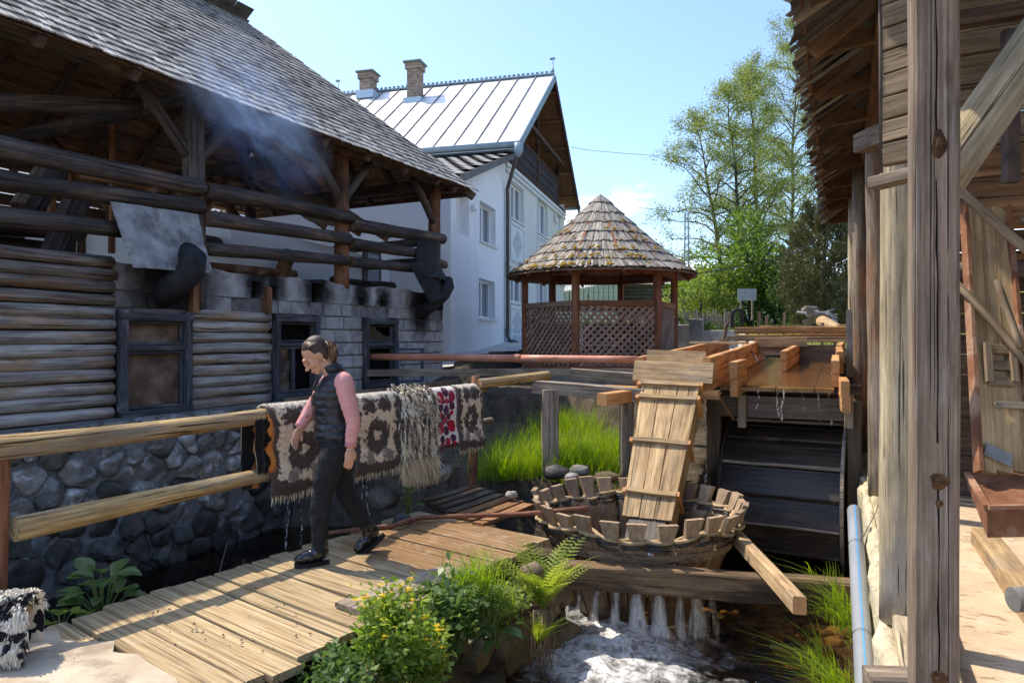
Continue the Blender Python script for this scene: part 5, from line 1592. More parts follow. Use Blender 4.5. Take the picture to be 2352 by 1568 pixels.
def house():
    set_frame(HOUSEF)
    rs = random.Random(81)
    t = thing('white_house', 'two-storey white house with a pale sheet-metal roof and dark carved balcony', 'house', HOUSEF)
    GZ = 1.25
    X0, X1, D = .49, 9.0, 7.6
    ZC = 6.50                      # cornice / balcony floor
    AX = 4.72; ZE = 6.86; ZA = 10.30; OV = .5
    def wall_with_openings(name, x0, x1, z0, z1, openings, mat, y=0.0, depth=.16):
        """front wall sheet facing -y, openings with reveals"""
        xs = sorted({x0, x1, *[o[0] for o in openings], *[o[1] for o in openings]})
        zs = sorted({z0, z1, *[o[2] for o in openings], *[o[3] for o in openings]})
        V = []; F = []
        def quad(a, b, c, d):
            o = len(V); V.extend([a, b, c, d]); F.append((o, o + 1, o + 2, o + 3))
        for i in range(len(xs) - 1):
            for j in range(len(zs) - 1):
                cx, cz = (xs[i] + xs[i + 1]) / 2, (zs[j] + zs[j + 1]) / 2
                if any(o[0] < cx < o[1] and o[2] < cz < o[3] for o in openings): continue
                quad((xs[i], y, zs[j]), (xs[i + 1], y, zs[j]), (xs[i + 1], y, zs[j + 1]), (xs[i], y, zs[j + 1]))
        for a, b, c, d in openings:
            quad((a, y, c), (a, y + depth, c), (a, y + depth, d), (a, y, d)); quad((b, y + depth, c), (b, y, c), (b, y, d), (b, y + depth, d))
            quad((a, y, d), (a, y + depth, d), (b, y + depth, d), (b, y, d)); quad((a, y + depth, c), (a, y, c), (b, y, c), (b, y + depth, c))
        return mk(name, V, F, mat, t)
    def window(a, b, c, d, y=.13, leaves=2, open_=False, trim=False):
        w = box('window', a, b, y + .035, y + .05, c, d, M['glass'], t)
        fw = .065
        for xx in (a + fw / 2, b - fw / 2): beam('frame', (xx, y, c), (xx, y, d), fw, .07, M['pvc'], w, up=(0, 1, 0), c=.006)
        for zz in (c + fw / 2, d - fw / 2): beam('frame', (a + fw, y, zz), (b - fw, y, zz), fw, .07, M['pvc'], w, up=(0, 1, 0), c=.006)
        for k in range(1, leaves):
            xx = a + (b - a) * k / leaves
            beam('mullion', (xx, y - .002, c + fw), (xx, y - .002, d - fw), .10, .07, M['pvc'], w, up=(0, 1, 0), c=.006)
        box('sill', a - .05, b + .05, -.06, y - .036, c - .05, c - .004, M['ivory'], w)
        return w
    AXW = -3.84; ZA0, ZA1 = 5.12, 6.70
    wins_a = [(-1.78, -.42, 4.05, 5.02), (-1.85, -.48, 2.16, 3.13)]
    niche = (-3.48, -2.58, 4.0, 4.93)
    wall_with_openings('wall', AXW, X0, GZ, 5.10, wins_a + [niche], M['stucco'], 0, .22)
    V = [(AXW, 0, 5.10), (X0, 0, 5.10), (X0, 0, ZA1 - .05), (AXW, 0, ZA0)]
    mk('wall', V, [(0, 1, 2, 3)], M['stucco'], t)
    box('blind_panel', niche[0] - .01, niche[1] + .01, .20, .24, niche[2], niche[3], M['ivory'], t)
    for w in wins_a: window(*w, y=.19)
    V = [(AXW, 0, GZ), (AXW, 0, ZA0), (AXW, 5.5, ZA0), (AXW, 5.5, GZ)]
    mk('wall', V, [(0, 1, 2, 3)], M['stucco'], t)
    box('side_wing', AXW - 5.5, AXW - .02, 1.4, 5.2, GZ, 3.36, M['stucco'], t)
    dr = box('side_door', AXW - 1.35, AXW - .55, 1.36, 1.40, 1.6, 3.5, M['darkpipe'], t)
    box('door_pane', AXW - 1.2, AXW - .7, 1.345, 1.362, 2.5, 3.4, M['glass'], dr)
    ra0 = Vector((AXW - .22, -.30, ZA0 - .02)); ra1 = Vector((X0 + .05, -.30, ZA1 + .04))
    ax = (ra1 - ra0).normalized(); L = (ra1 - ra0).length; nrm = Vector((-ax.z, 0, ax.x))
    V = [ra0 - nrm * .02, ra1 - nrm * .02, ra1 + Vector((0, 5.6, 0)) - nrm * .02, ra0 + Vector((0, 5.6, 0)) - nrm * .02]
    mk('annex_roof_deck', V, [(0, 1, 2, 3)], M['darkwood'], t)
    nr = 13; mb = []
    for i in range(nr):
        for j in range(16):
            p = ra0 + ax * (L * i / nr) + Vector((0, .02 + j * .35 + (.17 if i % 2 else 0), 0)) + nrm * .012
            V = []; F = []
            n_ = 6
            for s_ in (0, 1):
                for k in range(n_ + 1):
                    y = .34 * k / n_; V.append((L / nr * 1.12 * s_, y, .022 * math.sin(math.pi * k / n_) + (.028 if s_ == 0 else .008)))
            for k in range(n_): F.append((k, n_ + 1 + k, n_ + 2 + k, k + 1))
            for k in range(n_): V.append((0, .34 * k / n_, 0))
            mk('roof_tile', V[:2 * (n_ + 1)], F, M['tile'], t, Matrix.Translation(p) @ Matrix((ax, (0, 1, 0), nrm)).transposed().to_4x4(), smooth=True)
    beam('verge_board', ra0 + Vector((0, .02, -.08)), ra1 + Vector((0, .02, -.08)), .04, .15, M['darkpipe'], t)
    wf = [(1.10, 2.50, 5.07, 6.08), (4.42, 5.88, 5.13, 6.24), (1.05, 2.45, 2.70, 3.58), (4.35, 5.75, 2.62, 3.6), (7.70, 8.25, 5.70, 6.28)]
    wall_with_openings('wall', X0, X1, GZ, ZC, wf, M['stucco_front'], .0, .16)
    for a in wf[:4]: window(*a, y=.12)
    w = window(*wf[4], y=.12, leaves=1)
    V = []; F = []
    n_ = 12
    for k in range(n_ + 1):
        a = math.pi * k / n_
        for r in (.30, .40): V.append((7.975 + math.cos(a) * r, -.02, 6.22 + math.sin(a) * r * 1.0))
    for k in range(n_): F.append((2 * k, 2 * k + 1, 2 * k + 3, 2 * k + 2))
    mk('arch_moulding', V, F, M['ivory'], t)
    for (a, b, c, d) in ((1.0, 2.55, 3.85, 4.95), (1.0, 2.5, 1.75, 2.58), (4.3, 5.9, 3.85, 4.95)):
        pn = box('relief_panel', a, b, -.018, -.001, c, d, M['ivory'], t)
        for zz in (c + .04, d - .04): beam('moulding', (a, -.03, zz), (b, -.03, zz), .05, .03, M['ivory'], pn, up=(0, 1, 0))
        for xx in (a + .03, b - .03): beam('moulding', (xx, -.03, c), (xx, -.03, d), .05, .03, M['ivory'], pn, up=(0, 1, 0))
        cx, cz = (a + b) / 2, (c + d) / 2; hx, hz = (b - a) * .34, (d - c) * .36
        nn_ = 5
        for k in range(nn_ + 1):
            f = k / nn_
            beam('moulding', (cx - hx + hx * f, -.027, cz + hz * f), (cx + hx * f, -.027, cz - hz + hz * f), .035, .02, M['relief'], pn, up=(0, 1, 0), c=.004)
            beam('moulding', (cx - hx + hx * f, -.026, cz - hz * f), (cx + hx * f, -.026, cz + hz - hz * f), .035, .02, M['relief'], pn, up=(0, 1, 0), c=.004)
    for (a, b, c, d) in wf[:4]:
        for zz in (c - .12, d + .07): beam('window_moulding', (a - .12, -.02, zz), (b + .12, -.02, zz), .07, .04, M['ivory'], t, up=(0, 1, 0))
        for xx in (a - .09, b + .09): beam('window_moulding', (xx, -.015, c - .1), (xx, -.015, d + .1), .06, .03, M['ivory'], t, up=(0, 1, 0))
    for zz, h in ((ZC - .05, .10), (ZC - .22, .06), (4.15 - .45, .05)): beam('cornice', (X0, -.04, zz), (X1, -.04, zz), h, .07, M['ivory'], t, up=(0, 1, 0))
    k = 0
    x = X0 + .1
    while x < X1: 
        box('dentil', x, x + .09, -.05, -.002, ZC - .185, ZC - .115, M['ivory'], t); x += .22
    box('plinth', X0, X1, -.03, .0, GZ, 1.95, M['bluetile'], t)
    for V in ([(X1, 0, GZ), (X1, D, GZ), (X1, D, ZE), (X1, 0, ZE)], [(X0, 0, 5.0), (X0, 0, ZE), (X0, D, ZE), (X0, D, 5.0)]):
        mk('wall', V, [(0, 1, 2, 3)], M['stucco'], t)
    yb = 1.0
    sl = (ZA - ZE) / AX
    def roof_z(x): return ZE + sl * min(x, 2 * AX - x)
    x = X0
    while x < X1 - .05:
        w = .24; x1 = min(x + w, X1)
        zt = min(roof_z(x), roof_z(x1)) - .05
        if zt > ZC + .1: box('gable_board', x + .006, x1 - .006, yb, yb + .03, ZC, zt, M['darkwood'], t)
        x = x1
    box('balcony_floor', X0 + .02, X1 - .02, -.08, yb, ZC + .01, ZC + .08, M['darkwood'], t)
    bx0, bx1 = 1.0, 7.6
    beam('balcony_rail', (bx0, -.03, ZC + 1.02), (bx1, -.03, ZC + 1.02), .08, .07, M['darkwood'], t)
    beam('balcony_rail', (bx0, -.03, ZC + .14), (bx1, -.03, ZC + .14), .07, .06, M['darkwood'], t)
    x = bx0 + .06
    while x < bx1:                    # fretwork balusters: waisted boards
        V = []; F = []
        pr = [(0, .10), (.18, .05), (.36, .11), (.5, .035), (.64, .11), (.82, .05), (1, .10)]
        for y_ in (-.042, -.018):
            for f, w_ in pr: V += [(-w_ / 2, y_, f * .82), (w_ / 2, y_, f * .82)]
        m0 = len(pr) * 2
        for i in range(len(pr) - 1):
            F += [(2 * i, 2 * i + 1, 2 * i + 3, 2 * i + 2), (m0 + 2 * i, m0 + 2 * i + 2, m0 + 2 * i + 3, m0 + 2 * i + 1), (2 * i, 2 * i + 2, m0 + 2 * i + 2, m0 + 2 * i), (2 * i + 1, m0 + 2 * i + 1, m0 + 2 * i + 3, 2 * i + 3)]
        mk('baluster', V, F, M['balus'], t, Matrix.Translation((x, 0, ZC + .17)))
        x += .135
    for xx in (1.0, 4.3, 7.6): beam('balcony_post', (xx, -.02, ZC + .05), (xx, -.02, roof_z(xx) - .15), .13, .12, M['darkwood'], t, up=(0, 1, 0))
    for a, b in (((3.6, .95, 8.2), (4.72, .95, 9.5)), ((4.72, .95, 9.5), (5.84, .95, 8.2)), ((3.6, .95, 8.2), (5.84, .95, 8.2)), ((4.2, .95, 8.2), (4.2, .95, 8.9)), ((5.2, .95, 8.2), (5.2, .95, 8.9))):
        beam('gable_window_frame', a, b, .08, .06, M['gablelight'], t, up=(0, 1, 0))
    beam('gable_tie', (1.6, -.3, 7.95), (7.8, -.3, 7.95), .10, .14, M['darkwood'], t)
    th = .05
    yA, yB = -OV, D - .2
    for s in (0, 1):
        e = Vector((0 if s == 0 else 2 * AX, 0, ZE - .02)); r = Vector((AX, 0, ZA))
        d = (r - e); n2 = Vector((-d.z, 0, d.x)).normalized()
        if n2.z < 0: n2 = -n2
        V = [e + Vector((0, yA, 0)), e + Vector((0, yB, 0)), r + Vector((0, yB, 0)), r + Vector((0, yA, 0))]
        V = V + [v - n2 * th for v in V]
        mk('roof_soffit', V, [(4, 5, 6, 7), (0, 3, 7, 4), (0, 4, 5, 1), (1, 5, 6, 2)], M['gablelight'], t)
        ny = 13 if s == 0 else 6
        for k in range(ny):
            ya, y_b = yA + (yB - yA) * k / ny, yA + (yB - yA) * (k + 1) / ny
            cuts = [0, .22 + .06 * ((k * 7) % 3), .52 + .05 * ((k * 5) % 3), .80, 1] if s == 0 else [0, 1]
            for a, b in zip(cuts, cuts[1:]):
                pa, pb = e + d * (a - (.004 if a else 0)), e + d * b
                o1, o2 = n2 * (.014 if a == 0 else .010), n2 * .004
                V = [pa + Vector((0, ya + .01, 0)) + o1, pa + Vector((0, y_b - .01, 0)) + o1, pb + Vector((0, y_b - .01, 0)) + o2, pb + Vector((0, ya + .01, 0)) + o2]
                c0 = V[0].copy()
                mk('roof_sheet', [v - c0 for v in V], [(0, 1, 2, 3)] if s else [(3, 2, 1, 0)], M['zinc'], t, Matrix.Translation(c0))
            if k and s == 0:
                beam('standing_seam', e + Vector((0, ya, 0)) + n2 * .02, r + Vector((0, ya, 0)) + n2 * .02, .03, .04, M['zincseam'], t, up=n2)
        beam('verge_board', e + Vector((0, yA - .015, -.10)), r + Vector((0, yA - .015, -.10)), .04, .22, M['bluegrey'] if s == 0 else M['darkwood'], t)
        for f in (.1, .3, .5, .7, .9):
            p = e + d * f - n2 * .10
            beam('lookout', p + Vector((0, yA + .02, 0)), p + Vector((0, yb, 0)), .08, .09, M['gablelight'], t)
    beam('ridge_cap', (AX, yA, ZA + .03), (AX, yB, ZA + .03), .16, .05, M['bluegrey'], t)
    y = yA + .05
    while y < yB:
        box('crest_piece', AX - .012, AX + .012, y, y + .09, ZA + .05, ZA + .15, M['bluegrey'], t); y += .16
    for y in (yA + .05, yB - .05):
        tube('finial', [(AX, y, ZA + .05), (AX, y, ZA + .18), (AX, y, ZA + .22), (AX, y, ZA + .48)], [.05, .05, .02, .012], M['bluegrey'], t, 8)
        box('finial_vane', AX - .008, AX + .008, y - .07, y + .10, ZA + .50, ZA + .58, M['bluegrey'], t)
    tube('gutter', [(-.05, yA - .05, ZE - .06), (-.05, yB, ZE - .06)], .085, M['bluegrey'], t, 10)
    beam('soffit_board', (.25, yA + .05, ZE - .16), (.25, yB, ZE - .16), .5, .03, M['bluelight'], t)
    tube('downpipe', [(-.05, yA - .02, ZE - .08), (-.02, yA + .05, ZE - .42), (.10, yA + .15, ZE - .62), (.40, -.09, ZE - 1.15), (.46, -.085, ZE - 1.3), (.46, -.085, 1.75), (.50, -.12, 1.62), (.60, -.34, 1.55)], .05, M['darkpipe'], t, 10)
    tube('rain_head', [(-.05, yA - .02, ZE - .05), (-.05, yA - .02, ZE - .25), (-.04, yA, ZE - .40)], [.13, .12, .06], M['bluegrey'], t, 10)
    tube('downpipe', [(9.44, yA, ZE - .1), (9.44, yA, ZE - .45), (9.1, -.1, ZE - 1.0)], .05, M['bluegrey'], t, 8)
    tube('gutter', [(9.5, yA - .05, ZE - .06), (9.5, yB, ZE - .06)], .085, M['bluegrey'], t, 10)
    def chimney(cx, cy_, z0, z1, w, d_, nc):
        ch = box('chimney', cx - w / 2 + .012, cx + w / 2 - .012, cy_ - d_ / 2 + .012, cy_ + d_ / 2 - .012, z0, z1 - .02, M['brickmortar'], t)
        h = (z1 - z0) / nc
        for c_ in range(nc):
            z = z0 + h * c_
            fl = .05 if c_ >= nc - 2 else 0
            for side in range(4):
                ln = (w if side % 2 == 0 else d_) + 2 * fl
                nb = 3; off = .5 if c_ % 2 else 0
                xs_ = [-ln / 2] + [(-ln / 2 + ln * (k + off + (0 if off else 1)) / nb) for k in range(nb) if -ln / 2 + .03 < -ln / 2 + ln * (k + off + (0 if off else 1)) / nb < ln / 2 - .03] + [ln / 2]
                for a, b in zip(xs_, xs_[1:]):
                    if b - a < .03: continue
                    V, F = box_geo(a + .004, b - .004, -.012 - fl, .04, .004, h - .006)
                    rot = Matrix.Rotation(side * math.pi / 2, 4, 'Z')
                    dist = (d_ if side % 2 == 0 else w) / 2
                    mk('brick', V, F, M['brick'], ch, Matrix.Translation((cx, cy_, z)) @ rot @ Matrix.Translation((0, -dist + .012, 0)))
        box('chimney_cap', cx - w / 2 - .10, cx + w / 2 + .10, cy_ - d_ / 2 - .10, cy_ + d_ / 2 + .10, z1, z1 + .06, M['greencap'], ch)
        V, F = box_geo(cx - w / 2 - .08, cx + w / 2 + .08, cy_ - d_ / 2 - .10, cy_ + d_ / 2 + .10, z0 - .05, z0 + .22)
        mk('flashing', V, F, M['bluelight'], ch)
    chimney(3.75, 4.0, 9.35, 10.72, .42, .42, 14)
    chimney(4.45, 6.05, 10.0, 10.84, .45, .45, 8)
    tube('conduit', [(6.9, -.05, 6.2), (7.0, -.05, 5.9), (7.3, -.05, 5.85)], .02, M['lampgrey'], t)
    box('wall_unit', 7.4, 8.1, -.32, -.01, 4.75, 5.0, M['pvc'], t)
    tube('wall_lamp', [(-2.40, -.02, 4.72), (-2.40, -.12, 4.72)], .09, M['pvc'], t, 14)
    set_frame()
M['tile'] = surf('grey_roof_tile', [(.3, (.20, .195, .185)), (.7, (.34, .33, .31))], (9, 9, 9), rough=.8, var=.15)
M['stucco_front'] = surf('front_stucco', [(.3, (.66, .66, .60)), (.7, (.73, .73, .67))], (1.5, 1.5, 1.5), rough=.95, bump=.15, bscale=(60, 60, 60), var=0)
M['relief'] = surf('relief_lattice', [(.3, (.56, .585, .58)), (.7, (.64, .66, .65))], (3, 3, 3), rough=.9, var=0)
M['bluetile'] = surf('blue_white_plinth', [(.40, (.10, .20, .33)), (.47, (.30, .40, .50)), (.54, (.66, .70, .72))], (14, 14, 3), rough=.5, bump=.2, var=0)
M['balus'] = surf('dark_fretwork', [(.3, (.035, .03, .035)), (.7, (.085, .075, .08))], (9, 9, 9), rough=.8)
M['bluelight'] = surf('light_blue_metal', [(.3, (.42, .55, .64)), (.7, (.55, .67, .74))], (5, 5, 5), rough=.45, spec=.4)
M['greencap'] = surf('greenish_cap', [(.3, (.16, .19, .15)), (.7, (.25, .28, .22))], (5, 5, 5), rough=.9)
house()
def corrugated(name, parent, a, b, c, d, mat, n=40, amp=.03):
    """sheet a-b (eave) to d-c (ridge), waves along the eave"""
    a, b, c, d = map(Vector, (a, b, c, d))
    nr = (b - a).cross(d - a).normalized()
    if nr.z < 0: nr = -nr
    V = []; F = []
    k = n * 4
    for j in range(3):
        for i in range(k + 1):
            f = i / k; p = a.lerp(b, f).lerp(d.lerp(c, f), j / 2)
            V.append(p + nr * amp * math.sin(f * n * 2 * math.pi))
    for j in range(2):
        for i in range(k): F.append((j * (k + 1) + i, j * (k + 1) + i + 1, (j + 1) * (k + 1) + i + 1, (j + 1) * (k + 1) + i))
    o0 = V[0].copy()
    return mk(name, [v - o0 for v in V], F, mat, parent, Matrix.Translation(o0), smooth=True)
def old_shed():
    Fm = frame2(5.43, 36.0, .99, -.12, 2.75); set_frame(Fm)
    t = thing('log_shed', 'old grey log shed with a corrugated roof seen through the gazebo', 'shed', Fm)
    for k in range(9): logp('wall_log', (.1, .0, .1 + k * .18), (2.55, .0, .1 + k * .18), .095, M['logold'], t, .09, 8, 4, .06)
    box('dark_inside', .1, 2.5, .05, .15, 0, 1.6, M['black'], t)  # black sheet puts the shade inside the shed into colour
    corrugated('roof_sheet', t, (-.1, -.35, 1.62), (2.75, -.35, 1.62), (2.75, 1.6, 2.35), (-.1, 1.6, 2.35), M['asbestos'], 26, .03)
    for k in range(13): beam('upright_board', (-3.0 + k * .24, -.9, 0), (-3.0 + k * .24, -.9, 1.2 + .03 * k), .03, .22, M['logold'], t, up=(0, 1, 0))
    for x in (-2.5, -1.6, -.6): beam('doorway', (x, -.94, 0), (x, -.94, 1.1), .03, .4, M['rafter'], t, up=(0, 1, 0))
    corrugated('roof_sheet', t, (-3.2, -1.3, 1.15), (.0, -1.3, 1.72), (.0, 1.2, 2.3), (-3.2, 1.2, 2.2), M['asbestos'], 24, .03)
    set_frame()
M['logold'] = wood('old_grey_log', (.15, .135, .105), (.07, .06, .048), var=.15, knots=False)
M['asbestos'] = surf('asbestos_sheet', [(.3, (.34, .34, .32)), (.7, (.48, .48, .45))], (3, 3, 3), rough=.95, bump=.2, var=.06, stain=((.20, .19, .17), .5, 2.0, .52, .7))
old_shed()
def left_farm():
    Fm = frame2(-15.6, 20.0, .97, .10, 0.9); set_frame(Fm)
    t = thing('cream_farmhouse', 'cream-walled farmhouse with grey corrugated roofs seen through the rails', 'house', Fm)
    box('wall', 0, 12.5, .2, 6.0, 0, 4.6, M['cream'], t)
    corrugated('roof_sheet', t, (-.6, -.6, 4.35), (8.6, -.6, 4.35), (8.6, 3.2, 6.3), (-.6, 3.2, 6.3), M['asbestos'], 60, .035)
    corrugated('roof_sheet', t, (8.7, -.7, 4.5), (13.0, -.7, 4.5), (13.0, 3.2, 5.7), (8.7, 3.2, 5.7), M['asbestos'], 30, .035)
    corrugated('roof_sheet', t, (-5.0, -3.0, 1.9), (4.6, -3.0, 1.9), (4.6, -.2, 3.5), (-5.0, -.2, 3.5), M['asbestos'], 60, .035)
    box('shed_wall', -4.8, 4.4, -2.6, -.3, 0, 2.0, M['cream'], t)
    box('chimney_stack', 5.1, 5.5, 2.6, 3.0, 5.6, 6.9, M['concrete'], t)
    set_frame()
left_farm()
def quads_from(C, D, S, W, fold, rs):
    """leaf diamonds: centres C, directions D, half lengths S, width ratio W"""
    n = len(C)
    D = D / np.maximum(np.linalg.norm(D, axis=1, keepdims=True), 1e-6)
    r = rs.normal(size=(n, 3)); side = np.cross(D, r); side /= np.maximum(np.linalg.norm(side, axis=1, keepdims=True), 1e-6)
    nr = np.cross(D, side)
    S = S[:, None]
    a = C; b = C + D * S + side * S * W + nr * S * fold; c = C + D * S * 2; d = C + D * S - side * S * W + nr * S * fold
    V = np.stack([a, b, c, d], 1).reshape(-1, 3)
    F = np.arange(4 * n).reshape(-1, 4)
    return V, F
def leaf_mesh(name, C, D, S, mat, parent, W=.45, fold=.15, seed=1):
    rs = np.random.RandomState(seed)
    V, F = quads_from(C, D, S, W, fold, rs)
    o0 = MAT_OF[parent].translation if parent else Vector((0, 0, 0))
    V = V - np.array(o0)
    return mkn(name, V, F, mat, parent, Matrix.Translation(o0))
def branch_tree(name, label, base, H, lean, mats, seed, nb=34, spread=.24, leaf=.085, leaves=9000, cat='tree', crown0=.22, upward=.55, bark='twig', trunk_r=.13, group=None, dens=1.0, sub=6):
    leaves = int(leaves * 1.75); leaf *= .86
    rs = np.random.RandomState(seed); rd = random.Random(seed)
    base = Vector(base)
    t = thing(name, label, cat, Matrix.Translation(base), group)
    pts = []; n = 14
    for i in range(n + 1):
        f = i / n
        w = .05 * H * .12
        pts.append(Vector((lean[0] * (f ** 1.5) + .06 * noise.noise((f * 4, seed, 0)) * H * .25, lean[1] * f + .06 * noise.noise((f * 4, seed, 5)) * H * .2, H * f)))
    rad = [trunk_r * (1 - .88 * (i / n)) for i in range(n + 1)]
    mb = MB()
    V, F = tube_geo(pts, rad, 7); mb.add(V, F)
    tips = []
    def at(f):
        x = f * n; i = min(int(x), n - 1)
        return pts[i].lerp(pts[i + 1], x - i)
    for k in range(nb):
        f = crown0 + (1 - crown0) * ((k + rd.random()) / nb)
        p = at(min(f, .995)); az = k * 2.4 + rd.uniform(-.5, .5)
        env = (math.sin(min(1, (f - crown0) / (1 - crown0) * .85 + .18) * math.pi)) ** .7
        L = H * spread * (.35 + .9 * env) * rd.uniform(.6, 1.25)
        el = upward + rd.uniform(-.25, .3) + (f - .6) * .5
        d = Vector((math.cos(az) * math.cos(el), math.sin(az) * math.cos(el), math.sin(el)))
        bp = [p]; m = 5
        for j in range(1, m + 1):
            q = p + d * (L * j / m) + Vector((0, 0, -.10 * L * (j / m) ** 2 + .05 * L * math.sin(j))) + Vector((rd.uniform(-1, 1), rd.uniform(-1, 1), rd.uniform(-1, 1))) * L * .035
            bp.append(q)
        r0 = rad[min(int(f * n), n)] * .42 + .008
        V, F = tube_geo(bp, [r0 * (1 - .8 * j / m) for j in range(m + 1)], 5, False); mb.add(V, F)
        for s in range(sub):
            j = rd.uniform(1.2, m - .05); i = int(j)
            q = bp[i].lerp(bp[i + 1], j - i)
            dd = (d + Vector((rd.gauss(0, .7), rd.gauss(0, .7), rd.gauss(.15, .5)))).normalized()
            l2 = L * rd.uniform(.16, .36)
            e = q + dd * l2
            mid = q + dd * l2 * .5 + Vector((0, 0, .04 * l2))
            V, F = tube_geo([q, mid, e], [r0 * .3 + .002, r0 * .2 + .002, .003], 4, False); mb.add(V, F)
            tips.append((q, e))
        tips.append((bp[-2], bp[-1]))
    mb.build('trunk', M[bark], t, Matrix.Translation(base), smooth=True)
    tp = np.array([tuple(a) for a, b in tips]); te = np.array([tuple(b) for a, b in tips])
    idx = rs.randint(0, len(tips), leaves)
    f = rs.uniform(.0, 1.12, leaves)[:, None]
    C = tp[idx] * (1 - f) + te[idx] * f + rs.normal(size=(leaves, 3)) * leaf * 1.9
    D = rs.normal(size=(leaves, 3)) + np.array([0, 0, -.25])
    S = rs.uniform(.6, 1.25, leaves) * leaf * .55
    half = leaves // 2
    C += np.array(base)
    for a, b, m in ((0, half, mats[0]), (half, leaves, mats[1])):
        if b > a: leaf_mesh('crown', C[a:b], D[a:b], S[a:b], M[m], t, seed=seed + a)
    return t
def gz(x, y): return float(height(np.array([x]), np.array([y]))[0])
def treepos(u, Y): 
    x = (u - CU) / FPX * Y
    return (x, Y, gz(x, Y) - .05)
G = 'tall slender alders behind the meadow'
branch_tree('alder_tree', 'leaning leftmost alder with a bare dark trunk behind the gazebo', treepos(1668, 31), 8.8, (-1.35, 0), ('leaf_tree', 'leaf_tree_b'), 3, 34, .27, .10, 8500, upward=.45, group=G)
branch_tree('alder_tree', 'straight dark-trunked alder second from the gazebo', treepos(1706, 30), 10.0, (-.5, .3), ('leaf_tree', 'leaf_tree_b'), 8, 40, .19, .10, 10500, group=G)
branch_tree('alder_tree', 'dense yellowish alder in the middle of the tall group', treepos(1742, 33), 11.8, (-.25, .2), ('leaf_tree_b', 'leaf_tree'), 15, 46, .20, .10, 15000, group=G)
branch_tree('alder_tree', 'tall spreading alder reaching behind the shingled eave', treepos(1815, 36), 14.8, (.4, 0), ('leaf_tree_b', 'leaf_tree'), 23, 60, .21, .10, 19000, group=G, upward=.6)
branch_tree('alder_tree', 'thin alder farthest to the right behind the juniper', treepos(1880, 38), 15.5, (.3, 0), ('leaf_tree', 'leaf_tree_b'), 29, 46, .20, .10, 11000, group=G, upward=.6)
branch_tree('farm_tree', 'pale green tree behind the farmhouse roofs on the far left', (-22.5, 34, 1.5), 9.8, (0, 0), ('leaf_tree', 'leaf_tree_b'), 40, 34, .33, .15, 5000, crown0=.3)
def bush(name, label, base, w, h, mats, seed, n=5000, leaf=.10, group=None, lobes=14):
    rs = np.random.RandomState(seed); rd = random.Random(seed)
    base = Vector(base)
    t = thing(name, label, 'bush', Matrix.Translation(base), group)
    mb = MB(); cen = []
    for k in range(lobes):
        a = rd.uniform(0, 6.28); r = w * .5 * math.sqrt(rd.random()); z = h * rd.uniform(.12, .95) * (1 - .35 * (r / (w * .5)) ** 2)
        c = Vector((math.cos(a) * r, math.sin(a) * r * .8, z)); cen.append((c, rd.uniform(.16, .30) * min(w, h)))
        V, F = tube_geo([Vector((0, 0, 0)) + c * .02, Vector((c.x * .4, c.y * .4, c.z * .55)), c], [.03, .02, .008], 5, False); mb.add(V, F)
    mb.build('stems', M['twig'], t, Matrix.Translation(base))
    C = []; D = []
    for i in range(n):
        c, r = cen[rs.randint(len(cen))]
        d = rs.normal(size=3); d /= np.linalg.norm(d)
        C.append(np.array(base) + np.array(c) + d * r * (rs.uniform(.35, 1.0) ** .6)); D.append(d + rs.normal(size=3) * .7)
    C = np.array(C); D = np.array(D); S = rs.uniform(.6, 1.3, n) * leaf * .6
    k = int(n * .6)
    leaf_mesh('foliage', C[:k], D[:k], S[:k], M[mats[0]], t, .5, .15, seed)
    leaf_mesh('foliage', C[k:], D[k:], S[k:], M[mats[1]], t, .5, .15, seed + 1)
    return t
GB_ = 'bushes along the back of the meadow'
for u, Y, w, h, m, s, n, lb in ((1608, 26, 2.4, 2.3, ('leaf_bush', 'leaf_tree_b'), 1, 5000, 'bright yellow-green bush right behind the lattice pole'),
                                (1668, 28, 3.2, 3.6, ('leaf_bush', 'leaf_bush'), 2, 8000, 'tall bright bush around the leaning alder trunk'),
                                (1722, 27, 3.2, 4.6, ('leaf_bush', 'leaf_dark'), 3, 9000, 'tallest sunlit bush under the middle alders'),
                                (1785, 27, 3.0, 3.4, ('leaf_dark', 'leaf_bush'), 4, 8000, 'dark leafy bush between the alders and the juniper'),
                                (1835, 25, 2.2, 2.6, ('leaf_dark', 'leaf_dark'), 5, 6000, 'shaded green bush at the foot of the juniper'),
                                (1575, 44, 4.2, 3.6, ('leaf_bush', 'leaf_tree_b'), 6, 5000, 'yellow-green bush half hidden by the gazebo eave')):
    x, y, z = treepos(u, Y)
    bush('leafy_bush', lb, (x, y, z), w, h, m, s, n, .11, GB_)
for u, Y, w, h, s, lb in ((1590, 20.5, 1.1, .75, 11, 'low bramble by the picket stakes nearest the gazebo'), (1635, 20.8, 1.2, .7, 12, 'low bramble over the picket stakes farther right')):
    x, y, z = treepos(u, Y)
    bush('bramble', lb, (x, y, z), w, h, ('leaf_bush', 'leaf_dark'), s, 1500, .07, 'brambles on the picket fence', 9)
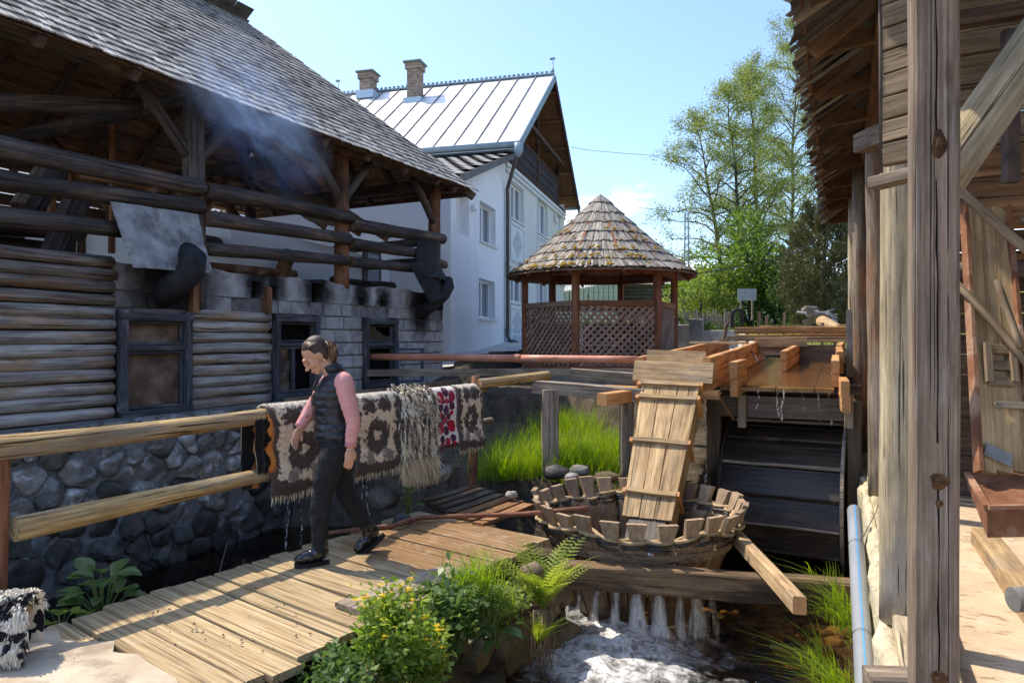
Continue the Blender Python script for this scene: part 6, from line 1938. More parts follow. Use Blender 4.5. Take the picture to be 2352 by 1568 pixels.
def juniper():
    x, y, z = treepos(1893, 21)
    t = thing('juniper_tree', 'dense olive juniper beside the far end of the mill', 'tree', Matrix.Translation((x, y, z)))
    rs = np.random.RandomState(5); rd = random.Random(5)
    tube('trunk', [Vector((x, y, z)), Vector((x, y, z + 2.0)), Vector((x + .05, y, z + 3.6))], [.09, .06, .02], M['twig'], t, 7)
    C = []; D = []; S = []
    for k in range(430):
        f = rd.random(); a = rd.uniform(0, 6.28)
        R = 1.12 * (math.sin(min(1, f * 1.0 + .12) * math.pi * .92)) ** .6 * rd.uniform(.75, 1.1)
        c = np.array([x + math.cos(a) * R, y + math.sin(a) * R, z + .25 + 3.65 * f])
        dr = np.array([math.cos(a) * .55, math.sin(a) * .55, .65])
        m = 70
        p = rs.uniform(-.15, 1, m)[:, None]
        C.append(c - dr * .35 + dr * .62 * p + rs.normal(size=(m, 3)) * .075 * (1.2 - p)); D.append(np.tile(dr, (m, 1)) + rs.normal(size=(m, 3)) * .45); S.append(rs.uniform(.045, .085, m))
    C = np.concatenate(C); D = np.concatenate(D); S = np.concatenate(S)
    leaf_mesh('crown', C, D, S, M['needle'], t, .22, .05, 6)
juniper()
def blades(name, label, pts, hmin, hmax, mat, seed, w=.006, bend=.35, kind='stuff', cat='grass', seg=3, parent=None, flop=(0, 0)):
    rs = np.random.RandomState(seed); n = len(pts)
    B = np.asarray(pts, float)
    h = rs.uniform(hmin, hmax, n); az = rs.uniform(0, 6.283, n); bd = rs.uniform(.1, 1, n) * bend
    dirx = np.cos(az) + flop[0]; diry = np.sin(az) + flop[1]
    wx = -np.sin(az) * w; wy = np.cos(az) * w
    rows = []
    for s in range(seg + 1):
        f = s / seg
        cx = B[:, 0] + dirx * h * bd * f ** 2; cyy = B[:, 1] + diry * h * bd * f ** 2; cz = B[:, 2] + h * f * (1 - .35 * bd * f)
        k = (1 - f * .92)
        rows.append(np.stack([cx - wx * k, cyy - wy * k, cz], -1)); rows.append(np.stack([cx + wx * k, cyy + wy * k, cz], -1))
    V = np.stack(rows, 1).reshape(-1, 3)
    m = 2 * (seg + 1); base = np.arange(n) * m
    F = np.concatenate([np.stack([base + 2 * s, base + 2 * s + 1, base + 2 * s + 3, base + 2 * s + 2], -1) for s in range(seg)])
    o = mkn(name, V, F, mat, parent)
    if parent is None: tag(o, label, cat, kind=kind)
    return o
rs0 = np.random.RandomState(77)
def patch(n, fx, fy):
    x = fx(n); y = fy(n)
    return np.stack([x, y, height(x, y) - .02], -1)
def clumped(cx, cy_, sx, sy, n):
    return np.stack([cx + rs0.normal(0, sx, n), cy_ + rs0.normal(0, sy, n)], -1)
def grass_clump(label, cs, hmin, hmax, seed, w=.006, bend=.35, mat='grass', flop=(0, 0)):
    p = np.concatenate([clumped(*c) for c in cs])
    z = height(p[:, 0], p[:, 1])
    keep = z > -.6
    p = p[keep]; z = z[keep]
    blades('tall_grass', label, np.column_stack([p, z - .02]), hmin, hmax, M[mat], seed, w, bend, flop=flop)
def gp(u, v, z): 
    q = PZ(u, v, z); return q.x, q.y
a = gp(1330, 1070, .12); b = gp(1390, 1060, .12); c = gp(1170, 1090, .08); d = gp(1300, 1000, .25)
grass_clump('bright green tall grass under the flume trestle', [(*a, .22, .3, 2600), (*b, .20, .3, 2600), (*d, .25, .35, 1800)], .14, .56, 1, .006, .8)
grass_clump('tall grass in the shade beside the rubble wall', [(*c, .22, .35, 2200), (c[0] + .25, c[1] + .9, .3, .4, 1200)], .14, .55, 2, .005, .8)
n = 14000
x = rs0.uniform(-2, 16, n); y = rs0.uniform(18.5, 32, n)
keep = (x > 4.0) | (y > 22)
x, y = x[keep], y[keep]
blades('meadow_grass', 'rough sunlit meadow grass behind the flume', np.stack([x, y, height(x, y) - .02], -1), .08, .26, M['meadow'], 9, .012, .5)
def herb(name, label, base, spread, h, n, leafmat_, seed, leaf=.035, flowers=0, stems=16, cat='plant', droop=.2, W=.55):
    rs = np.random.RandomState(seed); rd = random.Random(seed)
    base = Vector(base)
    t = thing(name, label, cat, Matrix.Translation(base))
    mb = MB(); tips = []
    for k in range(stems):
        a = rd.uniform(0, 6.28); r = spread * math.sqrt(rd.random())
        top = Vector((math.cos(a) * r, math.sin(a) * r, h * rd.uniform(.5, 1.0)))
        mid = Vector((top.x * .35, top.y * .35, top.z * .55))
        V, F = tube_geo([(rd.uniform(-.04, .04), rd.uniform(-.04, .04), -.05), mid, top], [.005, .004, .002], 4, False); mb.add(V, F)
        tips.append((mid, top))
        for s in range(3):
            q = mid.lerp(top, rd.random()); e = q + Vector((rd.uniform(-1, 1), rd.uniform(-1, 1), rd.uniform(.1, .8))) * spread * .35
            V, F = tube_geo([q, e], [.003, .0015], 3, False); mb.add(V, F); tips.append((q, e))
    mb.build('stems', M['stem'], t, Matrix.Translation(base))
    tp = np.array([tuple(a) for a, b in tips]); te = np.array([tuple(b) for a, b in tips])
    idx = rs.randint(0, len(tips), n); f = rs.uniform(-.3, 1.1, n)[:, None]
    C = tp[idx] * (1 - f) + te[idx] * f + rs.normal(size=(n, 3)) * leaf * .9
    D = rs.normal(size=(n, 3)) * np.array([1, 1, .45]) + np.array([0, 0, .1])
    leaf_mesh('foliage', C + np.array(base), D, rs.uniform(.5, 1.2, n) * leaf * .6, M[leafmat_], t, W, .2, seed)
    if flowers:
        tops = sorted((b for a, b in tips), key=lambda v: -v.z + rd.uniform(0, .35) * h)[:flowers]
        for q in tops:
            V = []; F = []
            for k in range(rd.randint(1, 3)):
                c = Vector(q) + Vector((rd.uniform(-.015, .015), rd.uniform(-.015, .015), rd.uniform(.005, .02)))
                for p_ in range(4):
                    a = p_ * 1.571 + rd.uniform(-.2, .2); o = len(V); s = rd.uniform(.011, .016)
                    dx, dy = math.cos(a), math.sin(a)
                    V += [c, c + Vector((dx * s - dy * s * .5, dy * s + dx * s * .5, s * .3)), c + Vector((dx * s * 1.7, dy * s * 1.7, s * .2)), c + Vector((dx * s + dy * s * .5, dy * s - dx * s * .5, s * .3))]
                    F.append((o, o + 1, o + 2, o + 3))
            o0 = Vector(q)
            mk('flower', [v - o0 for v in V], F, M['petal'], t, Matrix.Translation(base + o0))
    return t
def xyz(u, v, Y): return P(u, v, Y)
herb('celandine', 'bushy yellow-flowered celandine spilling over the boardwalk edge', P(905, 1605, 3.85), .20, .58, 2600, 'herb', 5, .040, 30, 30)
herb('celandine', 'smaller yellow-flowered celandine lower right of the bushy one', P(985, 1615, 3.95), .15, .36, 1100, 'herb', 6, .040, 14, 18)
herb('bank_herb', 'shaded pale-leaved herb at the foot of the path edge', P(760, 1640, 3.7), .22, .26, 1200, 'herb_dark', 7, .05, 0, 12)
herb('cleavers', 'tangled cleavers with tiny leaves on the bank beside the loose board', P(1120, 1450, 4.55), .26, .36, 2200, 'herb', 8, .020, 0, 30, W=.3)
herb('bank_herb', 'leafy dark green herb under the grass tuft on the bank', P(1040, 1490, 4.35), .20, .36, 1300, 'herb_dark', 9, .055, 0, 14)
herb('bank_herb', 'bright leafy herb between the ferns and the grass tuft', P(1150, 1440, 4.75), .16, .30, 1100, 'herb', 10, .045, 0, 14)
for u, v, Y, s, lab in ((1085, 1360, 4.6, 3, 'long arching grass tuft on the bank by the loose board'),):
    p = P(u, v, Y)
    q = np.column_stack([p.x + rs0.normal(0, .09, 260), p.y + rs0.normal(0, .09, 260), np.full(260, p.z)])
    o = blades('grass_tuft', lab, q, .15, .34, M['grass'], 33, .005, .9, kind=None, cat='grass', seg=5)
    if 'kind' in o: del o['kind']
p0 = MILLF @ Vector((-.06, 5.4, 0))
for y_, lab, sd in ((5.75, 'drooping grass at the foot of the plastered wall above the squared beam', 1), (4.9, 'drooping grass on the plastered wall below the squared beam', 2)):
    c = MILLF @ Vector((-.02, y_, -.36 if sd == 1 else -.55))
    q = np.column_stack([c.x + rs0.normal(0, .03, 240), c.y + rs0.normal(0, .20, 240), c.z + rs0.uniform(-.12, .12, 240)])
    o = blades('wall_grass', lab, q, .15, .34, M['grass'], 50 + sd, .005, 1.1, kind=None, cat='grass', seg=4, flop=(-1.0, 0))
    if 'kind' in o: del o['kind']
def broad_leaf_geo(L, W, rd, curl=.25):
    V = []; F = []
    n = 7
    for i in range(n):
        f = i / (n - 1); w = W * math.sin(math.pi * (f * .88 + .09)) ** .8
        z = -curl * L * (f - .3) ** 2 + rd.uniform(-.004, .004)
        for s, k in ((-1, 1), (0, 0), (1, 1)):
            V.append((L * f, s * w * .5, z + k * w * .16 + rd.uniform(-.003, .003)))
    for i in range(n - 1):
        for s in range(2): F.append((i * 3 + s, i * 3 + s + 1, i * 3 + 4 + s, i * 3 + 3 + s))
    return V, F
def broadleaf(name, label, base, h, spread, n, Lr, mat, seed, Wk=.75, tilt=.3):
    rd = random.Random(seed); base = Vector(base)
    t = thing(name, label, 'plant', Matrix.Translation(base))
    mb = MB()
    for k in range(n):
        a = k * 2.4 + rd.uniform(-.4, .4); f = (k + .5) / n
        r = spread * (1 - f * .6) * rd.uniform(.6, 1.1); z = h * (.25 + .75 * f) * rd.uniform(.85, 1.1)
        p = Vector((math.cos(a) * r * .55, math.sin(a) * r * .55, z))
        V, F = tube_geo([(0, 0, -.05), p * .6 + Vector((0, 0, .0)), p], [.006, .005, .003], 4, False); mb.add(V, F)
        L = rd.uniform(*Lr)
        V, F = broad_leaf_geo(L, L * Wk, rd)
        Mx = Matrix.Translation(base + p) @ Matrix.Rotation(a + rd.uniform(-.3, .3), 4, 'Z') @ Matrix.Rotation(-tilt + rd.uniform(-.35, .35), 4, 'Y') @ Matrix.Rotation(rd.uniform(-.3, .3), 4, 'X')
        mk('leaf', V, F, M[mat], t, Mx, smooth=True)
    mb.build('stems', M['stem'], t, Matrix.Translation(base))
broadleaf('butterbur', 'broad-leaved green plant growing in the ditch left of the boardwalk', P(235, 1425, 4.75), .34, .34, 26, (.10, .17), 'herb_dark', 3)
broadleaf('butterbur', 'few broad leaves low in the ditch beside the furry rug', P(140, 1450, 4.4), .16, .2, 6, (.09, .13), 'herb', 4)
broadleaf('alder_sprout', 'small round-leaved sprout behind the walking woman beyond the boardwalk', P(937, 1178, 6.9), .26, .12, 9, (.07, .10), 'herb_dark', 5, .85)
broadleaf('dock_plant', 'drooping big-leaved dock on the mossy bank wall', P(1140, 1470, 4.55), .10, .20, 8, (.10, .16), 'herb_dark', 6, .6, -.3)
def fern(name, label, base, n, L, seed, lean=(0, 0)):
    rd = random.Random(seed); base = Vector(base)
    t = thing(name, label, 'fern', Matrix.Translation(base))
    for k in range(n):
        a = k * 2.4 + rd.uniform(-.5, .5); l = L * rd.uniform(.65, 1.1); el = rd.uniform(.95, 1.42)
        pts = []; m = 18
        d = Vector((math.cos(a) * math.cos(el) + lean[0], math.sin(a) * math.cos(el) + lean[1], math.sin(el))).normalized()
        for i in range(m + 1):
            f = i / m
            pts.append(d * l * f + Vector((math.cos(a) * .28 * l * f ** 2.2, math.sin(a) * .28 * l * f ** 2.2, -.20 * l * f ** 2.5)))
        V, F = tube_geo(pts, [.004 * (1 - .8 * i / m) for i in range(m + 1)], 4, False)
        side = d.cross(Vector((0, 0, 1))).normalized()
        if side.length < .1: side = Vector((1, 0, 0))
        for i in range(2, m + 1):
            f = i / m; w = l * .15 * math.sin(math.pi * min(1, f * .86 + .12)) ** .8
            tn = (pts[i] - pts[i - 1]).normalized()
            for s in (-1, 1):
                q = pts[i]; pd = (side * s + tn * .45).normalized(); nn2 = pd.cross(tn).normalized()
                for j in range(5):              # pinnules
                    g = (j + .5) / 5; c = q + pd * w * g + Vector((0, 0, -.06 * w * g)); hw = w * .16 * (1 - g * .7) + .0025
                    o = len(V)
                    V += [c - pd * w * .09, c + tn * hw + nn2 * hw * .3, c + pd * w * .12, c - tn * hw + nn2 * hw * .3]; F.append((o, o + 1, o + 2, o + 3))
        mk('frond', V, F, M['fern'], t, Matrix.Translation(base))
fern('fern', 'tall pale green fern on the bank corner above the falling water', P(1246, 1400, 5.12), 30, .58, 3)
fern('fern', 'lower smaller fern hanging on the bank below the tall one', P(1235, 1480, 4.95), 14, .32, 4, (.2, -.2))
for (a, b, c_, lab) in (((480, 1440), (500, 1330), (522, 1245), 'dry bent stalk against the rubble wall, left of three'), ((545, 1410), (556, 1330), (560, 1282), 'dry straight stalk against the rubble wall, middle of three'), ((442, 1420), (452, 1380), (456, 1345), 'short dry stalk against the rubble wall, nearest the broad-leaved plant')):
    o = tube('dry_stalk', [P(*a, 5.9), P(*b, 5.95), P(*c_, 6.05)], [.006, .005, .002], M['drystem'], nr=5)
    tag(o, lab, 'stalk', 'dry stalks before the rubble wall')
rd_ = random.Random(12)
t = thing('hanging_roots', 'brown tangle of thin roots hanging from the bank below the fern', 'roots', Matrix.Translation(P(1265, 1420, 5.2)))
for k in range(26):
    u = 1225 + rd_.uniform(0, 45); Y = 5.0 + rd_.uniform(0, .2)
    tube('root', [P(u, 1400, Y), P(u + rd_.uniform(-12, 12), 1470, Y - .02), P(u + rd_.uniform(-22, 14), 1540 + rd_.uniform(-30, 40), Y - .03)], [.005, .004, .002], M['drystem'], t, 4)
def rug_mat(name, w, zb, zt, kind):
    n = NT(name)
    v = n.n('TexCoord').outputs['Object']
    wp = n.n('VectorMath', {0: n.n('TexNoise', {'Vector': v, 'Scale': 20, 'Detail': 6}).outputs['Color'], 1: (.5, .5, .5)}, operation='SUBTRACT').outputs[0]
    wv = n.n('VectorMath', {0: v, 1: n.n('VectorMath', {0: wp, 'Scale': .21 if kind == 'felt' else .08 if kind != 'floral' else .02}, operation='SCALE').outputs[0]}, operation='ADD').outputs[0]
    s = n.n('SeparateXYZ', {0: wv})
    u = n.math('DIVIDE', s.outputs[0], w); h = n.math('DIVIDE', n.math('SUBTRACT', s.outputs[2], zb), zt - zb)
    def ell(cu, ch, ru, rh):
        a = n.math('DIVIDE', n.math('SUBTRACT', u, cu), ru); b = n.math('DIVIDE', n.math('SUBTRACT', h, ch), rh)
        return n.math('SQRT', n.math('ADD', n.math('MULTIPLY', a, a), n.math('MULTIPLY', b, b)))
    cream = n.ramp(n.noise(v, 40, 5, .7), [(.3, (.66, .52, .37)), (.6, (.95, .82, .62))])
    dark = n.ramp(n.noise(v, 60, 4, .7), [(.3, (.04, .027, .022)), (.7, (.15, .105, .085))])
    if kind == 'felt':
        m = n.rng(n.math('ABSOLUTE', n.math('SUBTRACT', u, .5)), .36, .40)
        m = n.math('MAXIMUM', m, n.rng(h, .16, .11))
        ring = n.math('MULTIPLY', n.rng(ell(.5, .45, .26, .22), 1.05, .92), n.rng(ell(.5, .45, .26, .22), .22, .34))
        m = n.math('MAXIMUM', m, ring)
        for cu, ch in ((.34, .86), (.66, .86)): m = n.math('MAXIMUM', m, n.rng(ell(cu, ch, .15, .12), 1.05, .9))
        for cu, ch in ((.3, .2), (.7, .2)): m = n.math('MAXIMUM', m, n.math('MULTIPLY', n.rng(ell(cu, ch, .12, .07), 1.05, .9), .7))
        c = n.mix(n.math('MINIMUM', m, .96), cream, dark)
        c = n.mix(n.rng(h, .93, 1.0), c, (.62, .55, .44))
    elif kind == 'shag':
        st = n.noise(n.map(v, (30, 30, 4.5)), 1, 4, .6)
        c = n.mix(n.rng(st, .47, .55), (.90, .80, .60), dark)
        c = n.mix(n.rng(h, .2, .08), c, (.68, .55, .34))
    elif kind == 'spotted':
        c = n.mix(n.rng(n.noise(v, 11, 2, .5), .52, .56), (.78, .72, .60), (.015, .014, .02))
    elif kind == 'orange':
        z = n.math('ADD', s.outputs[0], n.math('MULTIPLY', n.math('SINE', n.math('MULTIPLY', s.outputs[2], 42)), .012))
        c = n.mix(n.rng(z, w * .70, w * .74), (.012, .010, .009), (.62, .22, .04))
    elif kind == 'floral':
        uu = n.math('MULTIPLY', n.math('ABSOLUTE', n.math('SUBTRACT', u, .5)), w)
        cv = n.n('CombineXYZ', {0: uu, 1: 0.0, 2: s.outputs[2]}).outputs[0]
        c = (.80, .72, .62)
        for ch in (.82, .42, .08):
            e = ell(.5, ch, .36, .15)
        def rose(du, ch, r, col1, col2, c):
            d = n.n('VectorMath', {0: cv, 1: (du, 0, zb + ch * (zt - zb))}, operation='DISTANCE').outputs['Value']
            pet = n.n('TexVoronoi', {'Vector': v, 'Scale': 34.0}).outputs['Distance']
            cc = n.mix(n.rng(pet, .25, .55), col1, col2)
            return n.mix(n.rng(n.math('ADD', d, n.math('MULTIPLY', n.math('SUBTRACT', n.noise(v, 30, 2), .5), .03)), r, r * .85), c, cc)
        R1, R2, K1, K2 = (.70, .012, .05), (.36, .006, .03), (.035, .008, .022), (.10, .012, .06)
        for du, ch, r in ((.0, .93, .055), (.0, .63, .06), (.0, .30, .055), (.06, .52, .04), (.10, .69, .045), (.09, .17, .045), (.06, .78, .03), (.05, .42, .03)): c = rose(du, ch, r, K1, K2, c)
        for du, ch, r in ((.095, .85, .065), (.0, .48, .045), (.095, .36, .068), (.1, .58, .03), (.0, .12, .05), (.10, .04, .055), (.0, .78, .035)): c = rose(du, ch, r, R1, R2, c)
        brd = n.rng(n.math('ABSOLUTE', n.math('SUBTRACT', u, .5)), .41, .425)
        brd = n.math('MAXIMUM', brd, n.rng(h, .085, .07))
        c = n.mix(brd, c, n.mix(n.rng(n.noise(v, 22, 2), .5, .55), (.012, .03, .028), (.30, .02, .04)))
    f = n.noise(v, 90, 3)
    return n.out(n.bsdf(c, 1.0, n.bump(f, .5, .006), .05, **{'Sheen Weight': .3}))
def rug(name, label, s0, s1, zt, zb, kind, seed, pile=9000, pl=(.012, .028), fringe=0, fl=(.06, .10), back=.55, fall=.55, fr=None):
    rd = random.Random(seed); rs = np.random.RandomState(seed)
    w = s1 - s0
    Fm = fr if fr is not None else Matrix.Translation(fpt(s0, 0)) @ Matrix.Rotation(math.atan2(FD.y, FD.x), 4, 'Z')
    set_frame(Fm)
    t = thing(name, label, 'rug', Fm)
    mat = rug_mat(name + '_' + kind + str(seed) + '_wool', w, zb, zt, kind)
    prof = []                                   # (y, z) along the drape, front hem first
    R = .085; zc = zt - R
    nf = 16
    for i in range(nf): prof.append((-R - .02 * math.sin(i * .6) * (1 - i / nf) - .015 * (1 - i / nf), zb + (zc - zb) * i / nf))
    for i in range(7):
        a = math.pi * (1 - i / 6); prof.append((math.cos(a) * R, zc + math.sin(a) * R))
    for i in range(1, 8): prof.append((R, zc - back * i / 7))
    nx = 18; V = []; F = []
    for i, (y, z) in enumerate(prof):
        for k in range(nx + 1):
            f = k / nx; x = w * f
            wob = .018 * noise.noise((f * 3 + seed, z * 3, 0)) + .012 * math.sin(f * 9 + seed) * max(0, (zc - z))
            edge = .012 * noise.noise((z * 8, seed, f * 2)) if k in (0, nx) else 0
            V.append((x + edge, y + (wob if y < 0 else 0), z + (.012 * noise.noise((f * 6, seed, 3)) if i == 0 else 0)))
    m = nx + 1
    for i in range(len(prof) - 1):
        for k in range(nx): F.append((i * m + k, i * m + k + 1, (i + 1) * m + k + 1, (i + 1) * m + k))
    o = mk('cloth', V, F, mat, t, smooth=True)
    sol = o.modifiers.new('thick', 'SOLIDIFY'); sol.thickness = .012; sol.offset = 0
    if pile:
        Vn = np.array(V); Fq = np.array(F)
        nfront = (nf + 6) * nx
        fi = rs.randint(0, nfront, pile); a_, b_ = rs.rand(pile)[:, None], rs.rand(pile)[:, None]
        q = Vn[Fq[fi]]
        Pp = (q[:, 0] * (1 - a_) + q[:, 1] * a_) * (1 - b_) + (q[:, 3] * (1 - a_) + q[:, 2] * a_) * b_
        nr = np.cross(q[:, 1] - q[:, 0], q[:, 3] - q[:, 0]); nr /= np.linalg.norm(nr, axis=1, keepdims=True)
        L = rs.uniform(pl[0], pl[1], pile)[:, None]
        d = nr * .75 + rs.normal(size=(pile, 3)) * .45 + np.array([0, 0, -fall])
        d /= np.linalg.norm(d, axis=1, keepdims=True)
        sd = np.cross(d, rs.normal(size=(pile, 3))); sd /= np.linalg.norm(sd, axis=1, keepdims=True)
        wd = .0026 if pl[1] < .05 else .0085
        mid = Pp + d * L * .55; tip = Pp + d * L + np.array([0, 0, -1]) * L * .45
        VV = np.stack([Pp - sd * wd, Pp + sd * wd, mid + sd * wd * .8, tip, mid - sd * wd * .8], 1).reshape(-1, 3)
        b0 = np.arange(pile) * 5
        FF = np.concatenate([np.stack([b0, b0 + 1, b0 + 2, b0 + 4], -1), np.stack([b0 + 4, b0 + 2, b0 + 3, b0 + 3], -1)])
        me_o = mkn('wool_pile', VV, FF[:pile], mat, t); me_o['kind'] = 'stuff'
        F3 = np.stack([b0 + 4, b0 + 2, b0 + 3], -1)
        me_o2 = mkn('wool_tips', VV, F3, mat, t); me_o2['kind'] = 'stuff'
    if fringe:
        mb = MB()
        for k in range(fringe):
            x = w * (k + rd.random()) / fringe; y = -R - .015; z = zb + .02
            l = rd.uniform(*fl); dx = rd.uniform(-.012, .012)
            V, F = tube_geo([(x, y, z), (x + dx * .4, y - .004, z - l * .5), (x + dx, y, z - l)], [.0055, .0045, .0012], 4, False); mb.add(V, F)
        o = mb.build('fringe', M['wool'], t); o['kind'] = 'stuff'
    set_frame()
M['wool'] = surf('cream_wool', [(.3, (.58, .46, .30)), (.7, (.82, .70, .50))], (30, 30, 30), rough=1, var=0)
rug('woollen_rug', 'cream rug with a big dark brown medallion, first on the rail', 1.83, 2.52, 1.135, .41, 'felt', 2, 16000, fringe=44)
rug('woollen_rug', 'black rug with an orange zigzag edge, mostly under the medallion rug', 1.70, 1.86, 1.10, .62, 'orange', 3, 1500, fringe=0)
rug('woollen_rug', 'cream and brown patterned rug just behind the woman', 2.74, 3.37, 1.150, .43, 'felt', 5, 13000, fringe=40)
rug('woollen_rug', 'shaggy long-haired cream and brown rug beside the red floral one', 3.38, 3.86, 1.150, .36, 'shag', 7, 7000, (.10, .17), fringe=50, fl=(.10, .16), fall=1.2)
rug('floral_rug', 'red and black rose-patterned woven rug on the rail', 3.89, 4.31, 1.145, .50, 'floral', 9, 0)
rug('woollen_rug', 'narrow cream and brown rug last on the rail by the leaning post', 4.32, 4.80, 1.150, .46, 'felt', 11, 8000, fringe=26)
FS = Matrix.Translation(PZ(20, 1360, .30) + Vector((-.38, -.06, 0))) @ Matrix.Rotation(math.radians(8), 4, 'Z')
FS.translation = Vector((-2.84, 3.62, 0))
rug('fleece_rug', 'white fleece rug with black spots hanging low at the left edge', 0, .40, .36, .09, 'spotted', 13, 9000, (.03, .055), fr=FS, back=.2)
pl_ = logp('fleece_pole', FS @ Vector((-.5, 0, .275)), FS @ Vector((.36, 0, .275)), .06, M['rail'], None, .055)
tag(pl_, 'short peeled pole under the spotted fleece rug', 'pole')
st_ = logp('fleece_stump', FS @ Vector((-.3, .02, -.02)), FS @ Vector((-.3, .02, .22)), .10, M['greyw'], None, .09)
tag(st_, 'low stump carrying the pole of the spotted fleece', 'stump')
PF = Matrix.Translation((-1.30, 5.40, 0)) @ Matrix.Rotation(math.atan2(-.43, -.90), 4, 'Z')
def ellipsoid(mb, c, r, M_=None, n=14, m=10):
    V = []; F = []
    for j in range(m + 1):
        ph = math.pi * j / m
        for i in range(n):
            a = 2 * math.pi * i / n
            V.append(Vector((c[0] + r[0] * math.sin(ph) * math.cos(a), c[1] + r[1] * math.sin(ph) * math.sin(a), c[2] + r[2] * math.cos(ph))))
    for j in range(m):
        for i in range(n): F.append((j * n + i, (j + 1) * n + i, (j + 1) * n + (i + 1) % n, j * n + (i + 1) % n))
    mb.add(V, F, M_)
def hloft(mb, rings, n=28, cap=True, fn=None):
    """horizontal elliptical rings: (x, y, z, rx, ry)"""
    V = []; F = []
    for k, (x, y, z, rx, ry) in enumerate(rings):
        for i in range(n):
            a = 2 * math.pi * i / n
            e = 1.0 if fn is None else fn(a, z)
            V.append((x + math.cos(a) * rx * e, y + math.sin(a) * ry * e, z))
    for k in range(len(rings) - 1):
        for i in range(n): F.append((k * n + i, k * n + (i + 1) % n, (k + 1) * n + (i + 1) % n, (k + 1) * n + i))
    if cap: F += [tuple(range(n - 1, -1, -1)), tuple((len(rings) - 1) * n + i for i in range(n))]
    mb.add(V, F)
def dense(pts, k=5):
    """catmull-rom through tuples"""
    P_ = [np.array(p, float) for p in pts]; out = []
    for i in range(len(P_) - 1):
        p0, p1, p2, p3 = P_[max(i - 1, 0)], P_[i], P_[i + 1], P_[min(i + 2, len(P_) - 1)]
        for j in range(k):
            t = j / k
            out.append(.5 * ((2 * p1) + (p2 - p0) * t + (2 * p0 - 5 * p1 + 4 * p2 - p3) * t * t + (3 * p1 - p0 - 3 * p2 + p3) * t ** 3))
    out.append(P_[-1])
    return [tuple(p) for p in out]
def limb(mb, pts, n=16):
    """pts: (x,y,z,r)"""
    d = dense(pts, 4)
    V, F = tube_geo([p[:3] for p in d], [p[3] for p in d], n); mb.add(V, F)
def hand(mb, wrist, palm_dir, back_n, thumb_side, L=.17, curl=.5):
    """palm + five unequal bent fingers"""
    w = Vector(wrist); d = Vector(palm_dir).normalized(); bn = Vector(back_n); bn = (bn - d * bn.dot(d)).normalized(); s = d.cross(bn) * thumb_side
    pl = L * .50
    Mx = Matrix((d, s, bn)).transposed().to_4x4(); Mx.translation = w + d * pl * .52
    ellipsoid(mb, (0, 0, 0), (pl * .62, .040, .0165), Mx)
    for k, (off, ln) in enumerate(((.028, .42), (.0095, .47), (-.0095, .44), (-.027, .34))):
        b = w + d * pl * .88 + s * off; l = L * ln; c = curl * (1 + .15 * k)
        pts = [(*(b - d * .02), .0090), (*b, .0088)]
        dirv = d.copy(); p = b.copy()
        for j, f in enumerate((.45, .32, .26)):
            an = c * (.45 + .35 * j); dd = (d * math.cos(an) - bn * math.sin(an))
            p = p + dd * l * f; pts.append((*p, .0084 - .0011 * j))
        limb(mb, pts, 8)
    b = w + d * pl * .25 + s * .030
    limb(mb, [(*(w + d * pl * .15 + s * .015), .012), (*b, .0115), (*(b + d * .030 + s * .016 - bn * .008), .0098), (*(b + d * .060 + s * .018 - bn * .018), .0080)], 8)
def remeshed(mb, name, mat, parent, vox, sm=4):
    o = mb.build(name, mat, parent, smooth=True)
    r = o.modifiers.new('remesh', 'REMESH'); r.mode = 'VOXEL'; r.voxel_size = vox; r.use_smooth_shade = True
    s = o.modifiers.new('smooth', 'SMOOTH'); s.factor = .5; s.iterations = sm
    return o
